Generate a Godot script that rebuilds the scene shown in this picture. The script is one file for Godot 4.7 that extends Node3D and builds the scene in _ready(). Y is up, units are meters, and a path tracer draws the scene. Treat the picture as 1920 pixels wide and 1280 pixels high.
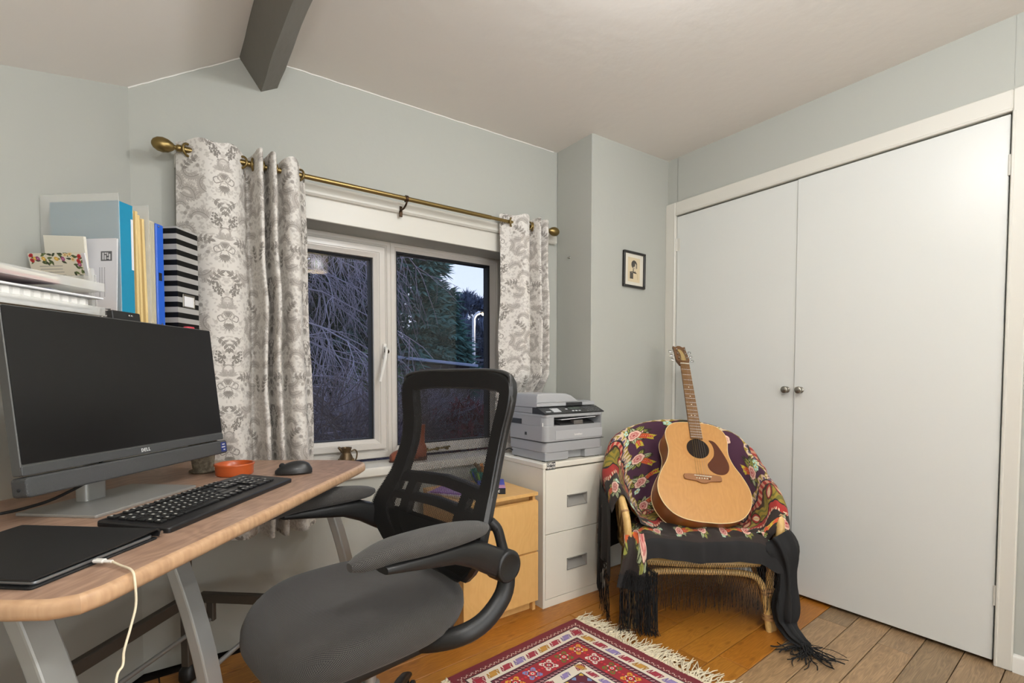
extends Node3D
# ---------------------------------------------------------------- mesh builder
class MB:
	var v := PackedVector3Array()
	var n := PackedVector3Array()
	var t := PackedVector2Array()
	var i := PackedInt32Array()

	func tri(a: Vector3, b: Vector3, c: Vector3, ua := Vector2.ZERO, ub := Vector2.ZERO, uc := Vector2.ZERO) -> void:
		var m := (b - a).cross(c - a).normalized()
		var k := v.size()
		v.append(a); v.append(b); v.append(c)
		n.append(m); n.append(m); n.append(m)
		t.append(ua); t.append(ub); t.append(uc)
		i.append(k); i.append(k + 2); i.append(k + 1)

	func quad(a: Vector3, b: Vector3, c: Vector3, d: Vector3, u0 := Vector2(0, 1), u1 := Vector2(1, 1), u2 := Vector2(1, 0), u3 := Vector2(0, 0)) -> void:
		tri(a, b, c, u0, u1, u2)
		tri(a, c, d, u0, u2, u3)

	# rows of points; outward normal = d(row) x d(column), unless flipped
	func grid(rows: Array, close_rows := false, close_cols := false, flip := false, uvs: Array = []) -> void:
		var base := v.size()
		var nr := rows.size()
		var nc: int = rows[0].size()
		for r in nr:
			var row: PackedVector3Array = rows[r]
			for c in nc:
				v.append(row[c])
				n.append(Vector3.ZERO)
				t.append(uvs[r][c] if uvs.size() else Vector2(float(c) / maxf(nc - 1, 1), float(r) / maxf(nr - 1, 1)))
		var er := nr if close_rows else nr - 1
		var ec := nc if close_cols else nc - 1
		for r in er:
			for c in ec:
				var a := base + r * nc + c
				var b := base + ((r + 1) % nr) * nc + c
				var d := base + r * nc + (c + 1) % nc
				var e := base + ((r + 1) % nr) * nc + (c + 1) % nc
				var m := (v[e] - v[a]).cross(v[d] - v[b])
				if flip:
					m = -m
				n[a] += m; n[b] += m; n[d] += m; n[e] += m
				if flip:
					i.append_array(PackedInt32Array([a, b, e, a, e, d]))
				else:
					i.append_array(PackedInt32Array([a, e, b, a, d, e]))
		for k in range(base, v.size()):
			n[k] = n[k].normalized() if n[k].length_squared() > 1e-20 else Vector3.UP

	func fan(ring: PackedVector3Array, flip := false) -> void:
		var c := Vector3.ZERO
		for p in ring:
			c += p
		c /= ring.size()
		for k in ring.size():
			var a := ring[k]
			var b := ring[(k + 1) % ring.size()]
			if flip:
				tri(c, b, a)
			else:
				tri(c, a, b)

	func box(xf: Transform3D, size: Vector3, bev := 0.0) -> void:
		var h := size / 2.0
		bev = minf(bev, minf(h.x, minf(h.y, h.z)) * 0.9)
		var P := {}
		for sx in [-1, 1]:
			for sy in [-1, 1]:
				for sz in [-1, 1]:
					var s := Vector3(sx, sy, sz)
					for ax in 3:
						var p := Vector3(h.x - bev, h.y - bev, h.z - bev)
						p[ax] = h[ax]
						P[[sx, sy, sz, ax]] = xf * (p * s)
		var f := xf.basis.determinant() < 0
		for ax in 3:
			var b1 := (ax + 1) % 3
			var b2 := (ax + 2) % 3
			for s in [-1, 1]:
				var q := []
				for w in [[-1, -1], [1, -1], [1, 1], [-1, 1]]:
					var k := [0, 0, 0, ax]
					k[ax] = s; k[b1] = w[0]; k[b2] = w[1]
					q.append(P[k])
				if (s < 0) != f:
					q.reverse()
				quad(q[0], q[1], q[2], q[3])
				if bev > 0.0:
					# edges: between face ax(s) and face b1(s2), along b2
					for s2 in [-1, 1]:
						var e := []
						for w in [[ax, -1], [b1, -1], [b1, 1], [ax, 1]]:
							var k := [0, 0, 0, w[0]]
							k[ax] = s; k[b1] = s2; k[b2] = w[1]
							e.append(P[k])
						if (s * s2 < 0) != f:
							e.reverse()
						quad(e[0], e[1], e[2], e[3])
		if bev > 0.0:
			for sx in [-1, 1]:
				for sy in [-1, 1]:
					for sz in [-1, 1]:
						var a: Vector3 = P[[sx, sy, sz, 0]]
						var b: Vector3 = P[[sx, sy, sz, 1]]
						var c: Vector3 = P[[sx, sy, sz, 2]]
						if (sx * sy * sz < 0) != f:
							tri(a, c, b)
						else:
							tri(a, b, c)

	# tube round a path; radius is a number or a list
	func tube(path: PackedVector3Array, radius, sides := 8, caps := true, closed := false, squash := 1.0, up := Vector3.UP) -> void:
		var rows := []
		var np := path.size()
		var prev := up
		for k in np:
			var a := path[(k - 1 + np) % np] if closed else path[maxi(k - 1, 0)]
			var b := path[(k + 1) % np] if closed else path[mini(k + 1, np - 1)]
			var d := (b - a).normalized()
			var x := prev - d * prev.dot(d)
			if x.length() < 0.05:
				x = Vector3.RIGHT - d * d.x if absf(d.x) < 0.9 else Vector3.FORWARD - d * (-d.z)
			x = x.normalized()
			prev = x
			var y := d.cross(x)
			var r: float = radius[k] if (radius is Array or radius is PackedFloat32Array) else radius
			var row := PackedVector3Array()
			for s in sides:
				var w := TAU * s / sides
				row.append(path[k] + x * cos(w) * r * squash + y * sin(w) * r)
			rows.append(row)
		grid(rows, closed, true, true)
		if caps and not closed:
			fan(rows[0], true)
			fan(rows[np - 1], false)

	# a closed profile (x along 'side', y along 'up') swept along a path with a fixed up
	func sweep(path: PackedVector3Array, prof: PackedVector2Array, up := Vector3.UP, smooth := false) -> void:
		var rows := []
		var np := path.size()
		for k in np:
			var d := (path[mini(k + 1, np - 1)] - path[maxi(k - 1, 0)]).normalized()
			var x := d.cross(up).normalized()
			var y := x.cross(d)
			var row := PackedVector3Array()
			for q in prof:
				row.append(path[k] + x * q.x + y * q.y)
			rows.append(row)
		if smooth:
			grid(rows, false, true, false)
		else:
			var m := prof.size()
			for j in m:
				var strip := []
				for k in np:
					strip.append(PackedVector3Array([rows[k][j], rows[k][(j + 1) % m]]))
				grid(strip, false, false, false)
		fan(rows[0], false)
		fan(rows[np - 1], true)

	# profile of (radius, height) turned round y
	func lathe(prof: PackedVector2Array, seg := 24, xf := Transform3D(), sharp := false) -> void:
		var rows := []
		for q in prof:
			var row := PackedVector3Array()
			for s in seg:
				var w := TAU * s / seg
				row.append(xf * Vector3(cos(w) * q.x, q.y, sin(w) * q.x))
			rows.append(row)
		if sharp:
			for k in rows.size() - 1:
				grid([rows[k], rows[k + 1]], false, true, false)
		else:
			grid(rows, false, true, false)

	# polygon (counter-clockwise in local xy) with thickness z0..z1 and rounded rims
	func plate(poly: PackedVector2Array, z0: float, z1: float, r := 0.0, seg := 3, xf := Transform3D(), uvscale := 1.0, what := 0) -> void:
		var m := poly.size()
		var inset := []
		for k in m:
			var a := (poly[k] - poly[(k - 1 + m) % m]).normalized()
			var b := (poly[(k + 1) % m] - poly[k]).normalized()
			var na := Vector2(-a.y, a.x)
			var nb := Vector2(-b.y, b.x)
			var h := (na + nb)
			h = h / maxf(h.length_squared() / 2.0, 0.3)
			inset.append(h)
		var prof := []
		if r <= 0.0:
			prof = [[0.0, z0], [0.0, z1]]
		else:
			for k in seg + 1:
				var w := PI / 2 * k / seg
				prof.append([r * (1 - sin(w)), z0 + r * (1 - cos(w))])
			for k in seg + 1:
				var w := PI / 2 * k / seg
				prof.append([r * (1 - cos(w)), z1 - r * (1 - sin(w))])
		var starts := []
		for k in m:
			var a := (poly[k] - poly[(k - 1 + m) % m]).normalized()
			var b := (poly[(k + 1) % m] - poly[k]).normalized()
			if a.dot(b) < 0.8:
				starts.append(k)
		var runs := []
		if starts.is_empty():
			var all := range(m)
			all.append(0)
			runs.append(all)
		else:
			for q in starts.size():
				var run := []
				var k: int = starts[q]
				var e: int = starts[(q + 1) % starts.size()]
				run.append(k)
				k = (k + 1) % m
				while k != e:
					run.append(k)
					k = (k + 1) % m
				run.append(e)
				runs.append(run)
		if what == 2:
			runs = []
		for run in runs:
			var rows := []
			for k in run:
				var row := PackedVector3Array()
				for q in prof:
					var p: Vector2 = poly[k] + inset[k] * q[0]
					row.append(xf * Vector3(p.x, p.y, q[1]))
				rows.append(row)
			grid(rows, false, false, false)
		for top in ([false, true] if what != 1 else []):
			var q = prof[prof.size() - 1] if top else prof[0]
			var cap := PackedVector2Array()
			for k in m:
				cap.append(poly[k] + inset[k] * q[0])
			var ids := Geometry2D.triangulate_polygon(cap)
			for k in range(0, ids.size(), 3):
				var A := cap[ids[k]]
				var B := cap[ids[k + 1]]
				var C := cap[ids[k + 2]]
				if (B - A).cross(C - A) < 0:
					var w := B
					B = C
					C = w
				if not top:
					var w := B
					B = C
					C = w
				tri(xf * Vector3(A.x, A.y, q[1]), xf * Vector3(B.x, B.y, q[1]), xf * Vector3(C.x, C.y, q[1]), A * uvscale, B * uvscale, C * uvscale)

	# rings of equal size joined, ends closed
	func loft(rings: Array, caps := true, flip := false) -> void:
		grid(rings, false, true, flip)
		if caps:
			fan(rings[0], flip)
			fan(rings[rings.size() - 1], not flip)

	func mesh() -> ArrayMesh:
		var a := []
		a.resize(Mesh.ARRAY_MAX)
		a[Mesh.ARRAY_VERTEX] = v
		a[Mesh.ARRAY_NORMAL] = n
		a[Mesh.ARRAY_TEX_UV] = t
		a[Mesh.ARRAY_INDEX] = i
		var m := ArrayMesh.new()
		m.add_surface_from_arrays(Mesh.PRIMITIVE_TRIANGLES, a)
		return m

# ---------------------------------------------------------------- scene helpers
var M := {}
var used := {}
var rng := RandomNumberGenerator.new()
const K := Vector3(-0.07, 0, -2.246)
var U := Vector3(sin(deg_to_rad(40.3)), 0, -cos(deg_to_rad(40.3)))
var N := Vector3(cos(deg_to_rad(40.3)), 0, sin(deg_to_rad(40.3)))

func kp(s: float, y: float, d: float) -> Vector3:
	return K + U * s + N * d + Vector3(0, y, 0)

func KB() -> Basis:
	return Basis(U, Vector3.UP, N)

func T(x: float, y: float, z: float) -> Transform3D:
	return Transform3D(Basis(), Vector3(x, y, z))

func V2(a: Array) -> PackedVector2Array:
	var o := PackedVector2Array()
	for k in range(0, a.size(), 2):
		o.append(Vector2(a[k], a[k + 1]))
	return o

func V3(a: Array) -> PackedVector3Array:
	var o := PackedVector3Array()
	for k in range(0, a.size(), 3):
		o.append(Vector3(a[k], a[k + 1], a[k + 2]))
	return o

func smooth3(p: PackedVector3Array, per := 6) -> PackedVector3Array:
	var o := PackedVector3Array()
	var m := p.size()
	for k in m - 1:
		for j in per:
			o.append(p[k].cubic_interpolate(p[k + 1], p[maxi(k - 1, 0)], p[mini(k + 2, m - 1)], float(j) / per))
	o.append(p[m - 1])
	return o

func smooth2(p: PackedVector2Array, per := 6, closed := false) -> PackedVector2Array:
	var o := PackedVector2Array()
	var m := p.size()
	for k in (m if closed else m - 1):
		for j in per:
			if closed:
				o.append(p[k].cubic_interpolate(p[(k + 1) % m], p[(k - 1 + m) % m], p[(k + 2) % m], float(j) / per))
			else:
				o.append(p[k].cubic_interpolate(p[k + 1], p[maxi(k - 1, 0)], p[mini(k + 2, m - 1)], float(j) / per))
	if not closed:
		o.append(p[m - 1])
	return o

func rrect(w: float, h: float, r: float, seg := 4, c := Vector2.ZERO) -> PackedVector2Array:
	var o := PackedVector2Array()
	for q in 4:
		var cc := Vector2((w / 2 - r) * (1 if q in [0, 3] else -1), (h / 2 - r) * (1 if q < 2 else -1)) + c
		for k in seg + 1:
			var a := PI / 2 * (q + float(k) / seg)
			o.append(cc + Vector2(cos(a), sin(a)) * r)
	return o

func ring_at(c: Vector3, x: Vector3, y: Vector3, seg: int, pw := 2.0) -> PackedVector3Array:
	var o := PackedVector3Array()
	for k in seg:
		var a := TAU * k / seg
		var ca := cos(a)
		var sa := sin(a)
		o.append(c + x * signf(ca) * pow(absf(ca), 2.0 / pw) + y * signf(sa) * pow(absf(sa), 2.0 / pw))
	return o

func numbered(called: String) -> String:
	if not used.has(called):
		used[called] = 0
		return called
	used[called] += 1
	return "%s_%03d" % [called, used[called]]

func thing(called: String, label: String, category: String, at := Vector3.ZERO, basis := Basis(), group := "") -> Node3D:
	var o := Node3D.new()
	o.name = numbered(called)
	add_child(o)
	o.transform = Transform3D(basis, at)
	tag(o, label, category, group)
	return o

func tag(o: Node3D, label: String, category: String, group := "") -> Node3D:
	o.set_meta("label", label)
	o.set_meta("category", category)
	if group:
		o.set_meta("group", group)
	return o

func part(called: String, m, material: Material, parent: Node = null, xf := Transform3D()) -> MeshInstance3D:
	var o := MeshInstance3D.new()
	o.mesh = m.mesh() if m is MB else m
	o.material_override = material
	if parent == null:
		o.name = numbered(called)
		add_child(o)
	else:
		var k := 0
		var nm := called
		while parent.has_node(NodePath(nm)):
			k += 1
			nm = "%s_%03d" % [called, k]
		o.name = nm
		parent.add_child(o, true)
	o.transform = xf
	o.cast_shadow = GeometryInstance3D.SHADOW_CASTING_SETTING_ON
	return o

func struct(called: String, m, material: Material, label := "") -> MeshInstance3D:
	var o := part(called, m, material)
	o.set_meta("kind", "structure")
	if label:
		o.set_meta("label", label)
	return o

func bx(size: Vector3, at := Vector3.ZERO, bev := 0.0, basis := Basis()) -> MB:
	var m := MB.new()
	m.box(Transform3D(basis, at), size, bev)
	return m

func mat(c: Color, rough := 0.6, metal := 0.0) -> StandardMaterial3D:
	var m := StandardMaterial3D.new()
	m.albedo_color = c
	m.roughness = rough
	m.metallic = metal
	return m

func c8(r: float, g: float, b: float) -> Color:
	return Color(r / 255.0, g / 255.0, b / 255.0)

func noise(freq: float, seed_ := 1, oct := 4, kind := FastNoiseLite.TYPE_SIMPLEX_SMOOTH) -> FastNoiseLite:
	var f := FastNoiseLite.new()
	f.noise_type = kind
	f.seed = seed_
	f.frequency = freq
	f.fractal_octaves = oct
	return f

func noise_tex(freq: float, side := 256, seed_ := 1, oct := 4) -> NoiseTexture2D:
	var x := NoiseTexture2D.new()
	x.width = side
	x.height = side
	x.seamless = true
	x.noise = noise(freq, seed_, oct)
	return x

func tri_map(m: StandardMaterial3D, scale: Vector3, world := false) -> StandardMaterial3D:
	m.uv1_triplanar = true
	m.uv1_world_triplanar = world
	m.uv1_scale = scale
	m.uv1_triplanar_sharpness = 8.0
	return m

func bump(m: StandardMaterial3D, t: Texture2D, cm: float) -> StandardMaterial3D:
	m.heightmap_enabled = true
	m.heightmap_texture = t
	m.heightmap_scale = cm
	return m

func tex(im: Image) -> ImageTexture:
	return ImageTexture.create_from_image(im)

# paints an ellipse turned by an angle, soft 0..1
func dab(im: Image, c: Vector2, rx: float, ry: float, ang: float, col: Color, wrap := false) -> void:
	var r := int(ceil(maxf(rx, ry))) + 1
	var ca := cos(ang)
	var sa := sin(ang)
	var w := im.get_width()
	var h := im.get_height()
	for y in range(int(c.y) - r, int(c.y) + r + 1):
		for x in range(int(c.x) - r, int(c.x) + r + 1):
			var d := Vector2(x + 0.5, y + 0.5) - c
			var a := (d.x * ca + d.y * sa) / rx
			var b := (-d.x * sa + d.y * ca) / ry
			if a * a + b * b <= 1.0:
				if wrap:
					im.set_pixel(posmod(x, w), posmod(y, h), col)
				elif x >= 0 and y >= 0 and x < w and y < h:
					im.set_pixel(x, y, col)

# a pointed leaf from c along the angle
func leaf(im: Image, c: Vector2, ang: float, length: float, width: float, col: Color, vein := Color(0, 0, 0, 0), wrap := false) -> void:
	var d := Vector2(cos(ang), sin(ang))
	var p := Vector2(-d.y, d.x)
	var w := im.get_width()
	var h := im.get_height()
	var steps := int(length * 1.5) + 2
	for k in steps:
		var f := float(k) / (steps - 1)
		var half := width * sin(PI * pow(f, 0.75))
		var m := int(half * 1.5) + 1
		for j in range(-m, m + 1):
			var q := c + d * length * f + p * half * j / m
			var cc := vein if (vein.a > 0 and absf(half * j / m) < 0.7) else col
			if wrap:
				im.set_pixel(posmod(int(q.x), w), posmod(int(q.y), h), cc)
			elif q.x >= 0 and q.y >= 0 and q.x < w and q.y < h:
				im.set_pixel(int(q.x), int(q.y), cc)

func stroke(im: Image, pts: PackedVector2Array, r: float, col: Color, wrap := false) -> void:
	for k in pts.size() - 1:
		var L := pts[k].distance_to(pts[k + 1])
		var s := int(L / maxf(r * 0.6, 0.5)) + 1
		for j in s:
			dab(im, pts[k].lerp(pts[k + 1], float(j) / s), r, r, 0, col, wrap)

func _ready() -> void:
	rng.seed = 7
	# ---- camera
	var cam := Camera3D.new()
	cam.name = "camera"
	add_child(cam)
	cam.position = Vector3(0, 1.1, 0)
	cam.rotation_degrees = Vector3(-2.03, -35.5, 0)
	cam.near = 0.05
	cam.far = 200.0
	cam.projection = Camera3D.PROJECTION_FRUSTUM
	cam.size = 2.0 * 0.05 * 640.0 / 926.0
	cam.frustum_offset = Vector2(0, 0.05 * 98.0 / 926.0)
	cam.current = true
	# ---- sky and exposure
	var we := WorldEnvironment.new()
	we.name = "surroundings"
	var e := Environment.new()
	var sky := Sky.new()
	var sm := ProceduralSkyMaterial.new()
	sm.sky_top_color = c8(180, 200, 246)
	sm.sky_horizon_color = c8(222, 233, 255)
	sm.sky_curve = 0.3
	sm.ground_bottom_color = c8(60, 62, 74)
	sm.ground_horizon_color = c8(120, 128, 150)
	sm.sky_energy_multiplier = 0.98
	sky.sky_material = sm
	e.background_mode = Environment.BG_SKY
	e.sky = sky
	e.tonemap_mode = Environment.TONE_MAPPER_LINEAR
	e.tonemap_exposure = 1.33
	e.sdfgi_enabled = true
	e.ssao_enabled = true
	e.ssil_enabled = true
	we.environment = e
	add_child(we)
	materials()
	lamps()
	room()
	window()
	outside()
	desk()
	monitor()
	desk_things()
	shelf()
	curtains()
	office_chair()
	cabinets()
	printer()
	wicker_chair()
	shawl()
	guitar()
	rug()
	pictures()

# a ceiling lamp: glowing drum shade with a light of its own inside
func lamp(at: Vector3, energy: float, label: String, drop: float) -> void:
	var o := thing("pendant_lamp", label, "lamp", at)
	var m := MB.new()
	m.lathe(V2([0.098, -0.085, 0.1, -0.085, 0.1, 0.085, 0.098, 0.085, 0.098, -0.085]), 32, Transform3D(), true)
	part("lamp_shade", m, M.shade, o)
	m = MB.new()
	m.lathe(V2([0.0, -0.04, 0.024, -0.034, 0.033, -0.01, 0.024, 0.016, 0.014, 0.03, 0.014, 0.05, 0.0, 0.05]), 16)
	part("bulb", m, M.bulb, o)
	m = MB.new()
	m.lathe(V2([0.0, 0.05, 0.019, 0.05, 0.019, 0.09, 0.0, 0.09]), 16, Transform3D(), true)
	for k in 3:
		m.tube(PackedVector3Array([Vector3(0, 0.085, 0), Vector3(cos(TAU * k / 3) * 0.099, 0.085, sin(TAU * k / 3) * 0.099)]), 0.0025, 6)
	part("lamp_holder", m, M.white_gloss, o)
	m = MB.new()
	m.tube(PackedVector3Array([Vector3(0, 0.085, 0), Vector3(0, drop - 0.02, 0)]), 0.003, 6)
	part("flex", m, M.white_gloss, o)
	m = MB.new()
	m.lathe(V2([0.0, drop - 0.025, 0.03, drop - 0.022, 0.045, drop, 0.0, drop]), 24)
	part("ceiling_rose", m, M.white_gloss, o)
	var l := OmniLight3D.new()
	l.name = "lamp_light"
	o.add_child(l)
	l.position = Vector3(0, -0.005, 0)
	l.light_color = Color(0.955, 0.97, 0.99)
	l.light_energy = energy
	l.light_size = 0.05
	l.omni_range = 12.0
	l.omni_attenuation = 2.0
	l.shadow_enabled = true

func lamps() -> void:
	lamp(Vector3(1.08, 2.3, -0.72), 0.45, "cream drum lamp close under the ceiling above the rug", 0.095)
	lamp(Vector3(0.15, 1.9, 0.2), 0.55, "cream drum pendant lamp hanging by the sloping ceiling", 0.36)
	lamp(Vector3(1.27, 2.2, 0.2), 0.5, "cream drum pendant lamp in the middle of the room", 0.19)
	# lit landing behind a frosted screen in the back wall
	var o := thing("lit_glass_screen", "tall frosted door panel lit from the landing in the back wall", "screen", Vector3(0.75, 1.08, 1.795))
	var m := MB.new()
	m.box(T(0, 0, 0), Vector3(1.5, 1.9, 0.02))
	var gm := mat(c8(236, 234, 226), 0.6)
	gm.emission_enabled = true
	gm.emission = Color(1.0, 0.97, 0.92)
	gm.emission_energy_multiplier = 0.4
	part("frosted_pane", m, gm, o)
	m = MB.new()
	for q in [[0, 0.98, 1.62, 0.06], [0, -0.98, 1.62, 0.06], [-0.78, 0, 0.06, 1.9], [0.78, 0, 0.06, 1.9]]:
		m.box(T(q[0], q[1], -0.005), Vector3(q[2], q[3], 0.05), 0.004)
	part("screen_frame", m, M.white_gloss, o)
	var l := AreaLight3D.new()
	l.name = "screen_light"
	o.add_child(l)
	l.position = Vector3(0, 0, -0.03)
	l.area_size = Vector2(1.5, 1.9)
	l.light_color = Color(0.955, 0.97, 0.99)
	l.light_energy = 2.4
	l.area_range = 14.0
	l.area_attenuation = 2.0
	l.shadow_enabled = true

func materials() -> void:
	var grit := noise_tex(0.02, 256, 3, 4)
	var fine := noise_tex(0.09, 256, 5, 3)
	M.wall = bump(tri_map(mat(c8(176, 177, 169), 0.85), Vector3(3, 3, 3), true), grit, 0.05)
	M.ceiling = bump(tri_map(mat(c8(230, 225, 218), 0.9), Vector3(2, 2, 2), true), grit, 0.08)
	M.white_gloss = mat(c8(228, 226, 219), 0.35)
	M.door_paint = bump(tri_map(mat(c8(214, 215, 210), 0.34), Vector3(2.5, 2.5, 2.5), true), grit, 0.02)
	M.trim_paint = mat(c8(212, 209, 199), 0.4)
	M.upvc = mat(c8(206, 201, 193), 0.3)
	M.beam = bump(tri_map(mat(c8(124, 121, 114), 0.7), Vector3(4, 4, 1.5), true), grit, 0.2)
	M.gasket = mat(c8(24, 25, 30), 0.7)
	M.shadow_gap = mat(c8(38, 30, 22), 0.9)
	var glass := mat(Color(0.5, 0.55, 0.6, 0.012), 0.02)
	glass.transparency = BaseMaterial3D.TRANSPARENCY_ALPHA
	M.glass = glass
	M.shade = mat(c8(240, 228, 200), 0.8)
	M.shade.emission_enabled = true
	M.shade.emission = Color(1.0, 0.9, 0.72)
	M.shade.emission_energy_multiplier = 1.2
	M.bulb = mat(Color.WHITE, 0.5)
	M.bulb.emission_enabled = true
	M.bulb.emission = Color(1.0, 0.95, 0.86)
	M.bulb.emission_energy_multiplier = 6.0
	M.brass = mat(c8(138, 118, 74), 0.34, 0.9)
	M.brass_dark = mat(c8(70, 52, 36), 0.4, 0.8)
	M.steel = mat(c8(150, 146, 136), 0.32, 0.9)
	M.chrome = mat(c8(200, 200, 198), 0.2, 1.0)
	M.silver = bump(tri_map(mat(c8(176, 177, 174), 0.42, 0.55), Vector3(20, 20, 20)), fine, 0.003)
	M.black_plastic = bump(tri_map(mat(c8(27, 27, 27), 0.42), Vector3(14, 14, 14)), fine, 0.01)
	M.black_matt = mat(c8(20, 20, 20), 0.7)
	M.dark_metal = mat(c8(98, 92, 84), 0.5, 0.5)
	# floor boards, several tones of the same stained pine
	var grain := wood_image(256, 1024, c8(190, 130, 50), c8(146, 90, 24), 11, 0.9, true)
	var grain2 := wood_image(256, 1024, c8(186, 158, 122), c8(142, 118, 88), 23, 1.3, true)
	var ft := tex(grain)
	var ft2 := tex(grain2)
	for k in 6:
		var w := mat([c8(255, 255, 255), c8(236, 232, 226), c8(247, 238, 222), c8(236, 230, 224), c8(255, 246, 236), c8(222, 218, 212)][k], 0.42)
		w.albedo_texture = ft if k < 3 else ft2
		w.uv1_offset = Vector3(k * 0.37, k * 0.21, 0)
		w.clearcoat_enabled = true
		w.clearcoat = 0.25
		w.clearcoat_roughness = 0.35
		M["board%d" % k] = w
	var wal := mat(Color.WHITE, 0.36)
	wal.albedo_texture = tex(wood_image(512, 512, c8(186, 154, 132), c8(132, 104, 84), 31, 0.7, false))
	wal.uv1_scale = Vector3(1, 1, 1)
	M.walnut = wal
	var we := mat(Color.WHITE, 0.36)
	we.albedo_texture = tex(wood_image(256, 256, c8(204, 168, 132), c8(168, 132, 100), 37, 0.7, false))
	M.walnut_edge = tri_map(we, Vector3(2, 2, 2))
	var bir := mat(Color.WHITE, 0.4)
	bir.albedo_texture = tex(wood_image(512, 512, c8(222, 178, 112), c8(206, 156, 90), 41, 0.45, false))
	M.birch = tri_map(bir, Vector3(1.6, 1.6, 1.6), true)
	M.filing = mat(c8(228, 223, 208), 0.42)
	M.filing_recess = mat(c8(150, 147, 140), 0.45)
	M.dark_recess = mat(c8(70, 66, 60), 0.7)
	M.printer = bump(tri_map(mat(c8(158, 159, 160), 0.5), Vector3(20, 20, 20)), fine, 0.006)
	M.printer_light = bump(tri_map(mat(c8(172, 173, 174), 0.5), Vector3(20, 20, 20)), fine, 0.006)
	M.printer_dark = mat(c8(42, 43, 44), 0.4)
	M.paper = mat(c8(236, 236, 238), 0.8)
	var rt := mat(Color.WHITE, 0.4)
	rt.albedo_texture = tex(wood_image(128, 256, c8(222, 186, 120), c8(190, 148, 84), 47, 0.6, false))
	rt.clearcoat_enabled = true
	rt.clearcoat = 0.3
	M.rattan = tri_map(rt, Vector3(5, 5, 5))
	M.rattan_dark = mat(c8(168, 128, 84), 0.5)
	var sp := mat(Color.WHITE, 0.3)
	sp.albedo_texture = tex(wood_image(512, 512, c8(196, 144, 82), c8(176, 124, 66), 53, 0.5, false))
	sp.clearcoat_enabled = true
	sp.clearcoat = 0.5
	sp.clearcoat_roughness = 0.2
	M.spruce = sp
	var mh := mat(c8(150, 92, 44), 0.32)
	mh.clearcoat_enabled = true
	mh.clearcoat = 0.4
	M.mahogany = mh
	M.neck_wood = mat(c8(112, 76, 44), 0.4)
	M.fret_wood = mat(c8(126, 92, 58), 0.5)
	M.bridge_wood = mat(c8(146, 98, 58), 0.5)
	M.pickguard = mat(c8(84, 44, 28), 0.14)
	M.bone = mat(c8(236, 228, 208), 0.4)
	M.cream = mat(c8(228, 208, 160), 0.45)
	# cloth of the office chair
	var wv := Image.create_empty(64, 64, false, Image.FORMAT_RGBA8)
	for y in 64:
		for x in 64:
			var q := 0.5 + 0.5 * sin(TAU * x / 16.0) * sin(TAU * y / 16.0)
			wv.set_pixel(x, y, Color(q, q, q))
	M.weave = tex(wv)
	var ct := Image.create_empty(64, 64, false, Image.FORMAT_RGBA8)
	for y in 64:
		for x in 64:
			var q := 0.5 + 0.5 * sin(TAU * x / 16.0) * sin(TAU * y / 16.0)
			ct.set_pixel(x, y, c8(34, 33, 32).lerp(c8(120, 116, 110), q * q))
	var cl := mat(Color.WHITE, 0.85)
	cl.albedo_texture = tex(ct)
	cl.rim_enabled = true
	cl.rim = 0.3
	M.chair_cloth = bump(tri_map(cl, Vector3(60, 60, 60)), M.weave, 0.06)
	var net := Image.create_empty(64, 64, false, Image.FORMAT_RGBA8)
	for y in 64:
		for x in 64:
			var hole := false
			for c in [Vector2(16, 16), Vector2(48, 48), Vector2(16, 80), Vector2(80, 16), Vector2(-16, 48), Vector2(48, -16)]:
				if Vector2(x + 0.5, y + 0.5).distance_to(c) < 15.5:
					hole = true
			net.set_pixel(x, y, Color(0.11, 0.105, 0.1, 0.0 if hole else 1.0))
	var nm := mat(Color.WHITE, 0.7)
	nm.albedo_texture = tex(net)
	nm.transparency = BaseMaterial3D.TRANSPARENCY_ALPHA_SCISSOR
	nm.alpha_scissor_threshold = 0.5
	nm.cull_mode = BaseMaterial3D.CULL_DISABLED
	M.net = nm
	M.black_cloth = bump(tri_map(mat(c8(27, 27, 28), 0.9), Vector3(30, 30, 30)), fine, 0.03)
	M.fringe = mat(c8(16, 15, 15), 0.9)
	M.tassel = mat(c8(226, 214, 186), 0.9)

# long grain running down the image, with a few knots
func wood_image(w: int, h: int, light: Color, dark: Color, seed_: int, strength: float, knots: bool) -> Image:
	var im := Image.create_empty(w, h, false, Image.FORMAT_RGB8)
	var a := noise(0.012, seed_, 3)
	var b := noise(0.05, seed_ + 1, 4)
	var kn := []
	var r := RandomNumberGenerator.new()
	r.seed = seed_
	if knots:
		for k in 5:
			kn.append(Vector3(r.randf() * w, r.randf() * h, r.randf_range(5, 10)))
	for y in h:
		for x in w:
			var px := float(x) * 256.0 / w
			var py := float(y) * 256.0 / w
			# periodic down the length
			var ang := TAU * y / h
			var wob := a.get_noise_3d(px * 0.9, cos(ang) * 22.0, sin(ang) * 22.0)
			var g := 0.5 + 0.5 * sin(px * 0.16 + wob * 26.0)
			var f := b.get_noise_3d(px * 4.0, cos(ang) * 16.0, sin(ang) * 16.0) * 0.9 + 0.5
			var q := clampf((g * 0.42 + f * 0.58) * strength, 0, 1)
			for z in kn:
				var d: float = Vector2(x - z.x, (y - z.y) * 0.6).length() / z.z
				if d < 3.0:
					q = lerpf(q, 1.25 if d < 1.0 else 0.9, clampf(3.0 - d, 0, 1) * 0.8)
			im.set_pixel(x, y, light.lerp(dark, q))
	return im

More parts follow.
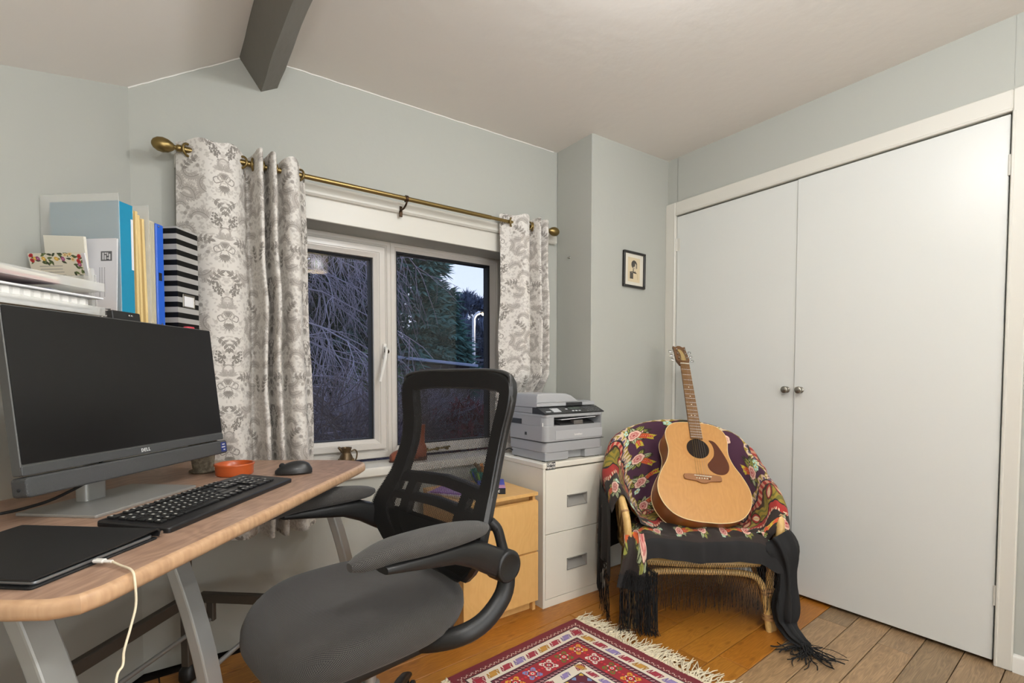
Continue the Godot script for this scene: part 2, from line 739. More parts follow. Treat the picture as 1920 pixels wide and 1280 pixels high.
# ---------------------------------------------------------------- the room
func room() -> void:
	# floor: dark bed with boards on it
	var fl := struct("floor", bx(Vector3(4.4, 0.06, 4.3), Vector3(0.55, -0.052, -0.25)), M.shadow_gap, "worn stained pine floorboards")
	var ang := deg_to_rad(3.2)
	var r := RandomNumberGenerator.new()
	r.seed = 12
	var kinds := [2, 0, 3, 1, 4, 2, 1, 0]
	for k in range(-11, 24):
		# board edge passes z0 at x = 2.55
		var z0 := -1.006 + 0.1207 * k
		var x := -1.5 + r.randf() * 0.5 - 0.4
		var cuts := [x]
		while x < 2.7:
			x += r.randf_range(1.1, 1.9)
			if k == 0 and x > 2.0:
				x = 3.0
			cuts.append(x)
		if k == 0:
			cuts = [-1.5, 0.9, 2.43, 3.0]
		for c in cuts.size() - 1:
			var xa: float = maxf(cuts[c], -1.6)
			var xb: float = minf(cuts[c + 1], 2.72)
			if xb - xa < 0.05:
				continue
			var lx := xb - xa - 0.002
			var wz := 0.1207 - 0.0028
			var m := MB.new()
			var h := 0.022
			var b := 0.0016
			var A := Vector3(-lx / 2, 0, -wz / 2)
			var X := Vector3(lx, 0, 0)
			var Z := Vector3(0, 0, wz)
			var v0 := r.randf()
			var v1 := v0 + lx / 0.75
			var in1 := Vector3(b, 0, b)
			var in2 := Vector3(-b, 0, b)
			var D := Vector3(0, -b, 0)
			var E := Vector3(0, -h, 0)
			var p := [A, A + X, A + X + Z, A + Z]
			var q := [A + in1, A + X + in2, A + X + Z - in1, A + Z - in2]
			m.quad(q[3], q[2], q[1], q[0], Vector2(1, v0), Vector2(1, v1), Vector2(0, v1), Vector2(0, v0))
			for j in 4:
				var j2 := (j + 1) % 4
				m.quad(q[j], q[j2], p[j2] + D, p[j] + D, Vector2(0, v0), Vector2(0.02, v0), Vector2(0.02, v1), Vector2(0, v1))
				m.quad(p[j] + D, p[j2] + D, p[j2] + E, p[j] + E, Vector2(0, v0), Vector2(0.02, v0), Vector2(0.02, v1), Vector2(0, v1))
			var zc := z0 + (2.55 - (xa + xb) / 2) * tan(ang) + 0.1207 / 2
			var bd := part("board", m, M["board%d" % (kinds[r.randi() % 8] % 3 + (3 if (k >= 0 or xa > 2.3) else 0))], fl, Transform3D(Basis(Vector3.UP, ang), Vector3((xa + xb) / 2, r.randf_range(-0.0006, 0.0), zc)))
			bd.rotate_object_local(Vector3.RIGHT, r.randf_range(-0.004, 0.004))
	# window wall with its opening
	var w := MB.new()
	var zc := -2.246 - 0.16
	w.box(T((-0.6 + 0.12) / 2, 1.25, zc), Vector3(0.72, 2.5, 0.32))
	w.box(T((1.66 + 2.75) / 2, 1.25, zc), Vector3(1.09, 2.5, 0.32))
	w.box(T(0.89, 0.63 / 2, zc), Vector3(1.54, 0.63, 0.32))
	w.box(T(0.89, (1.775 + 2.5) / 2, zc), Vector3(1.54, 0.725, 0.32))
	struct("wall_window", w, M.wall)
	# diagonal wall behind the desk
	var wl := MB.new()
	wl.box(Transform3D(Basis(U, Vector3.UP, N), K + Vector3(0, 1.25, 0) - U * 1.05 - N * 0.06), Vector3(2.3, 2.5, 0.12))
	struct("wall_left", wl, M.wall)
	struct("wall_side", bx(Vector3(0.12, 2.5, 2.7), Vector3(-1.53, 1.25, 0.55)), M.wall)
	struct("wall_back", bx(Vector3(4.4, 2.5, 0.12), Vector3(0.6, 1.25, 1.86)), M.wall)
	# chimney breast in the corner
	struct("wall_breast", bx(Vector3(0.78, 2.5, 0.29), Vector3(2.317, 1.25, -2.1), 0.004), M.wall)
	# wardrobe wall with the opening of the two doors
	var wr := MB.new()
	wr.box(T(2.637, 1.25, -2.06), Vector3(0.12, 2.5, 0.35))
	wr.box(T(2.637, (2.078 + 2.5) / 2, -1.1615), Vector3(0.12, 0.422, 1.45))
	wr.box(T(2.637, 1.25, 0.68), Vector3(0.12, 2.5, 2.234))
	struct("wall_right", wr, M.wall)
	var wi := MB.new()
	wi.box(T(3.25, 1.2, -1.16), Vector3(0.04, 2.4, 1.7))
	wi.box(T(2.97, 1.2, -2.02), Vector3(0.55, 2.4, 0.04))
	wi.box(T(2.97, 1.2, -0.3), Vector3(0.55, 2.4, 0.04))
	wi.box(T(2.97, 2.42, -1.16), Vector3(0.6, 0.04, 1.76))
	wi.box(T(2.97, -0.03, -1.16), Vector3(0.6, 0.04, 1.76))
	struct("wall_cupboard", wi, M.shadow_gap)
	# ceiling: flat to the right of the beam, sloping down to the left of it
	var c := MB.new()
	var tilt := atan(0.016)
	c.box(Transform3D(Basis(Vector3(0, 0, 1), tilt), Vector3(1.5, 2.403 + 0.06, -0.25)), Vector3(2.5, 0.12, 4.3))
	struct("ceiling", c, M.ceiling)
	var s := MB.new()
	var sl := atan(0.655)
	var bs := Basis(Vector3(0, 0, 1), sl)
	var mid := Vector3(-0.6, 2.124 + 0.655 * (-0.6 + 0.07), -0.25)
	s.box(Transform3D(bs, mid + bs.y * 0.06), Vector3(2.6, 0.12, 4.3))
	struct("ceiling_slope", s, M.ceiling)
	# purlin running out from the window wall, worn at its arrises
	var bm := MB.new()
	var cor := [Vector2(0.284, 2.356), Vector2(0.355, 2.247), Vector2(0.418, 2.283), Vector2(0.335, 2.425)]
	var wob := noise(2.2, 9, 3)
	var rows := []
	for k in 56:
		var z := -2.246 + 4.05 * k / 55.0
		var row := PackedVector3Array()
		for j in 4:
			var a: Vector2 = cor[j]
			var d := Vector2(wob.get_noise_2d(z, j * 9.0), wob.get_noise_2d(z, j * 9.0 + 50)) * 0.006
			row.append(Vector3(a.x + d.x, a.y + d.y, z))
		rows.append(row)
	for j in 4:
		var st := []
		for row in rows:
			st.append(PackedVector3Array([row[j], row[(j + 1) % 4]]))
		bm.grid(st, false, false, true)
	var bo := struct("ceiling_beam", bm, M.beam, "grey painted timber beam under the ceiling")
	bo.name = "trim_1"
	# thin bead of old filler along the ceiling edges
	var cb := MB.new()
	var q := noise(6.0, 4, 3)
	var pts := PackedVector3Array()
	for k in 40:
		var x := 0.44 + 1.46 * k / 39.0
		pts.append(Vector3(x, 2.403 + 0.016 * (x - 1.5) - 0.003 + q.get_noise_1d(x * 3) * 0.002, -2.245))
	cb.tube(pts, 0.0035, 5)
	pts = PackedVector3Array()
	for k in 20:
		var x := -0.07 + 0.37 * k / 19.0
		pts.append(Vector3(x, 2.124 + 0.655 * (x + 0.07) - 0.003 + q.get_noise_1d(x * 5 + 9) * 0.002, -2.245))
	cb.tube(pts, 0.003, 5)
	struct("trim_2", cb, M.white_gloss, "bead of filler along the ceiling edge")
	# wardrobe doors, frame
	var fr := MB.new()
	var xw := 2.577
	for seg in [[-1.957, -1.888], [-0.436, -0.385]]:
		fr.box(T(xw - 0.009, 1.075, (seg[0] + seg[1]) / 2), Vector3(0.018, 2.15, seg[1] - seg[0]), 0.004)
	fr.box(T(xw - 0.009, 2.114, -1.162), Vector3(0.018, 0.072, 1.452), 0.004)
	# inner lining with a small step
	for z in [-1.8925, -0.4305]:
		fr.box(T(xw - 0.008, 1.035, z), Vector3(0.024, 2.07, 0.011), 0.003)
		fr.box(T(xw + 0.05, 1.035, z), Vector3(0.1, 2.07, 0.012))
	fr.box(T(xw - 0.008, 2.076, -1.1615), Vector3(0.024, 0.011, 1.45), 0.003)
	fr.box(T(xw + 0.05, 2.078, -1.1615), Vector3(0.1, 0.012, 1.45))
	struct("trim_3", fr, M.trim_paint, "white painted architrave round the wardrobe doors")
	for k in 2:
		var za: float = [-1.884, -1.185][k]
		var zb: float = [-1.187, -0.4415][k]
		var off: float = [0.0, -0.007][k]
		var d := MB.new()
		d.box(T(xw + 0.016 + off, (0.016 + 2.064) / 2, (za + zb) / 2), Vector3(0.036, 2.048, zb - za), 0.002)
		var o := struct("door_%d" % (k + 1), d, M.door_paint, ["narrower left wardrobe door, white gloss", "wider right wardrobe door, white gloss"][k])
		var kn := MB.new()
		var xk := Transform3D(Basis(Vector3(0, 0, 1), PI / 2), Vector3(xw - 0.002 + off, 1.033, [-1.222, -1.153][k]))
		kn.lathe(V2([0.0, 0.0, 0.015, 0.0, 0.0155, 0.003, 0.008, 0.006, 0.007, 0.014, 0.012, 0.02, 0.0175, 0.026, 0.0175, 0.031, 0.0145, 0.035, 0.0, 0.037]), 24, xk)
		part("door_knob", kn, M.steel, o)
		for y in ([1.895, 0.27] if k == 0 else [1.878, 0.268]):
			var hg := MB.new()
			var zh: float = za - 0.001 if k == 0 else zb + 0.002
			hg.tube(PackedVector3Array([Vector3(xw - 0.006 + off * 0.5, y - 0.038, zh), Vector3(xw - 0.006 + off * 0.5, y + 0.038, zh)]), 0.005, 8)
			hg.box(T(xw - 0.003 + off * 0.5, y, zh + (0.012 if k == 0 else -0.012)), Vector3(0.003, 0.074, 0.022))
			part("hinge", hg, M.trim_paint, o)
	var bb := MB.new()
	bb.plate(V2([0, 0, 0.016, 0, 0.016, 0.055, 0.01, 0.064, 0, 0.066]), 0.0, 2.135, 0.0, 1, Transform3D(Basis(Vector3(-1, 0, 0), Vector3(0, 1, 0), Vector3(0, 0, -1)), Vector3(xw, 0, 1.75)))
	struct("baseboard_right", bb, M.white_gloss)

# ---------------------------------------------------------------- window
func frame_rect(m: MB, x0: float, y0: float, x1: float, y1: float, l: float, r: float, b: float, t: float, z0: float, z1: float, bev: float) -> void:
	# four mitred members with a sloping inner bead
	var o := [Vector2(x0, y0), Vector2(x1, y0), Vector2(x1, y1), Vector2(x0, y1)]
	var i := [Vector2(x0 + l, y0 + b), Vector2(x1 - r, y0 + b), Vector2(x1 - r, y1 - t), Vector2(x0 + l, y1 - t)]
	var cen := Vector2((x0 + x1) / 2, (y0 + y1) / 2)
	for k in 4:
		var k2 := (k + 1) % 4
		var f := func(p: Vector2, q: Vector2, s: float) -> Vector2: return p.lerp(q, s)
		var e := 0.06
		var oa: Vector2 = o[k]
		var ob: Vector2 = o[k2]
		var ia: Vector2 = i[k]
		var ib: Vector2 = i[k2]
		var ring := []
		for p in [[oa, ob, 0.0, z0], [oa, ob, 0.0, z1 - 0.003], [oa, ob, e, z1], [oa, ob, 0.52, z1], [oa, ob, 0.56, z1 - 0.003], [oa, ob, 0.62, z1 - 0.003], [oa, ob, 1.0, z1 - bev], [oa, ob, 1.0, z0]]:
			var a: Vector2 = oa.lerp(ia, p[2])
			var b2: Vector2 = ob.lerp(ib, p[2])
			ring.append([Vector3(a.x, a.y, p[3]), Vector3(b2.x, b2.y, p[3])])
		for j in ring.size() - 1:
			m.quad(ring[j][0], ring[j][1], ring[j + 1][1], ring[j + 1][0])

func window() -> void:
	var o := Node3D.new()
	o.name = "window_1"
	add_child(o)
	o.set_meta("kind", "structure")
	var f := MB.new()
	frame_rect(f, 0.12, 0.69, 0.924 + 0.036, 1.775, 0.07, 0.036, 0.05, 0.04, -2.47, -2.40, 0.012)
	frame_rect(f, 0.924 + 0.036, 0.69, 1.66, 1.775, 0.036, 0.1, 0.056, 0.04, -2.47, -2.40, 0.014)
	part("window_frame", f, M.upvc, o)
	f = MB.new()
	frame_rect(f, 0.186, 0.737, 0.925, 1.739, 0.062, 0.057, 0.05, 0.055, -2.46, -2.382, 0.014)
	part("opening_sash", f, M.upvc, o)
	f = MB.new()
	frame_rect(f, 0.246, 0.785, 0.87, 1.686, 0.009, 0.009, 0.006, 0.009, -2.462, -2.412, 0.004)
	frame_rect(f, 0.993, 0.743, 1.562, 1.737, 0.007, 0.011, 0.006, 0.009, -2.462, -2.412, 0.004)
	part("gasket", f, M.gasket, o)
	for p in [[0.246, 0.785, 0.87, 1.686], [0.993, 0.743, 1.562, 1.737]]:
		var g := MB.new()
		g.quad(Vector3(p[0], p[1], -2.425), Vector3(p[2], p[1], -2.425), Vector3(p[2], p[3], -2.425), Vector3(p[0], p[3], -2.425))
		part("pane", g, M.glass, o)
	var h := MB.new()
	h.box(T(0.916, 1.225, -2.377), Vector3(0.02, 0.075, 0.012), 0.004)
	h.sweep(smooth3(V3([0.916, 1.24, -2.368, 0.913, 1.235, -2.345, 0.905, 1.2, -2.333, 0.888, 1.12, -2.335, 0.878, 1.075, -2.34])), rrect(0.013, 0.008, 0.003, 2), Vector3.BACK)
	part("handle", h, M.white_gloss, o)
	h = MB.new()
	h.lathe(V2([0.0, 0.0, 0.011, 0.0, 0.011, 0.014, 0.008, 0.018, 0.0, 0.018]), 16, Transform3D(Basis(Vector3.RIGHT, PI / 2), Vector3(0.923, 1.223, -2.372)))
	part("handle_lock", h, M.brass_dark, o)
	# sill board and the boards over the opening
	var s := MB.new()
	s.plate(V2([-2.42, 0.632, -2.232, 0.632, -2.226, 0.638, -2.225, 0.664, -2.231, 0.675, -2.42, 0.675]), -1.9, 0.02, 0.0, 1, Transform3D(Basis(Vector3(0, 0, 1), Vector3(0, 1, 0), Vector3(-1, 0, 0)), Vector3.ZERO))
	struct("window_sill", s, M.trim_paint).name = "trim_4"
	var t := MB.new()
	t.plate(V2([-2.246, 1.868, -2.222, 1.868, -2.214, 1.876, -2.214, 1.908, -2.222, 1.919, -2.246, 1.919]), -1.9, -0.06, 0.0, 1, Transform3D(Basis(Vector3(0, 0, 1), Vector3(0, 1, 0), Vector3(-1, 0, 0)), Vector3.ZERO))
	t.box(T(0.88, 1.822, -2.243), Vector3(1.6, 0.1, 0.012), 0.002)
	struct("trim_5", t, M.trim_paint, "white painted boards over the window opening")

# ---------------------------------------------------------------- what stands outside the window
func spray(seed_: int, blades: int, length: float, width: float, droop: float) -> ArrayMesh:
	var m := MB.new()
	var r := RandomNumberGenerator.new()
	r.seed = seed_
	for k in blades:
		var a := r.randf_range(-1.1, 1.1)
		var b := r.randf_range(-0.6, 0.6)
		var d := Vector3(sin(a), sin(b), cos(a)).normalized()
		var s := d.cross(Vector3(r.randf_range(-1, 1), 1, r.randf_range(-1, 1))).normalized() * width * r.randf_range(0.6, 1.2)
		var o := Vector3(0, 0, r.randf_range(0, 0.4) * length)
		var L := length * r.randf_range(0.55, 1.0)
		var mid := o + d * L * 0.5 + Vector3(0, -droop * L * 0.15, 0)
		var tip := o + d * L + Vector3(0, -droop * L * 0.5, 0)
		m.tri(o, mid + s, mid - s)
		m.tri(mid - s, mid + s, tip)
	return m.mesh()

func scatter(called: String, mesh: Mesh, xfs: Array, material: Material, parent: Node) -> void:
	var mm := MultiMesh.new()
	mm.transform_format = MultiMesh.TRANSFORM_3D
	mm.mesh = mesh
	mm.instance_count = xfs.size()
	for k in xfs.size():
		mm.set_instance_transform(k, xfs[k])
	var o := MultiMeshInstance3D.new()
	o.multimesh = mm
	o.material_override = material
	if parent == null:
		o.name = numbered(called)
		add_child(o)
	else:
		o.name = called
		parent.add_child(o, true)
	o.set_meta("kind", "stuff")

func facing(d: Vector3, roll: float, s: float) -> Basis:
	return Basis.looking_at(-d, Vector3.UP if absf(d.normalized().y) < 0.95 else Vector3.RIGHT).rotated(d.normalized(), roll).scaled(Vector3(s, s, s))

func conifer(at: Vector3, height: float, radius: float, low: float, count: int, material: Material, label: String, seed_: int) -> void:
	var o := thing("conifer_tree", label, "tree", at, Basis(), "evergreen trees outside the window")
	var t := MB.new()
	t.tube(PackedVector3Array([Vector3(0, -0.1, 0), Vector3(0.03, height * 0.5, 0), Vector3(0, height * 0.97, 0)]), [radius * 0.1, radius * 0.06, 0.01], 8)
	part("trunk", t, M.bark, o)
	var r := RandomNumberGenerator.new()
	r.seed = seed_
	var xfs := []
	var nz := noise(0.9, seed_, 3)
	for k in count:
		var f := pow(r.randf(), 1.35)
		var y := low + (height - low) * f
		var a := r.randf() * TAU
		var lump := 1.0 + 0.38 * nz.get_noise_3d(cos(a) * 2.2, y * 1.3, sin(a) * 2.2)
		var rad := radius * (1.0 - f) * lump * (1.0 if f > 0.06 else 0.75 + f * 4) * (1.0 - 0.35 * r.randf() * r.randf())
		var d := Vector3(cos(a), r.randf_range(-0.1, 0.75), sin(a))
		var p := Vector3(cos(a) * rad, y, sin(a) * rad)
		xfs.append(Transform3D(facing(d, r.randf_range(-0.7, 0.7), r.randf_range(0.75, 1.35)), p - d.normalized() * 0.12))
	scatter("foliage", M.spray_conifer, xfs, material, o)

func twig_tree(m: MB, r: RandomNumberGenerator, p: Vector3, d: Vector3, L: float, rad: float, depth: int, sag: float) -> void:
	var pts := PackedVector3Array([p])
	var steps := 5
	var q := p
	var dir := d
	for k in steps:
		dir = (dir + Vector3(r.randf_range(-0.22, 0.22), r.randf_range(-0.2, 0.2) - sag * 0.12, r.randf_range(-0.22, 0.22))).normalized()
		q += dir * L / steps
		pts.append(q)
	var rr := []
	for k in steps + 1:
		rr.append(rad * (1.0 - 0.6 * k / steps))
	m.tube(pts, rr, 4 if depth < 2 else 5, false)
	if depth <= 0:
		return
	for k in (5 if depth > 1 else 6):
		var at := r.randi_range(1, steps)
		var nd := (dir + Vector3(r.randf_range(-1, 1), r.randf_range(-0.9, 0.7), r.randf_range(-1, 1)) * 0.9).normalized()
		twig_tree(m, r, pts[at], nd, L * r.randf_range(0.45, 0.75), rad * 0.5, depth - 1, sag)

func outside() -> void:
	M.bark = mat(c8(84, 74, 66), 0.9)
	M.conifer = mat(c8(70, 116, 108), 0.8)
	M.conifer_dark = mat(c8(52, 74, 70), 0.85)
	M.twig = mat(c8(150, 144, 158), 0.85)
	M.twig_dark = mat(c8(96, 86, 92), 0.9)
	M.red_leaf = mat(c8(122, 46, 62), 0.8)
	M.green_leaf = mat(c8(90, 112, 78), 0.8)
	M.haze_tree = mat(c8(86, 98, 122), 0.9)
	M.spray_conifer = spray(3, 16, 0.34, 0.026, 0.5)
	var gm := mat(c8(78, 82, 70), 0.95)
	bump(tri_map(gm, Vector3(0.6, 0.6, 0.6), true), noise_tex(0.04, 256, 8, 4), 2.0)
	struct("trim_6", bx(Vector3(70, 0.2, 60), Vector3(10, -0.42, -33.0)), gm, "dark rough ground outside").name = "ground"
	conifer(Vector3(4.45, -0.32, -11.3), 7.9, 2.0, 0.9, 5200, M.conifer, "tall bluish green conifer filling the left half of the right pane", 5)
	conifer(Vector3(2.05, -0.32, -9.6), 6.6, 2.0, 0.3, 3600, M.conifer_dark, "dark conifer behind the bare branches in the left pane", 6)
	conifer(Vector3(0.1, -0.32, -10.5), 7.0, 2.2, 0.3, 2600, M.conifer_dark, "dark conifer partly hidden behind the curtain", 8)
	# bare tree with long arching branches
	var r := RandomNumberGenerator.new()
	r.seed = 21
	var bt := thing("bare_tree", "bare deciduous tree with pale arching branches in the left pane", "tree", Vector3(0.75, -0.32, -6.2))
	var t := MB.new()
	t.tube(smooth3(V3([0, -0.1, 0, 0.06, 1.2, 0.05, -0.05, 2.6, 0, 0.05, 4.0, 0.1])), 0.07, 8)
	part("trunk", t, M.bark, bt)
	var b := MB.new()
	for k in 17:
		var y := 1.1 + 0.16 * k
		var a := r.randf_range(-0.5, 0.9)
		twig_tree(b, r, Vector3(0, y, 0), Vector3(cos(a), r.randf_range(0.1, 0.7), -sin(a) * 0.6).normalized(), r.randf_range(1.1, 1.9), 0.017, 3 if k % 3 == 0 else 2, 1.3)
	part("branches", b, M.twig, bt).set_meta("kind", "stuff")
	# undergrowth
	var under := [["tangled_shrub", "tangle of bare grey twigs below the left pane", M.twig_dark, Vector3(1.35, -0.32, -4.9), 0.95, 1.35, 900, "shrub"], ["tangled_shrub", "tangle of bare brown twigs behind the window mullion", M.twig, Vector3(2.2, -0.32, -5.6), 1.0, 1.25, 700, "shrub"], ["red_shrub", "shrub with dark red leaves below the right pane", M.red_leaf, Vector3(3.1, -0.32, -5.2), 0.85, 1.15, 1500, "shrub"], ["green_shrub", "small lit green shrub behind the bare branches", M.green_leaf, Vector3(2.9, -0.32, -8.0), 0.6, 1.9, 1200, "shrub"]]
	var twigs := spray(9, 10, 0.42, 0.0035, -0.2)
	var leaves := spray(10, 9, 0.12, 0.02, 0.3)
	for u in under:
		var o := thing(u[0], u[1], u[7], u[3])
		var xfs := []
		for k in u[6]:
			var a := r.randf() * TAU
			var rad: float = u[4] * sqrt(r.randf())
			var y: float = u[5] * r.randf() * (1.0 - 0.35 * rad / u[4])
			var d := Vector3(cos(a) * 0.6, r.randf_range(0.1, 1.2), sin(a) * 0.6)
			xfs.append(Transform3D(facing(d, r.randf() * TAU, r.randf_range(0.7, 1.4)), Vector3(cos(a) * rad, y, sin(a) * rad)))
		var st := MB.new()
		for k in 9:
			twig_tree(st, r, Vector3(r.randf_range(-0.3, 0.3), -0.05, r.randf_range(-0.3, 0.3)), Vector3(r.randf_range(-0.5, 0.5), 1, r.randf_range(-0.5, 0.5)).normalized(), u[5] * 0.7, 0.008, 1, 0.2)
		part("stems", st, M.twig_dark, o).set_meta("kind", "stuff")
		scatter("twigs" if u[0] == "tangled_shrub" else "leaves", twigs if u[0] == "tangled_shrub" else leaves, xfs, u[2], o)
	# far trees
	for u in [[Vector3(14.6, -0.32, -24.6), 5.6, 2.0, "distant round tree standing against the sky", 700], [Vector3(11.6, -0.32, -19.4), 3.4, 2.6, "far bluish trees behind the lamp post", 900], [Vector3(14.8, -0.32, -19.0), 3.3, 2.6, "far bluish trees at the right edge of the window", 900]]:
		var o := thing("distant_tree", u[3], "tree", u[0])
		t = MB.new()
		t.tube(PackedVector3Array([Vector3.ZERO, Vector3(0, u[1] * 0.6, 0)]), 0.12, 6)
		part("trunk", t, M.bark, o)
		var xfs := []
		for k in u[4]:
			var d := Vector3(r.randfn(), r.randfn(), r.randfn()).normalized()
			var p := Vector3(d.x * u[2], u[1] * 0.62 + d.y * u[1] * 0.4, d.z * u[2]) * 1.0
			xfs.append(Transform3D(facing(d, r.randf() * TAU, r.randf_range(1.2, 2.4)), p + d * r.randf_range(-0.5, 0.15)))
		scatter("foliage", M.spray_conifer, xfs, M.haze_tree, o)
	# lamp post
	var lp := thing("street_lamp", "white street lamp post with hooked top and glowing head", "lamp", Vector3(8.26, -0.35, -13.7))
	t = MB.new()
	t.tube(smooth3(V3([0, 0, 0, 0, 1.8, 0, 0, 3.1, 0, 0.02, 3.34, 0.01, 0.1, 3.46, 0.07, 0.2, 3.5, 0.12])), 0.05, 10)
	part("post", t, mat(c8(226, 230, 240), 0.5), lp)
	t = MB.new()
	t.box(T(0.27, 3.5, 0.16), Vector3(0.24, 0.07, 0.14), 0.02)
	part("lamp_head", t, M.dark_metal, lp)
	t = MB.new()
	t.lathe(V2([0.0, -0.06, 0.06, -0.045, 0.08, 0.0, 0.0, 0.0]), 12, T(0.29, 3.46, 0.17))
	var gl := mat(Color.WHITE, 0.5)
	gl.emission_enabled = true
	gl.emission = Color(1.0, 0.93, 0.8)
	gl.emission_energy_multiplier = 8.0
	part("lamp_glass", t, gl, lp)
	var l := OmniLight3D.new()
	l.name = "street_lamp_light"
	lp.add_child(l)
	l.position = Vector3(0.31, 3.3, 0.19)
	l.light_color = Color(1.0, 0.9, 0.76)
	l.light_energy = 0.9
	l.light_size = 0.08
	l.omni_range = 30.0
	l.omni_attenuation = 2.0
	l.shadow_enabled = true
	t = MB.new()
	t.tube(PackedVector3Array([Vector3(7.25, -0.35, -13.1), Vector3(7.255, 2.55, -13.1)]), 0.035, 8)
	t.lathe(V2([0.0, 0.0, 0.045, 0.0, 0.03, 0.04, 0.0, 0.05]), 8, T(7.255, 2.55, -13.1))
	tag(part("thin_post", t, M.steel), "thin grey post standing left of the white lamp post", "post")
	# fence and shed
	var fw := mat(c8(112, 112, 124), 0.9)
	var fo := thing("garden_fence", "weathered board fence running back past the lamp post", "fence", Vector3(5.6, -0.35, -12.6))
	var dir := Vector3(3.3, -0.35, 1.5)
	for k in 24:
		var p := dir * (k / 24.0)
		part("fence_board", bx(Vector3(0.135, 2.05 - 0.012 * k, 0.02), p + Vector3(0, 1.0 - 0.2 * k / 24.0, 0.01 * (k % 2)), 0.004, Basis(Vector3.UP, -atan2(dir.z, dir.x))), fw, fo)
	t = MB.new()
	t.box(Transform3D(Basis(Vector3.UP, -atan2(dir.z, dir.x)) * Basis(Vector3(0, 0, 1), atan2(-0.24, 3.62)), dir * 0.5 + Vector3(0, 2.08, 0.02)), Vector3(3.7, 0.05, 0.08), 0.005)
	part("fence_rail", t, fw, fo)
	var sh := thing("garden_shed", "low dark shed with a blue grey felt roof beyond the conifer", "shed", Vector3(4.6, -0.35, -9.6))
	part("shed_walls", bx(Vector3(1.7, 1.7, 1.2), Vector3(0, 0.85, -0.2), 0.01), mat(c8(70, 58, 62), 0.9), sh)
	part("shed_door", bx(Vector3(0.62, 1.5, 0.03), Vector3(0.45, 0.78, 0.415), 0.005), mat(c8(96, 88, 84), 0.9), sh)
	t = MB.new()
	t.box(Transform3D(Basis(Vector3(0, 0, 1), -0.08), Vector3(0, 1.75, -0.2)), Vector3(1.95, 0.06, 1.5), 0.01)
	t.box(Transform3D(Basis(Vector3(0, 0, 1), -0.28), Vector3(-1.25, 1.32, 0.1)), Vector3(1.1, 0.04, 1.3), 0.01)
	part("shed_roof", t, mat(c8(140, 150, 176), 0.8), sh)

# ---------------------------------------------------------------- desk (its own axes: x along the diagonal wall, z out from it)
const DY := 0.785

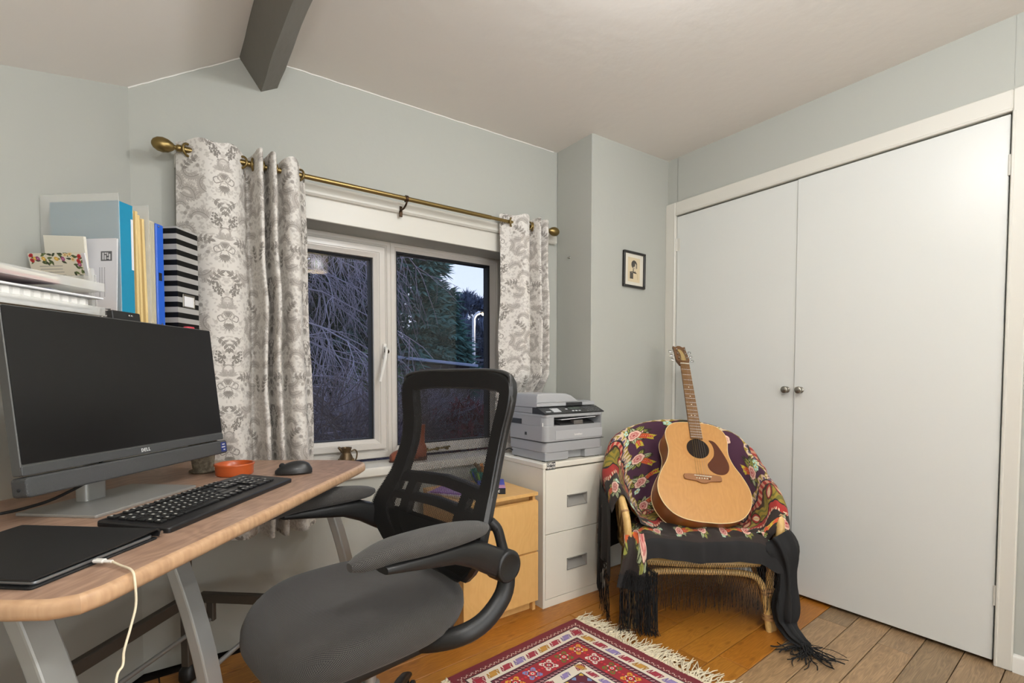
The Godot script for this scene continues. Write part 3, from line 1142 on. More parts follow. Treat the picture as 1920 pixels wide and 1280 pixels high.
func desk() -> void:
	var o := thing("computer_desk", "walnut topped computer desk on bowed silver legs across the corner", "desk", kp(-0.45, 0, 0.45), KB())
	var L := func(s: float, y: float, n: float) -> Vector3: return Vector3(s + 0.45, y, n - 0.45)
	# outline in (n, s)
	var raw := V2([0.10, 0.053, 0.10, -0.965])
	var left := smooth2(V2([0.10, -0.965, 0.31, -1.015, 0.60, -1.05, 0.74, -1.056]), 5)
	var right := smooth2(V2([0.725, 0.132, 0.61, 0.125, 0.31, 0.093, 0.10, 0.053]), 5)
	var poly := PackedVector2Array()
	for k in range(left.size() - 1, -1, -1):
		poly.append(left[k])
	poly.reverse()
	# counter-clockwise: down the left end, along the front, back along the right end
	var cw := PackedVector2Array(left)
	for q in V2([0.80, -1.048, 0.832, -1.025, 0.84, -0.99]):
		cw.append(q)
	for k in 9:
		cw.append(Vector2(0.84 - 0.006 * k / 8.0, -0.9 + 0.9 * k / 8.0))
	for q in V2([0.828, 0.06, 0.815, 0.09, 0.79, 0.112, 0.755, 0.126]):
		cw.append(q)
	cw.append_array(right)
	cw.reverse()
	var xf := Transform3D(Basis(Vector3(0, 0, 1), Vector3(1, 0, 0), Vector3(0, 1, 0)), L.call(0.0, 0.0, 0.0))
	if Geometry2D.is_polygon_clockwise(cw):
		cw.reverse()
	var m := MB.new()
	m.plate(cw, DY - 0.03, DY, 0.012, 4, xf, 1.6, 2)
	part("desktop", m, M.walnut, o)
	m = MB.new()
	m.plate(cw, DY - 0.03, DY, 0.012, 4, xf, 1.6, 1)
	part("edge_band", m, M.walnut_edge, o)
	# bowed legs of rectangular tube
	var prof := rrect(0.05, 0.028, 0.004, 2)
	for leg in [[-0.96, 0.70], [-0.56, 0.60], [0.045, 0.695]]:
		var s: float = leg[0]
		var n: float = leg[1]
		var p := PackedVector3Array()
		for k in 15:
			var y := (DY - 0.031) * (1.0 - k / 14.0)
			var f: float = 1.0 - y / 0.754
			p.append(L.call(s, maxf(y, 0.0), n - 0.045 + 0.34 * f - 0.2 * f * f))
		m = MB.new()
		m.sweep(p, prof, Vector3(0, 0, 1))
		part("leg", m, M.silver, o)
	# dark rear frame, rails and foot rods
	for s in [-0.02, -0.94]:
		part("rear_post", bx(Vector3(0.03, 0.69, 0.03), L.call(s, 0.4, 0.19), 0.003), M.dark_metal, o)
	part("rear_rail", bx(Vector3(0.95, 0.04, 0.025), L.call(-0.48, 0.30, 0.2), 0.003), M.dark_metal, o)
	part("top_rail", bx(Vector3(0.9, 0.03, 0.03), L.call(-0.46, DY - 0.047, 0.42), 0.003), M.dark_metal, o)
	for s in [-0.955, 0.04]:
		part("end_rail", bx(Vector3(0.026, 0.035, 0.60), L.call(s, 0.28, 0.5), 0.003), M.dark_metal, o)
		part("top_bracket", bx(Vector3(0.03, 0.026, 0.58), L.call(s, DY - 0.044, 0.45), 0.003), M.dark_metal, o)
	for q in [[0.24, 0.2], [0.47, 0.21]]:
		m = MB.new()
		m.tube(PackedVector3Array([L.call(-0.955, q[1], q[0]), L.call(0.04, q[1], q[0])]), 0.0075, 10)
		part("foot_rod", m, M.silver, o)
	for s in [-0.955, 0.04]:
		part("rod_bracket", bx(Vector3(0.02, 0.085, 0.028), L.call(s, 0.235, 0.24), 0.003), M.dark_metal, o)
		part("rod_bracket", bx(Vector3(0.02, 0.07, 0.028), L.call(s, 0.24, 0.47), 0.003), M.dark_metal, o)
	for q in [[-0.02, 0.19], [-0.94, 0.19]]:
		m = MB.new()
		m.lathe(V2([0.0, 0.0, 0.026, 0.0, 0.03, 0.012, 0.028, 0.04, 0.016, 0.056, 0.0, 0.056]), 18, Transform3D(Basis(), L.call(q[0], 0.0, q[1])))
		part("foot", m, M.black_plastic, o)

# ---------------------------------------------------------------- monitor
func text(s: String, height: float, depth: float, font := "Droid Sans") -> TextMesh:
	var f := SystemFont.new()
	f.font_names = PackedStringArray([font])
	f.font_weight = 700
	var t := TextMesh.new()
	t.text = s
	t.font = f
	t.font_size = 64
	t.pixel_size = height / 46.0
	t.depth = depth
	return t

func monitor() -> void:
	var a := deg_to_rad(40.9)
	var tl := deg_to_rad(6.2)
	var u := Vector3(sin(a), 0, -cos(a))
	var n0 := Vector3(cos(a), 0, sin(a))
	var n := n0 * cos(tl) + Vector3.UP * sin(tl)
	var v := n.cross(u)
	var org := Vector3(-0.0335, 0.898, -1.603)
	var at := kp(-0.51, DY, 0.40)
	var o := thing("computer_monitor", "large black flat monitor with speaker bar on a silver stand", "monitor", at, Basis(u, Vector3.UP, n0))
	# screen head in its own tilted axes, as seen from the thing
	var inv := o.transform.affine_inverse()
	var hd := inv * Transform3D(Basis(u, v, n), org)
	var W := 0.6
	var H := 0.35
	var m := MB.new()
	m.plate(rrect(W, H, 0.004, 2, Vector2(0, H / 2)), -0.022, -0.0005, 0.002, 2, hd)
	m.plate(rrect(W * 0.55, H * 0.6, 0.02, 4, Vector2(0, H * 0.5)), -0.045, -0.02, 0.012, 3, hd)
	part("housing", m, mat(c8(92, 92, 90), 0.45, 0.3), o)
	m = MB.new()
	m.plate(rrect(W - 0.006, H - 0.026, 0.002, 1, Vector2(0, H / 2 + 0.0105)), -0.002, 0.0008, 0.0, 1, hd)
	var sc := mat(c8(17, 16, 16), 0.3)
	part("screen", m, sc, o)
	m = MB.new()
	m.plate(rrect(W - 0.001, 0.0195, 0.002, 1, Vector2(0, 0.0102)), -0.003, 0.0014, 0.001, 2, hd)
	part("bottom_bezel", m, mat(c8(84, 85, 85), 0.42, 0.3), o)
	var tm := text("DELL", 0.009, 0.0006)
	part("lettering", tm, mat(c8(216, 216, 214), 0.4), o, hd * T(0.0, 0.0105, 0.0018))
	m = MB.new()
	m.plate(rrect(0.604, 0.041, 0.008, 4, Vector2(0, -0.0235)), -0.026, 0.010, 0.004, 3, hd)
	part("speaker_bar", m, bump(tri_map(mat(c8(70, 71, 71), 0.6), Vector3(90, 90, 90)), M.weave, 0.05), o)
	m = MB.new()
	m.plate(rrect(0.024, 0.03, 0.003, 2, Vector2(0.283, -0.0235)), 0.0098, 0.0106, 0.0, 1, hd)
	part("badge", m, mat(c8(40, 56, 120), 0.4), o)
	m = MB.new()
	for q in [[0.283, -0.015, 0.012], [0.282, -0.0235, 0.016], [0.285, -0.032, 0.008]]:
		m.plate(rrect(q[2], 0.003, 0.001, 1, Vector2(q[0], q[1])), 0.0106, 0.011, 0.0, 1, hd)
	part("badge_print", m, M.white_gloss, o)
	m = MB.new()
	m.lathe(V2([0.0, 0.0, 0.0035, 0.0, 0.0035, 0.001, 0.0, 0.001]), 12, hd * Transform3D(Basis(Vector3(0, 0, 1), PI / 2), Vector3(-0.3025, -0.027, -0.008)))
	part("headphone_socket", m, M.gasket, o)
	m = MB.new()
	m.plate(rrect(0.084, 0.024, 0.003, 2, Vector2(0.0, H + 0.010)), -0.02, -0.004, 0.002, 2, hd)
	var cm := part("camera_module", m, M.black_plastic, o)
	m = MB.new()
	for x in [0.008, 0.016]:
		m.lathe(V2([0.0, 0.0, 0.003, 0.0, 0.0025, 0.001, 0.0, 0.0012]), 10, hd * Transform3D(Basis(Vector3.RIGHT, PI / 2), Vector3(x, H + 0.012, -0.0042)))
	part("camera_lens", m, M.chrome, cm)
	# neck and base plate stand square to the desk
	var dk := inv * Transform3D(KB(), kp(0, DY, 0))
	m = MB.new()
	var pr := rrect(0.062, 0.034, 0.012, 5)
	m.plate(pr, 0.004, 0.24, 0.0, 1, dk * Transform3D(Basis(Vector3(1, 0, 0), Vector3(0, 0, -1), Vector3(0, 1, 0)), Vector3(-0.525, 0, 0.345)))
	m.box(dk * T(-0.525, 0.225, 0.372), Vector3(0.05, 0.05, 0.05), 0.006)
	part("neck", m, M.silver, o)
	m = MB.new()
	m.plate(rrect(0.31, 0.20, 0.006, 3), 0.0, 0.007, 0.0015, 2, dk * Transform3D(Basis(Vector3(1, 0, 0), Vector3(0, 0, -1), Vector3(0, 1, 0)), Vector3(-0.51, 0, 0.398)))
	part("base_plate", m, M.silver, o)
	m = MB.new()
	m.tube(smooth3(PackedVector3Array([kp(-0.5, 0.96, 0.372), kp(-0.535, 0.86, 0.37), kp(-0.6, 0.818, 0.345), kp(-0.66, 0.8025, 0.318), kp(-0.72, 0.796, 0.278), kp(-0.86, 0.789, 0.225), kp(-1.0, 0.789, 0.2)])), 0.0035, 8)
	tag(part("monitor_cable", m, M.black_matt), "black cable drooping from behind the monitor onto the desk", "cable")

# ---------------------------------------------------------------- things on the desk
func desk_things() -> void:
	# keyboard
	var kx := (U * 0.9986 + N * -0.02).normalized()
	var kn := kx.cross(Vector3.UP)
	kn = -Vector3.UP.cross(kx) * -1.0
	kn = kx.cross(Vector3.UP).normalized()
	var tilt := 0.075
	var kb := Basis(kx, Vector3.UP, kn)
	var o := thing("keyboard", "black full-size keyboard lying along the front of the desk", "keyboard", kp(-0.508, DY, 0.657), kb)
	var tb := Basis(Vector3.RIGHT, tilt)
	var t0 := Transform3D(tb, Vector3(0, 0.0145, 0))
	var m := MB.new()
	var flat := Basis(Vector3(1, 0, 0), Vector3(0, 0, -1), Vector3(0, 1, 0))
	m.plate(smooth2(rrect(0.486, 0.158, 0.008, 3), 1, true), -0.011, 0.003, 0.004, 3, t0 * Transform3D(flat, Vector3.ZERO))
	part("keyboard_body", m, mat(c8(30, 30, 31), 0.38), o)
	for s in [-1, 1]:
		part("flip_foot", bx(Vector3(0.024, 0.018, 0.008), Vector3(0.19 * s, 0.008, -0.062), 0.002, Basis(Vector3.RIGHT, -0.3)), M.black_matt, o)
	var shapes := {}
	var keym := mat(c8(33, 33, 33), 0.28)
	var legend := mat(c8(206, 206, 200), 0.5)
	var kt := t0 * T(0, 0.003, 0)
	var pitch := 0.0188
	var rowsz := [-0.062, -0.037, -0.0182, 0.0006, 0.0194, 0.0382]
	var lay := [
		[1, -1, 1, 1, 1, 1, -0.5, 1, 1, 1, 1, -0.5, 1, 1, 1, 1],
		[1, 1, 1, 1, 1, 1, 1, 1, 1, 1, 1, 1, 1, 2],
		[1.5, 1, 1, 1, 1, 1, 1, 1, 1, 1, 1, 1, 1, 1.5],
		[1.75, 1, 1, 1, 1, 1, 1, 1, 1, 1, 1, 1, 2.25],
		[1.25, 1, 1, 1, 1, 1, 1, 1, 1, 1, 1, 1, 2.75],
		[1.25, 1.25, 1.25, 6.25, 1.25, 1.25, 1.25, 1.25]]
	var lm := MB.new()
	var x0 := -0.228
	var place := func(x: float, z: float, w: float, h: float) -> void:
		var id := "%.2f_%.2f" % [w, h]
		if not shapes.has(id):
			var q := MB.new()
			q.plate(rrect(w - 0.0026, h - 0.0026, 0.0014, 2), 0.0, 0.0052, 0.0016, 2, Transform3D(flat, Vector3.ZERO))
			shapes[id] = q.mesh()
		part("key", shapes[id], keym, o, kt * T(x + w / 2, 0.0, z))
		if w < 0.03:
			lm.box(kt * T(x + w / 2 - 0.003, 0.00535, z - 0.002), Vector3(0.0042, 0.0004, 0.0046))
	for r in 6:
		var x := x0
		for w in lay[r]:
			if w > 0:
				place.call(x, rowsz[r], w * pitch, pitch)
			x += absf(w) * pitch
	var xc := x0 + 15.35 * pitch
	for r in [0, 1, 2, 4, 5]:
		for c in 3:
			if r == 4 and c != 1:
				continue
			place.call(xc + c * pitch, rowsz[r], pitch, pitch)
	var xn := xc + 3.35 * pitch
	for r in 5:
		for c in 4:
			if r == 4 and c == 1:
				continue
			if c == 3 and r in [2, 4]:
				continue
			place.call(xn + c * pitch, rowsz[r + 1] + (pitch / 2 if (c == 3 and r in [1, 3]) else 0.0), pitch * (2.0 if (r == 4 and c == 0) else 1.0), pitch * (2.0 if (c == 3 and r in [1, 3]) else 1.0))
	part("key_legends", lm, legend, o).set_meta("kind", "stuff")
	# mouse
	var md := (U * -0.42 - N * 0.9).normalized()
	var mb := Basis(md.cross(Vector3.UP) * -1.0, Vector3.UP, -md * -1.0)
	mb = Basis(Vector3.UP.cross(md), Vector3.UP, md)
	o = thing("computer_mouse", "black mouse beside the right end of the keyboard", "mouse", kp(-0.148, DY, 0.672), mb)
	var rings := []
	for k in 13:
		var f := k / 12.0
		var z := -0.055 + 0.11 * f
		var w := 0.031 * pow(sin(PI * clampf(f * 0.94 + 0.03, 0, 1)), 0.42)
		var h := 0.037 * pow(sin(PI * clampf(pow(f, 0.72) * 0.95 + 0.03, 0, 1)), 0.55)
		var row := PackedVector3Array()
		for j in 20:
			var a := TAU * j / 20.0
			row.append(Vector3(cos(a) * w, (h * sin(a) if sin(a) > 0 else 0.004 * sin(a)) + 0.006, z))
		rings.append(row)
	m = MB.new()
	m.loft(rings, true, true)
	part("mouse_body", m, mat(c8(38, 38, 38), 0.36), o)
	m = MB.new()
	m.lathe(V2([0.0, -0.003, 0.009, -0.003, 0.0095, 0.0, 0.009, 0.003, 0.0, 0.003]), 18, Transform3D(Basis(Vector3(0, 0, 1), PI / 2), Vector3(0, 0.028, 0.034)))
	part("scroll_wheel", m, M.black_matt, o)
	# glazed dish
	o = thing("terracotta_dish", "small round orange glazed terracotta dish behind the keyboard", "dish", kp(-0.172, DY, 0.487))
	m = MB.new()
	m.lathe(V2([0.0, 0.0, 0.05, 0.0, 0.054, 0.004, 0.055, 0.03, 0.0585, 0.033, 0.058, 0.037, 0.0545, 0.038, 0.051, 0.034, 0.049, 0.01, 0.0, 0.007]), 40)
	var tc := mat(c8(188, 86, 34), 0.25)
	tc.clearcoat_enabled = true
	tc.clearcoat = 0.4
	part("dish_bowl", m, tc, o)
	# stone pot with saucer and a pencil
	o = thing("stone_pot", "grey brown tapered pot on a saucer behind the monitor's right end", "pot", kp(-0.145, DY, 0.36))
	var pm := mat(Color.WHITE, 0.85)
	var nt := noise_tex(0.03, 256, 77, 4)
	var gr := Gradient.new()
	gr.colors = PackedColorArray([c8(88, 80, 66), c8(150, 142, 122)])
	nt.color_ramp = gr
	pm.albedo_texture = nt
	tri_map(pm, Vector3(9, 9, 9))
	m = MB.new()
	m.lathe(V2([0.0, 0.006, 0.029, 0.006, 0.041, 0.104, 0.044, 0.105, 0.045, 0.118, 0.041, 0.119, 0.038, 0.1, 0.027, 0.012, 0.0, 0.012]), 32, Transform3D(), true)
	part("pot_body", m, pm, o)
	m = MB.new()
	m.lathe(V2([0.0, 0.0, 0.034, 0.0, 0.041, 0.006, 0.04, 0.0085, 0.033, 0.006, 0.0, 0.006]), 32)
	part("saucer", m, pm, o)
	m = MB.new()
	var pa: Vector3 = Vector3(0.0, 0.02, 0.0)
	m.tube(PackedVector3Array([kp(-0.13, DY + 0.02, 0.36), kp(-0.055, DY + 0.138, 0.355), kp(-0.05, DY + 0.146, 0.355)]), [0.0036, 0.0036, 0.0005], 6)
	tag(part("pencil", m, mat(c8(206, 140, 60), 0.5)), "orange pencil leaning in the stone pot", "pencil")
	# tablet in its folio
	o = thing("tablet", "tablet in a black folio cover at the front left of the desk", "tablet", kp(-0.897, DY, 0.60), KB())
	var f2 := Transform3D(Basis(Vector3(1, 0, 0), Vector3(0, 0, -1), Vector3(0, 1, 0)), Vector3.ZERO)
	m = MB.new()
	m.plate(rrect(0.235, 0.285, 0.006, 3), 0.0, 0.004, 0.0015, 2, f2)
	part("folio_base", m, M.black_matt, o)
	m = MB.new()
	m.plate(rrect(0.222, 0.278, 0.01, 4), 0.0042, 0.0105, 0.002, 3, f2)
	part("tablet_body", m, mat(c8(150, 154, 158), 0.32, 0.8), o)
	m = MB.new()
	var rt := smooth3(V3([-0.119, 0.0168, 0, -0.06, 0.0172, 0, 0.04, 0.018, 0, 0.1, 0.0205, 0, 0.117, 0.02, 0, 0.1225, 0.0125, 0, 0.119, 0.004, 0]), 4)
	var rows := []
	for p in rt:
		rows.append(p)
	var pts := PackedVector2Array()
	for p in rt:
		pts.append(Vector2(p.x, p.y))
	for k in range(rt.size() - 1, -1, -1):
		var d := (rt[mini(k + 1, rt.size() - 1)] - rt[maxi(k - 1, 0)]).normalized()
		pts.append(Vector2(rt[k].x + d.y * 0.003, rt[k].y - d.x * 0.003))
	if Geometry2D.is_polygon_clockwise(pts):
		pts.reverse()
	m.plate(pts, -0.1425, 0.1425, 0.0, 1)
	part("folio_cover", m, mat(c8(26, 26, 26), 0.55), o)
	m = MB.new()
	m.tube(V3([0.126, 0.009, 0.02, 0.126, 0.009, 0.142]), 0.0042, 10)
	part("stylus", m, M.chrome, o)
	# charging cable
	var cab := thing("charging_cable", "white charging cable hanging over the front edge of the desk", "cable", kp(-0.915, DY, 0.75))
	var inv := cab.transform.affine_inverse()
	m = MB.new()
	m.box(inv * Transform3D(KB(), kp(-0.917, DY + 0.0085, 0.755)), Vector3(0.011, 0.006, 0.02), 0.002)
	m.box(inv * Transform3D(KB(), kp(-0.918, DY + 0.0085, 0.772)), Vector3(0.006, 0.0045, 0.016), 0.0015)
	part("plug", m, M.white_gloss, cab)
	m = MB.new()
	var path := PackedVector3Array()
	for p in smooth3(PackedVector3Array([kp(-0.918, DY + 0.0085, 0.778), kp(-0.926, DY + 0.006, 0.8), kp(-0.942, DY + 0.005, 0.835), kp(-0.952, DY - 0.01, 0.849), kp(-0.953, DY - 0.045, 0.8505), kp(-0.964, DY - 0.075, 0.851), kp(-0.978, DY - 0.105, 0.852), kp(-0.982, DY - 0.125, 0.853), kp(-0.997, DY - 0.15, 0.855), kp(-1.0, DY - 0.3, 0.86), kp(-0.99, 0.25, 0.87), kp(-1.02, 0.02, 0.9), kp(-1.15, 0.006, 0.95)])):
		path.append(inv * p)
	m.tube(path, 0.0019, 8)
	part("cord", m, mat(c8(226, 214, 186), 0.5), cab)

# ---------------------------------------------------------------- wall shelf over the desk, and what stands on it
func kthing(called: String, label: String, cat: String, s: float, y: float, n: float, group := "") -> Node3D:
	return thing(called, label, cat, kp(s, y, n), KB(), group)

func sheetbox(m: MB, s0: float, s1: float, y0: float, y1: float, n0: float, n1: float, o: Vector3, bev := 0.0) -> void:
	m.box(T((s0 + s1) / 2 - o.x, (y0 + y1) / 2 - o.y, (n0 + n1) / 2 - o.z), Vector3(s1 - s0, y1 - y0, n1 - n0), bev)

func shelf() -> void:
	var SY := 1.258
	var o := kthing("wall_shelf", "pale wooden shelf on the diagonal wall above the monitor", "shelf", -0.55, SY - 0.018, 0.0)
	part("shelf_board", bx(Vector3(1.06, 0.018, 0.296), Vector3(0, 0.009, 0.149), 0.002), M.birch, o)
	for s in [-0.4, 0.4]:
		part("bracket", bx(Vector3(0.02, 0.012, 0.22), Vector3(s, -0.006, 0.11), 0.002), M.white_gloss, o)
		part("bracket", bx(Vector3(0.02, 0.16, 0.012), Vector3(s, -0.08, 0.006), 0.002), M.white_gloss, o)
	var frost := mat(Color(0.92, 0.92, 0.9, 0.33), 0.5)
	frost.transparency = BaseMaterial3D.TRANSPARENCY_ALPHA
	frost.cull_mode = BaseMaterial3D.CULL_DISABLED
	# frosted magazine box with files in it
	var c := Vector3(-0.268, SY, 0.125)
	o = kthing("file_box", "frosted translucent magazine box holding a blue folder", "box", c.x, c.y, c.z)
	var m := MB.new()
	sheetbox(m, -0.322, -0.3195, SY, SY + 0.372, 0.004, 0.252, c)
	sheetbox(m, -0.217, -0.2145, SY, SY + 0.372, 0.004, 0.252, c)
	sheetbox(m, -0.3195, -0.217, SY, SY + 0.372, 0.004, 0.0065, c)
	sheetbox(m, -0.3195, -0.217, SY, SY + 0.003, 0.0065, 0.252, c)
	part("box_shell", m, frost, o)
	c = Vector3(-0.29, SY + 0.003, 0.14)
	o = kthing("blue_folder", "turquoise ring folder standing in the frosted box", "folder", c.x, c.y, c.z)
	m = MB.new()
	var teal := mat(c8(20, 140, 178), 0.45)
	sheetbox(m, -0.3185, -0.3165, SY + 0.003, SY + 0.352, 0.03, 0.245, c, 0.0008)
	sheetbox(m, -0.268, -0.266, SY + 0.003, SY + 0.352, 0.03, 0.245, c, 0.0008)
	part("folder_cover", m, teal, o)
	m = MB.new()
	sheetbox(m, -0.3165, -0.268, SY + 0.003, SY + 0.352, 0.242, 0.246, c, 0.001)
	part("folder_spine", m, teal, o)
	m = MB.new()
	sheetbox(m, -0.276, -0.269, SY + 0.16, SY + 0.31, 0.2455, 0.2472, c)
	part("spine_label", m, M.paper, o)
	m = MB.new()
	sheetbox(m, -0.314, -0.27, SY + 0.006, SY + 0.34, 0.035, 0.238, c)
	part("pages", m, M.paper, o)
	# yellow card wallets
	var yel := mat(c8(226, 200, 140), 0.7)
	for k in 4:
		var s0 := -0.2645 + 0.0118 * k
		m = MB.new()
		m.box(Transform3D(Basis(Vector3.UP, 0.02 * (k - 1.5)) * Basis(Vector3(0, 0, 1), 0.012 * (k - 1)), Vector3(0, 0.174 - 0.004 * k, 0)), Vector3(0.0085, 0.348 - 0.008 * k, 0.21 + 0.006 * (k % 2)), 0.002)
		var w := part("card_wallet", m, yel, null, Transform3D(KB(), kp(s0 + 0.004, SY + 0.003, 0.135)))
		tag(w, ["buff card wallet beside the turquoise folder", "second buff card wallet from the turquoise folder", "third buff card wallet from the turquoise folder", "buff card wallet at the right wall of the frosted box"][k], "folder", "buff card wallets")
	# clear sleeve of papers, blue box file
	c = Vector3(-0.19, SY, 0.13)
	o = kthing("document_case", "beige document case between frosted box and blue case", "case", c.x, c.y, c.z)
	m = MB.new()
	sheetbox(m, -0.2105, -0.176, SY, SY + 0.333, 0.02, 0.238, c, 0.003)
	part("case_body", m, mat(c8(206, 200, 178), 0.55), o)
	m = MB.new()
	for k in 5:
		sheetbox(m, -0.206 + 0.006 * k, -0.2035 + 0.006 * k, SY + 0.004, SY + 0.328, 0.2375, 0.2392, c)
	part("case_ribs", m, mat(c8(190, 184, 164), 0.6), o)
	c = Vector3(-0.158, SY, 0.13)
	o = kthing("blue_case", "bright blue slim case left of the striped box", "case", c.x, c.y, c.z)
	m = MB.new()
	sheetbox(m, -0.174, -0.143, SY, SY + 0.331, 0.02, 0.240, c, 0.003)
	part("case_body", m, mat(c8(36, 96, 206), 0.4), o)
	m = MB.new()
	sheetbox(m, -0.167, -0.155, SY + 0.15, SY + 0.175, 0.2395, 0.2412, c, 0.0005)
	part("case_catch", m, M.black_matt, o)
	m = MB.new()
	m.lathe(V2([0, 0, 0.003, 0, 0.002, 0.002, 0, 0.002]), 10, Transform3D(Basis(Vector3.RIGHT, PI / 2), Vector3(0, 0.012, 0.11)))
	m.lathe(V2([0, 0, 0.003, 0, 0.002, 0.002, 0, 0.002]), 10, Transform3D(Basis(Vector3.RIGHT, PI / 2), Vector3(-0.006, 0.322, 0.11)))
	part("case_stud", m, M.chrome, o)
	# striped magazine file, narrow stripes as the print of its card
	c = Vector3(-0.075, SY, 0.15)
	o = kthing("striped_file", "black and white striped magazine file with metal label holder", "box", c.x, c.y, c.z)
	var im := Image.create_empty(8, 512, false, Image.FORMAT_RGB8)
	im.fill(c8(226, 224, 220))
	for k in 10:
		im.fill_rect(Rect2i(0, 10 + int(k * 52.5), 8, 26), c8(24, 24, 23))
	var stm := mat(Color.WHITE, 0.5)
	stm.albedo_texture = tex(im)
	m = MB.new()
	var z1 := 0.27
	var P := func(s: float, y: float, n: float) -> Vector3: return Vector3(s - c.x, y - c.y, n - c.z)
	var top := SY + 0.335
	for q in [[-0.126, 0.04, -0.126, z1], [-0.126, z1, -0.03, z1], [-0.03, z1, -0.03, 0.04], [-0.03, 0.04, -0.126, 0.04]]:
		m.quad(P.call(q[0], SY, q[1]), P.call(q[2], SY, q[3]), P.call(q[2], top, q[3]), P.call(q[0], top, q[1]))
		m.quad(P.call(q[2], SY, q[3]), P.call(q[0], SY, q[1]), P.call(q[0], top, q[1]), P.call(q[2], top, q[3]))
	part("file_card", m, stm, o)
	m = MB.new()
	sheetbox(m, -0.1245, -0.0315, SY, SY + 0.003, 0.042, z1 - 0.001, c)
	sheetbox(m, -0.12, -0.036, SY + 0.003, SY + 0.3, 0.05, 0.255, c, 0.002)
	part("magazines", m, M.paper, o)
	m = MB.new()
	for q in [[-0.106, -0.05, 1.331, 1.335], [-0.106, -0.05, 1.369, 1.375], [-0.106, -0.1, 1.331, 1.375], [-0.056, -0.05, 1.331, 1.375]]:
		sheetbox(m, q[0], q[1], q[2], q[3], z1, z1 + 0.003, c, 0.001)
	part("label_holder", m, M.steel, o)
	m = MB.new()
	sheetbox(m, -0.1, -0.056, 1.335, 1.369, z1 + 0.0002, z1 + 0.001, c)
	part("label_card", m, M.paper, o)
	m = MB.new()
	m.plate(rrect(0.034, 0.022, 0.008, 4), 0.0, 0.008, 0.003, 2, Transform3D(Basis(Vector3(1, 0, 0), Vector3(0, 0, -1), Vector3(0, 1, 0)), Vector3.ZERO))
	tag(part("pink_eraser", m, mat(c8(226, 74, 92), 0.5), null, Transform3D(KB(), kp(-0.097, SY, 0.284))), "small flat pink eraser in front of the striped file", "eraser")
	# letter propped on its edge
	im = Image.create_empty(128, 256, false, Image.FORMAT_RGB8)
	im.fill(c8(222, 222, 226))
	im.fill_rect(Rect2i(86, 40, 30, 30), c8(92, 92, 94))
	for q in [[90, 44, 4, 22], [96, 44, 6, 4], [96, 52, 4, 14], [103, 44, 3, 10], [108, 48, 4, 18], [102, 60, 10, 3]]:
		im.fill_rect(Rect2i(q[0], q[1], q[2], q[3]), c8(214, 214, 216))
	im.fill_rect(Rect2i(82, 218, 30, 30), c8(92, 92, 94))
	dab(im, Vector2(98, 231), 11, 11, 0, c8(220, 220, 222))
	dab(im, Vector2(98, 231), 7, 7, 0, c8(92, 92, 94))
	stroke(im, V2([92, 238, 86, 246]), 2, c8(220, 220, 222))
	for k in 3:
		for j in range(0, 60 if k == 0 else 90, 4):
			im.fill_rect(Rect2i(88 + 7 * k - (20 if k == 2 else 0), 90 + j, 2, 3), c8(150, 150, 154))
	var em := mat(Color.WHITE, 0.7)
	em.albedo_texture = tex(im)
	c = Vector3(-0.336, SY, 0.185)
	o = kthing("letter", "white printed letter standing against the frosted box", "letter", c.x, c.y, c.z)
	m = MB.new()
	var lean := 0.012
	m.quad(P.call(-0.3375 - lean, SY, 0.115), P.call(-0.3375 - lean, SY, 0.262), P.call(-0.336, SY + 0.238, 0.255), P.call(-0.336, SY + 0.238, 0.11))
	for q in m.v.size():
		m.v[q] += Vector3(-0.075, SY, 0.15) - c
	part("letter_front", m, em, o)
	m = MB.new()
	m.box(Transform3D(Basis(Vector3(0, 0, 1), -0.045), Vector3(-0.0035, 0.119, 0.001)), Vector3(0.0022, 0.236, 0.144))
	part("letter_sheets", m, M.paper, o)
	# folded card and floral card in front of the letter
	c = Vector3(-0.355, SY + 0.09, 0.12)
	o = kthing("cream_card", "cream card with a pink square standing behind the floral card", "card", c.x, c.y, c.z)
	var tilt := Basis(Vector3(0, 0, 1), 0.12)
	m = MB.new()
	m.box(Transform3D(tilt * Basis(Vector3.RIGHT, 0.05), Vector3(0, 0.075, 0)), Vector3(0.008, 0.15, 0.125), 0.001)
	part("card_body", m, mat(c8(226, 222, 208), 0.7), o)
	m = MB.new()
	m.box(Transform3D(tilt * Basis(Vector3.RIGHT, 0.05), Vector3(-0.0006, 0.09, -0.012)), Vector3(0.0085, 0.04, 0.036))
	part("pink_square", m, mat(c8(226, 178, 168), 0.7), o)
	m = MB.new()
	for k in 4:
		m.box(Transform3D(tilt * Basis(Vector3.RIGHT, 0.05), Vector3(-0.0006, 0.122 - 0.006 * k, 0.05)), Vector3(0.0085, 0.004, 0.007))
	part("card_print", m, M.gasket, o)
	im = Image.create_empty(256, 192, false, Image.FORMAT_RGB8)
	im.fill(c8(222, 214, 196))
	var r := RandomNumberGenerator.new()
	r.seed = 31
	for k in 46:
		var p := Vector2(r.randf_range(0, 256), r.randf_range(0, 46)) if k < 30 else Vector2(r.randf_range(206, 256), r.randf_range(40, 190))
		leaf(im, p, r.randf() * TAU, 26, 5, [c8(70, 84, 44), c8(96, 110, 60), c8(54, 62, 36)][k % 3])
	for k in 16:
		var p := Vector2(r.randf_range(4, 250), r.randf_range(6, 36)) if k < 11 else Vector2(r.randf_range(212, 250), r.randf_range(40, 180))
		dab(im, p, 12, 9, r.randf() * 3, [c8(186, 40, 46), c8(218, 168, 70), c8(226, 200, 150), c8(150, 70, 110)][k % 4])
		dab(im, p, 5, 4, 0, [c8(140, 24, 34), c8(240, 210, 120), c8(196, 150, 90), c8(196, 130, 160)][k % 4])
	for k in 6:
		var w := 90 + r.randi() % 50
		im.fill_rect(Rect2i(100 - w / 2, 66 + 16 * k, w, 3), c8(140, 138, 132))
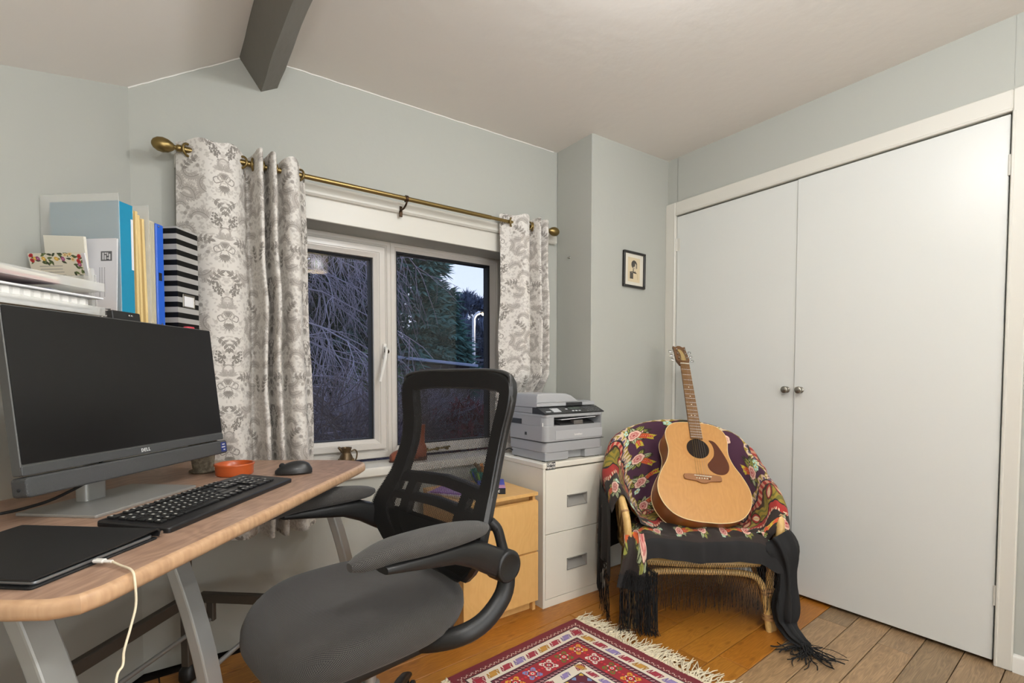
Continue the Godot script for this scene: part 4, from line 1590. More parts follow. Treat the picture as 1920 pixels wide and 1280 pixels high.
	var fm := mat(Color.WHITE, 0.6)
	fm.albedo_texture = tex(im)
	c = Vector3(-0.375, SY + 0.086, 0.125)
	o = kthing("floral_card", "small card edged with red and yellow flowers above the trays", "card", c.x, c.y, c.z)
	m = MB.new()
	var tb := Basis(Vector3(0, 0, 1), 0.2)
	m.quad(tb * Vector3(-0.002, 0, -0.08), tb * Vector3(-0.002, 0, 0.08), tb * Vector3(-0.002, 0.1, 0.08), tb * Vector3(-0.002, 0.1, -0.08))
	part("card_face", m, fm, o)
	m = MB.new()
	m.box(Transform3D(tb, Vector3(0, 0.05, 0) * 1.0), Vector3(0.003, 0.1, 0.16))
	part("card_back", m, M.paper, o)
	# letter trays with papers
	for k in 2:
		var y0 := SY + 0.001 + 0.063 * k
		c = Vector3(-0.66, y0, 0.165)
		o = kthing("letter_tray", ["lower frosted letter tray standing on the shelf", "upper frosted letter tray above the photo print"][k], "tray", c.x, c.y, c.z, "stacked letter trays")
		m = MB.new()
		sheetbox(m, -0.87, -0.45, y0, y0 + 0.0025, 0.02, 0.325, c)
		sheetbox(m, -0.45, -0.4475, y0, y0 + 0.045, 0.02, 0.3, c)
		sheetbox(m, -0.87, -0.45, y0, y0 + 0.022, 0.3225, 0.325, c)
		sheetbox(m, -0.87, -0.45, y0, y0 + 0.045, 0.02, 0.0225, c)
		part("tray_shell", m, frost, o)
		m = MB.new()
		for q in [[-0.46, 0.03], [-0.46, 0.29]]:
			sheetbox(m, q[0], q[0] + 0.008, y0, y0 + 0.061, q[1], q[1] + 0.008, c)
		part("tray_post", m, frost, o)
	var yb := SY + 0.0036
	for k in 3:
		m = MB.new()
		var hts := [0.010, 0.004, 0.003]
		var ys := [yb, yb + 0.0385, yb + 0.0425]
		m.box(Transform3D(Basis(Vector3.UP, [0.01, -0.03, 0.04][k]), Vector3(0, hts[k] / 2, 0)), Vector3([0.36, 0.37, 0.35][k], hts[k], [0.27, 0.285, 0.27][k]))
		tag(part("paper_stack", m, M.paper, null, Transform3D(KB(), kp(-0.655 + 0.01 * k, ys[k], 0.175 + 0.012 * (k % 2)))), ["sheaf of white papers at the bottom of the lower tray", "grey white sheets lying on the ribbed paper pack", "topmost white sheets under the photo print"][k], "papers", "papers in the lower tray")
	# ribbed pack: many folds seen on edge
	m = MB.new()
	var pts := PackedVector2Array()
	for k in 33:
		pts.append(Vector2(-0.18 + 0.355 * k / 32.0, 0.129 + (0.004 if k % 2 else 0.0)))
	pts.append(Vector2(0.175, -0.12))
	pts.append(Vector2(-0.18, -0.12))
	if Geometry2D.is_polygon_clockwise(pts):
		pts.reverse()
	m.plate(pts, 0.0, 0.027, 0.004, 2, Transform3D(Basis(Vector3(1, 0, 0), Vector3(0, 0, 1), Vector3(0, -1, 0)), Vector3(0, 0.027, 0)))
	tag(part("tissue_pack", m, mat(c8(238, 236, 230), 0.9), null, Transform3D(KB(), kp(-0.662, yb + 0.0105, 0.185))), "thick white ribbed paper pack in the lower tray", "paper pack")
	im = Image.create_empty(96, 64, false, Image.FORMAT_RGB8)
	for y in 64:
		for x in 96:
			im.set_pixel(x, y, c8(120, 136, 190).lerp(c8(70, 120, 150), float(y) / 64) if x < 72 else c8(60, 130, 150))
	for k in 60:
		dab(im, Vector2(r.randf_range(20, 70), r.randf_range(14, 50)), r.randf_range(2, 7), r.randf_range(2, 5), 0, [c8(40, 36, 50), c8(90, 70, 80), c8(150, 130, 140)][k % 3])
	for y in 64:
		for x in 96:
			if x < 4 or y < 4 or x > 91 or y > 59:
				im.set_pixel(x, y, c8(230, 230, 232))
	var ph := mat(Color.WHITE, 0.3)
	ph.albedo_texture = tex(im)
	m = MB.new()
	m.quad(Vector3(-0.075, 0.0006, 0.05), Vector3(0.075, 0.0006, 0.05), Vector3(0.075, 0.0006, -0.05), Vector3(-0.075, 0.0006, -0.05))
	m.quad(Vector3(-0.075, 0, -0.05), Vector3(0.075, 0, -0.05), Vector3(0.075, 0, 0.05), Vector3(-0.075, 0, 0.05))
	tag(part("photo_print", m, ph, null, Transform3D(KB() * Basis(Vector3.UP, 0.5) * Basis(Vector3.RIGHT, 0.05), kp(-0.545, yb + 0.049, 0.245))), "small blue photo print lying on the tray papers", "photo")
	for k in 2:
		m = MB.new()
		m.box(T(0, 0.004, 0), Vector3(0.21, 0.008, 0.15), 0.001)
		tag(part("booklet", m, mat([c8(228, 150, 146), c8(240, 234, 214)][k], 0.6), null, Transform3D(KB() * Basis(Vector3.UP, 0.12), kp(-0.655, SY + 0.0672 + 0.0084 * k, 0.235))), ["thin pink booklet on the upper tray", "cream booklet lying on the thin pink booklet"][k], "booklet")

# ---------------------------------------------------------------- curtains
func floral_image() -> Image:
	var W := 256
	var H := 640
	var im := Image.create_empty(W * 2, H, false, Image.FORMAT_RGB8)
	var base := c8(218, 214, 207)
	im.fill(base)
	var lt := c8(198, 193, 186)
	var md := c8(170, 164, 157)
	var dk := c8(132, 127, 120)
	var r := RandomNumberGenerator.new()
	r.seed = 5
	# faint ground of small leaves
	for k in 620:
		leaf(im, Vector2(r.randf() * W, r.randf() * H), r.randf() * TAU, r.randf_range(9, 20), r.randf_range(2.5, 5), lt, Color(0, 0, 0, 0), true)
	for k in 60:
		var p := Vector2(r.randf() * W, r.randf() * H)
		for j in 6:
			leaf(im, p, TAU * j / 6.0, 9, 3.2, lt.lerp(md, r.randf() * 0.4), Color(0, 0, 0, 0), true)
	# scrolling acanthus fronds
	for q in [[40, 120, -0.9, 1.0, 100.0], [60, 300, 0.8, -1.0, 110.0], [30, 470, -0.7, 1.0, 110.0], [150, 220, 2.6, 1.0, 90.0], [190, 420, -2.2, -1.0, 100.0], [160, 590, 2.4, 1.0, 90.0], [110, 40, -0.4, 1.0, 80.0], [20, 210, 0.2, 1.0, 90.0], [130, 330, -1.6, -1.0, 90.0], [70, 560, 0.3, -1.0, 100.0], [200, 20, 2.2, 1.0, 80.0], [180, 300, -2.6, 1.0, 80.0], [10, 380, -1.2, 1.0, 90.0]]:
		var p := Vector2(q[0], q[1])
		var a: float = q[2]
		var path := PackedVector2Array([p])
		for k in 22:
			a += q[3] * (0.04 + 0.006 * k)
			p += Vector2(cos(a), sin(a)) * q[4] / 20.0
			path.append(p)
			if k % 2 == 0:
				leaf(im, p, a + 0.9, 30 - k * 0.7, 5.5, md if k % 4 else lt.lerp(md, 0.5), lt, true)
				leaf(im, p, a - 0.9, 26 - k * 0.7, 5, lt.lerp(md, 0.6), Color(0, 0, 0, 0), true)
		stroke(im, path, 1.6, dk.lerp(md, 0.4), true)
	# sprigs with dark leaves
	for q in [[70, 200, -1.2], [120, 520, -0.5], [40, 600, -1.9], [190, 90, -1.4], [205, 330, 0.4]]:
		var p := Vector2(q[0], q[1])
		var a: float = q[2]
		var path := PackedVector2Array([p])
		for k in 12:
			a += 0.07
			p += Vector2(cos(a), sin(a)) * 6.5
			path.append(p)
			if k % 3 == 1:
				leaf(im, p, a + 1.0, 24, 5.5, dk, md, true)
				leaf(im, p, a - 1.0, 22, 5, dk.lerp(md, 0.4), md, true)
		leaf(im, p, a, 26, 6, dk, md, true)
		stroke(im, path, 1.4, dk, true)
	# round flowers in rows
	for q in [[120, 110], [138, 140], [112, 160], [146, 180], [95, 370], [82, 395], [108, 410], [90, 440], [180, 530], [165, 552], [190, 575]]:
		var p := Vector2(q[0], q[1])
		for j in 8:
			var d := Vector2(cos(TAU * j / 8.0), sin(TAU * j / 8.0)) * 5.5
			dab(im, p + d, 4.2, 4.2, 0, md, true)
		dab(im, p, 6, 6, 0, md.lerp(dk, 0.25), true)
	# medallion on the mirror axis: berries, petals, vase
	for c in [150.0, 470.0]:
		for k in 44:
			var a := r.randf_range(PI * 0.62, PI * 1.38)
			var d := Vector2(cos(a) * r.randf_range(26, 56), -absf(sin(a + PI / 2)) * 50 + r.randf_range(-26, 22))
			var p := Vector2(W, c) + d
			leaf(im, p, r.randf_range(-2.4, -0.8), 10, 3.0, dk, Color(0, 0, 0, 0), true)
		for k in 5:
			leaf(im, Vector2(W - 2, c + 40), PI + 0.15 + 0.3 * k, 44 - k * 3, 6, md, lt)
			leaf(im, Vector2(W - 2, c + 112), PI * 0.5 + 0.26 * k, 40 - k * 3, 3.6, dk.lerp(md, 0.2 * (k % 2)), md)
			leaf(im, Vector2(W - 2, c + 84), -PI * 0.5 - 0.14 * k, 34, 5, dk.lerp(md, 0.4), lt)
		for k in 20:
			var a := PI * 0.5 + PI * k / 19.0
			dab(im, Vector2(W, c + 12) + Vector2(cos(a) * 22, sin(a) * 24), 3.5, 3.5, 0, md)
		stroke(im, smooth2(V2([W - 4, c + 90, W - 34, c + 104, W - 44, c + 84, W - 30, c + 74, W - 24, c + 86]), 6), 2.0, dk.lerp(md, 0.3))
		stroke(im, smooth2(V2([W - 12, c + 60, W - 26, c + 72, W - 14, c + 98, W - 20, c + 116]), 6), 2.2, md)
	for y in H:
		for x in W:
			im.set_pixel(W * 2 - 1 - x, y, im.get_pixel(x, y))
	return im

func curtain(label: String, plan: PackedVector2Array, y0: float, y1: float, u0: float, eyelets: Array, squeeze: Callable) -> void:
	var p := smooth2(plan, 5)
	var o := thing("curtain", label, "curtain", Vector3(p[0].x, y0, -2.15))
	var len_ := PackedFloat32Array([0.0])
	for k in range(1, p.size()):
		len_.append(len_[k - 1] + p[k].distance_to(p[k - 1]))
	var rows := []
	var uvs := []
	var nr := 46
	var nz := noise(1.4, 3, 2)
	for r in nr:
		var f := r / (nr - 1.0)
		var y := lerpf(y1, y0, f)
		var row := PackedVector3Array()
		var uv := PackedVector2Array()
		for k in p.size():
			var q := p[k]
			var d := Vector2(nz.get_noise_2d(q.x * 3, y * 1.2), nz.get_noise_2d(q.x * 3 + 40, y * 1.2)) * 0.012 * clampf(f * 3, 0.15, 1)
			var x := q.x + (q.x - plan[0].x) * 0.07 * f + d.x
			var z := q.y + d.y
			if f < 0.06:
				y += 0.0
			var w: Vector2 = squeeze.call(x, y, z)
			row.append(Vector3(w.x, y + (0.006 * sin(q.x * 60.0) if r == 0 else 0.0), w.y) - o.position)
			uv.append(Vector2((u0 + len_[k]) / 0.40, -y / 0.50))
		rows.append(row)
		uvs.append(uv)
	var m := MB.new()
	m.grid(rows, false, false, false, uvs)
	part("curtain_fabric", m, M.floral, o)
	for e in eyelets:
		m = MB.new()
		var ring := PackedVector3Array()
		var a: float = e[2]
		for k in 24:
			var w := TAU * k / 24.0
			ring.append(Vector3(cos(w) * 0.021 * cos(a), sin(w) * 0.021, cos(w) * 0.021 * sin(a)))
		m.tube(ring, 0.0045, 8, false, true)
		part("eyelet", m, M.brass, o, T(e[0] - o.position.x, 1.913 - o.position.y, e[1] - o.position.z))

func curtains() -> void:
	var fm := mat(Color.WHITE, 0.85)
	fm.albedo_texture = tex(floral_image())
	fm.cull_mode = BaseMaterial3D.CULL_DISABLED
	fm.backlight_enabled = true
	fm.backlight = Color(0.12, 0.12, 0.12)
	M.floral = fm
	var zl := func(x: float) -> float: return -2.22 + (x - 0.043) * 0.59 if x < 0.224 else -2.117 + (x - 0.224) * 0.687
	var sq1 := func(x: float, y: float, z: float) -> Vector2:
		var f := clampf((0.95 - y) / 0.14, 0, 1)
		return Vector2(x, lerpf(z, clampf(z, -2.218, maxf(zl.call(x) - 0.014, -2.216)), f))
	var sq2 := func(x: float, y: float, z: float) -> Vector2:
		var f := clampf((1.1 - y) / 0.1, 0, 1)
		return Vector2(x, lerpf(z, -2.204 + (z + 2.145) * 0.3, f))
	curtain("grey floral eyelet curtain, wide and long, at the desk end of the rod", V2([0.064, -2.185, 0.10, -2.15, 0.16, -2.108, 0.235, -2.112, 0.272, -2.15, 0.292, -2.188, 0.309, -2.15, 0.318, -2.085, 0.334, -2.085, 0.34, -2.15, 0.349, -2.185, 0.357, -2.14, 0.364, -2.08, 0.379, -2.08, 0.386, -2.15, 0.398, -2.19, 0.412, -2.12, 0.432, -2.094, 0.458, -2.105, 0.478, -2.15, 0.506, -2.188]), 0.475, 1.952, 0.03, [[0.10, -2.15, -0.75], [0.272, -2.15, 0.8], [0.309, -2.15, -1.3], [0.34, -2.15, 1.35], [0.386, -2.15, 1.35], [0.478, -2.15, 0.95]], sq1)
	curtain("grey floral eyelet curtain, narrow, hanging behind the printer", V2([1.478, -2.186, 1.528, -2.15, 1.57, -2.108, 1.618, -2.112, 1.642, -2.15, 1.656, -2.185, 1.668, -2.15, 1.678, -2.1, 1.69, -2.1, 1.7, -2.15, 1.708, -2.18, 1.718, -2.14, 1.735, -2.1, 1.757, -2.12, 1.775, -2.17]), 0.5, 1.952, 0.21, [[1.528, -2.15, -0.75], [1.642, -2.15, 0.9], [1.668, -2.15, -1.2], [1.7, -2.15, 1.2]], sq2)
	# rod with egg finials
	var o := thing("curtain_rod", "brass curtain rod with egg shaped finials over the window", "curtain rod", Vector3(0.93, 1.913, -2.15))
	var m := MB.new()
	m.tube(PackedVector3Array([Vector3(-0.862, 0, 0), Vector3(0.47, 0, 0)]), 0.0105, 12)
	m.tube(PackedVector3Array([Vector3(0.46, 0, 0), Vector3(0.85, 0, 0)]), 0.0085, 12)
	part("rod", m, M.brass, o)
	for s in [-1, 1]:
		m = MB.new()
		m.lathe(V2([0.0, 0.0, 0.0125, 0.0, 0.0125, 0.012, 0.008, 0.016, 0.008, 0.02, 0.013, 0.024, 0.022, 0.038, 0.0255, 0.054, 0.023, 0.07, 0.015, 0.082, 0.006, 0.087, 0.0, 0.088]), 24, Transform3D(Basis(Vector3(0, 0, 1), PI / 2 if s < 0 else -PI / 2), Vector3(0.84 * s - 0.01 * (1 if s < 0 else 0), 0, 0)))
		part("finial", m, M.brass, o)
	for x in [0.009, -0.80, 0.83]:
		m = MB.new()
		m.tube(smooth3(V3([x, 0, 0, x, -0.02, 0, x, -0.034, -0.03, x, -0.034, -0.066]), 5), 0.0045, 8)
		m.tube(PackedVector3Array([Vector3(x - 0.006, 0, 0), Vector3(x + 0.006, 0, 0)]), 0.015, 14)
		m.box(T(x, -0.04, -0.066), Vector3(0.016, 0.05, 0.006), 0.002)
		part("bracket", m, M.brass_dark if x == 0.009 else M.brass, o)

# ---------------------------------------------------------------- office chair (x to the sitter's left, z forward)
# outline half width and depth of the back at a height
func back_w(y: float) -> float:
	var ys := [0.52, 0.58, 0.63, 0.68, 0.73, 0.78, 0.87, 0.95, 1.03, 1.12]
	var ws := [0.17, 0.235, 0.272, 0.283, 0.270, 0.256, 0.246, 0.253, 0.272, 0.278]
	return interp(ys, ws, y)

func back_z(x: float, y: float) -> float:
	var ys := [0.52, 0.62, 0.68, 0.73, 0.78, 0.87, 0.95, 1.03, 1.12]
	var zs := [-0.172, -0.172, -0.182, -0.206, -0.232, -0.262, -0.279, -0.29, -0.297]
	return interp(ys, zs, y) + 0.42 * x * x - 0.02

func interp(xs: Array, vs: Array, x: float) -> float:
	var m := xs.size()
	if x <= xs[0]:
		return vs[0]
	for k in m - 1:
		if x <= xs[k + 1]:
			var f: float = (x - xs[k]) / (xs[k + 1] - xs[k])
			return cubic_interpolate(vs[k], vs[k + 1], vs[maxi(k - 1, 0)], vs[mini(k + 2, m - 1)], f)
	return vs[m - 1]

# a flattened bar lying on the back's surface: points in (x, y), half widths, thickness behind the surface
func back_bar(m: MB, pts: PackedVector2Array, half: Array, thick: float, front: float, closed := false) -> void:
	var rows := []
	var np := pts.size()
	for k in np:
		var a := pts[(k - 1 + np) % np] if closed else pts[maxi(k - 1, 0)]
		var b := pts[(k + 1) % np] if closed else pts[mini(k + 1, np - 1)]
		var d := (b - a).normalized()
		var s := Vector2(-d.y, d.x)
		var h: float = half[k] if half.size() > 1 else half[0]
		var row := PackedVector3Array()
		for q in [[-1.0, 0.35], [-0.8, 1.0], [0.8, 1.0], [1.0, 0.35], [1.0, -0.55], [0.75, -1.0], [-0.75, -1.0], [-1.0, -0.55]]:
			var p: Vector2 = pts[k] + s * h * q[0]
			var z := back_z(p.x, p.y) + front
			row.append(Vector3(p.x, p.y, z + (front * 0.0) + (q[1] - 1.0) * thick * 0.5))
		rows.append(row)
	var nc: int = rows[0].size()
	for c in nc:
		var st := []
		for k in np:
			st.append(PackedVector3Array([rows[k][c], rows[k][(c + 1) % nc]]))
		m.grid(st, closed, false, false)

func office_chair() -> void:
	var a := deg_to_rad(170.4)
	var F := Vector3(cos(a), 0, sin(a))
	var o := thing("office_chair", "black mesh backed office swivel chair pulled up to the desk", "chair", Vector3(0.464, 0, -1.335), Basis(Vector3.UP.cross(F), Vector3.UP, F))
	# seat cushion
	var m := MB.new()
	var rings := []
	var prof := [[0.415, 0.80], [0.42, 0.90], [0.435, 0.97], [0.455, 1.0], [0.475, 0.995], [0.492, 0.965], [0.504, 0.915], [0.511, 0.85], [0.5145, 0.76], [0.516, 0.62], [0.516, 0.4], [0.515, 0.18], [0.5145, 0.02]]
	for q in prof:
		var row := PackedVector3Array()
		for k in 72:
			var w := TAU * k / 72.0
			var ca := cos(w)
			var sa := sin(w)
			var x := signf(ca) * pow(absf(ca), 2.0 / 2.9) * 0.262
			var z := signf(sa) * pow(absf(sa), 2.0 / 2.7) * 0.273
			x *= q[1] * (1.0 - 0.06 * smoothstep(-0.05, -0.27, z))
			z = z * q[1] + 0.035
			var y: float = q[0] - 0.045 * pow(clampf((z - 0.1) / 0.21, 0, 1), 2) + 0.012 * clampf((-0.08 - z) / 0.16, 0, 1) + 0.008 * pow(absf(x) / 0.26, 2)
			row.append(Vector3(x, y, z))
		rings.append(row)
	m.loft(rings, true, false)
	part("seat", m, M.chair_cloth, o)
	m = MB.new()
	m.plate(rrect(0.40, 0.42, 0.08, 5), 0.385, 0.42, 0.012, 3, Transform3D(Basis(Vector3(1, 0, 0), Vector3(0, 0, -1), Vector3(0, 1, 0)), Vector3(0, 0, 0.03)))
	m.box(T(0, 0.375, 0.0), Vector3(0.18, 0.04, 0.24), 0.01)
	part("seat_pan", m, M.black_plastic, o)
	# back: outline loop, frame bars, net
	m = MB.new()
	var loop := PackedVector2Array()
	var half := []
	var L := []
	for k in 22:
		L.append(0.56 + (1.055 - 0.56) * k / 21.0)
	for y in L:
		var h := 0.031 + 0.008 * clampf((0.82 - y) / 0.1, 0, 1)
		loop.append(Vector2(back_w(y) - h, y))
		half.append(h)
	for k in range(1, 16):
		var f := k / 16.0
		var w := PI * f
		var cx := cos(w)
		loop.append(Vector2(signf(cx) * pow(absf(cx), 0.55) * 0.244, 1.055 + 0.036 * pow(sin(w), 0.6)))
		half.append(0.031)
	L.reverse()
	for y in L:
		var h := 0.031 + 0.008 * clampf((0.82 - y) / 0.1, 0, 1)
		loop.append(Vector2(-back_w(y) + h, y))
		half.append(h)
	for k in range(1, 6):
		loop.append(Vector2(-0.19 + 0.38 * k / 6.0, 0.548))
		half.append(0.03)
	back_bar(m, loop, half, 0.034, 0.0, true)
	part("back_frame", m, M.black_plastic, o)
	m = MB.new()
	var bar := PackedVector2Array()
	for k in 13:
		var x := -0.24 + 0.48 * k / 12.0
		bar.append(Vector2(x, 0.784 - 0.05 * absf(x) - 0.01))
	back_bar(m, bar, [0.017], 0.026, -0.004)
	bar = PackedVector2Array()
	for k in 13:
		var x := -0.25 + 0.5 * k / 12.0
		bar.append(Vector2(x, 0.712 - 0.02 * absf(x)))
	back_bar(m, bar, [0.013], 0.026, -0.004)
	for s in [-1, 1]:
		bar = PackedVector2Array()
		for k in 9:
			bar.append(Vector2(0.135 * s, 0.6 + 0.18 * k / 8.0))
		back_bar(m, bar, [0.024], 0.026, -0.004)
	part("lumbar_support", m, M.black_plastic, o)
	m = MB.new()
	bar = PackedVector2Array()
	for k in 9:
		bar.append(Vector2(0.0, 0.54 + 0.125 * k / 8.0))
	var bh := []
	for k in 9:
		bh.append(back_w(bar[k].y) - 0.045)
	back_bar(m, bar, bh, 0.026, -0.004)
	part("back_plate", m, M.black_plastic, o)
	# net over the whole front
	m = MB.new()
	var rows := []
	var uvs := []
	for r in 40:
		var y := 0.545 + (1.118 - 0.545) * r / 39.0
		var row := PackedVector3Array()
		var uv := PackedVector2Array()
		for c in 31:
			var w := back_w(minf(y, 1.055)) - 0.004
			if y > 1.055:
				var f := (y - 1.055) / 0.066
				w = 0.272 * pow(clampf(1.0 - f * f, 0, 1), 0.33)
			var x := w * (-1.0 + 2.0 * c / 30.0)
			row.append(Vector3(x, y, back_z(x, y) + 0.002))
			uv.append(Vector2(x, y) / 0.0068)
		rows.append(row)
		uvs.append(uv)
	m.grid(rows, false, false, true, uvs)
	part("mesh_cover", m, M.net, o)
	m = MB.new()
	var piping := PackedVector3Array()
	for p in loop:
		var d := (p - Vector2(0, 0.82)).normalized()
		piping.append(Vector3(p.x + signf(p.x) * 0.03 * (1.0 if p.y < 1.05 else absf(d.x)), p.y + (0.028 if p.y > 1.055 else 0.0) - (0.026 if p.y < 0.555 else 0.0), back_z(p.x, p.y) - 0.004))
	m.tube(piping, 0.006, 6, false, true)
	part("piping", m, mat(c8(52, 51, 50), 0.35), o)
	# arms
	for s in [1, -1]:
		m = MB.new()
		rings = []
		for k in 19:
			var f := k / 18.0
			var z := -0.178 + 0.372 * f
			var e := pow(sin(PI * clampf(f * 0.985 + 0.0075, 0, 1)), 0.36)
			var w := (0.05 - 0.004 * f) * e
			var h := 0.027 * pow(e, 0.8)
			var y := 0.708 + 0.006 * sin(PI * f) - 0.012 * smoothstep(0.72, 1.0, f)
			rings.append(ring_at(Vector3(s * (0.288 - 0.018 * smoothstep(0.5, 1.0, f)), y, z), Vector3(w, 0, 0), Vector3(0, h, 0), 24, 2.4))
		m.loft(rings, true, true)
		part("arm_pad", m, M.chair_cloth, o)
		m = MB.new()
		rings = []
		for q in [[0.13, 0.682, 0.030, 0.010], [0.04, 0.676, 0.036, 0.018], [-0.06, 0.668, 0.036, 0.026], [-0.12, 0.652, 0.033, 0.036], [-0.165, 0.63, 0.028, 0.042], [-0.205, 0.608, 0.024, 0.043], [-0.245, 0.592, 0.022, 0.040]]:
			rings.append(ring_at(Vector3(s * 0.288, q[1], q[0]), Vector3(q[2], 0, 0), Vector3(0, q[3], 0.0), 18, 2.8))
		m.loft(rings, true, false)
		part("arm", m, M.black_plastic, o)
		m = MB.new()
		m.lathe(V2([0.0, -0.03, 0.040, -0.03, 0.044, -0.025, 0.044, 0.022, 0.039, 0.028, 0.031, 0.028, 0.030, 0.025, 0.0, 0.025]), 28, Transform3D(Basis(Vector3(0, 0, 1), -PI / 2 * s), Vector3(s * 0.288, 0.59, -0.24)))
		part("arm_hinge", m, M.black_plastic, o)
		m = MB.new()
		var path := smooth3(V3([s * 0.12, 0.405, 0.0, s * 0.205, 0.416, -0.05, s * 0.265, 0.434, -0.11, s * 0.285, 0.456, -0.175, s * 0.29, 0.505, -0.236, s * 0.29, 0.56, -0.252, s * 0.289, 0.605, -0.244, s * 0.287, 0.65, -0.234, s * 0.284, 0.69, -0.222, s * 0.275, 0.712, -0.205]), 4)
		var rr := []
		for k in path.size():
			var f := float(k) / (path.size() - 1)
			rr.append(0.026 - 0.012 * smoothstep(0.45, 0.8, f))
		m.tube(path, rr, 12, true, false, 0.7, Vector3(s, 0.2, 0))
		m.tube(PackedVector3Array([Vector3(s * 0.235, 0.69, -0.205), Vector3(s * 0.29, 0.692, -0.222)]), 0.008, 10)
		part("arm_bracket", m, M.black_plastic, o)
	# column and star base
	m = MB.new()
	m.lathe(V2([0.0, 0.1, 0.026, 0.1, 0.026, 0.24, 0.016, 0.245, 0.016, 0.37, 0.0, 0.37]), 20, Transform3D(), true)
	part("gas_column", m, M.silver, o)
	m = MB.new()
	m.lathe(V2([0.0, 0.06, 0.045, 0.062, 0.05, 0.09, 0.036, 0.115, 0.0, 0.118]), 20)
	part("base_hub", m, M.black_plastic, o)
	var inv := o.transform.affine_inverse()
	var tgt := inv * Vector3(0.698, 0, -1.592)
	var a0 := atan2(tgt.z, tgt.x)
	for k in 5:
		var w := a0 + TAU * k / 5.0
		var d := Vector3(cos(w), 0, sin(w))
		m = MB.new()
		rings = []
		for q in [[0.03, 0.088, 0.024, 0.02], [0.15, 0.095, 0.02, 0.017], [0.25, 0.088, 0.018, 0.014], [0.30, 0.078, 0.017, 0.012], [0.325, 0.068, 0.013, 0.009]]:
			rings.append(ring_at(d * q[0] + Vector3(0, q[1], 0), d.cross(Vector3.UP) * q[2], Vector3(0, q[3], 0), 12, 2.6))
		m.loft(rings, true, false)
		var leg := part("base_leg", m, M.black_plastic, o)
		m = MB.new()
		for s in [-1, 1]:
			m.lathe(V2([0.0, -0.009, 0.02, -0.009, 0.026, -0.005, 0.026, 0.005, 0.02, 0.009, 0.0, 0.009]), 20, Transform3D(Basis(d, d.cross(Vector3.UP) * -1.0, Vector3.UP), d * 0.312 + d.cross(Vector3.UP) * 0.016 * s + Vector3(0, 0.0262, 0)))
		m.tube(PackedVector3Array([d * 0.31 + Vector3(0, 0.03, 0), d * 0.31 + Vector3(0, 0.07, 0)]), 0.007, 8)
		part("caster", m, M.black_plastic, leg)

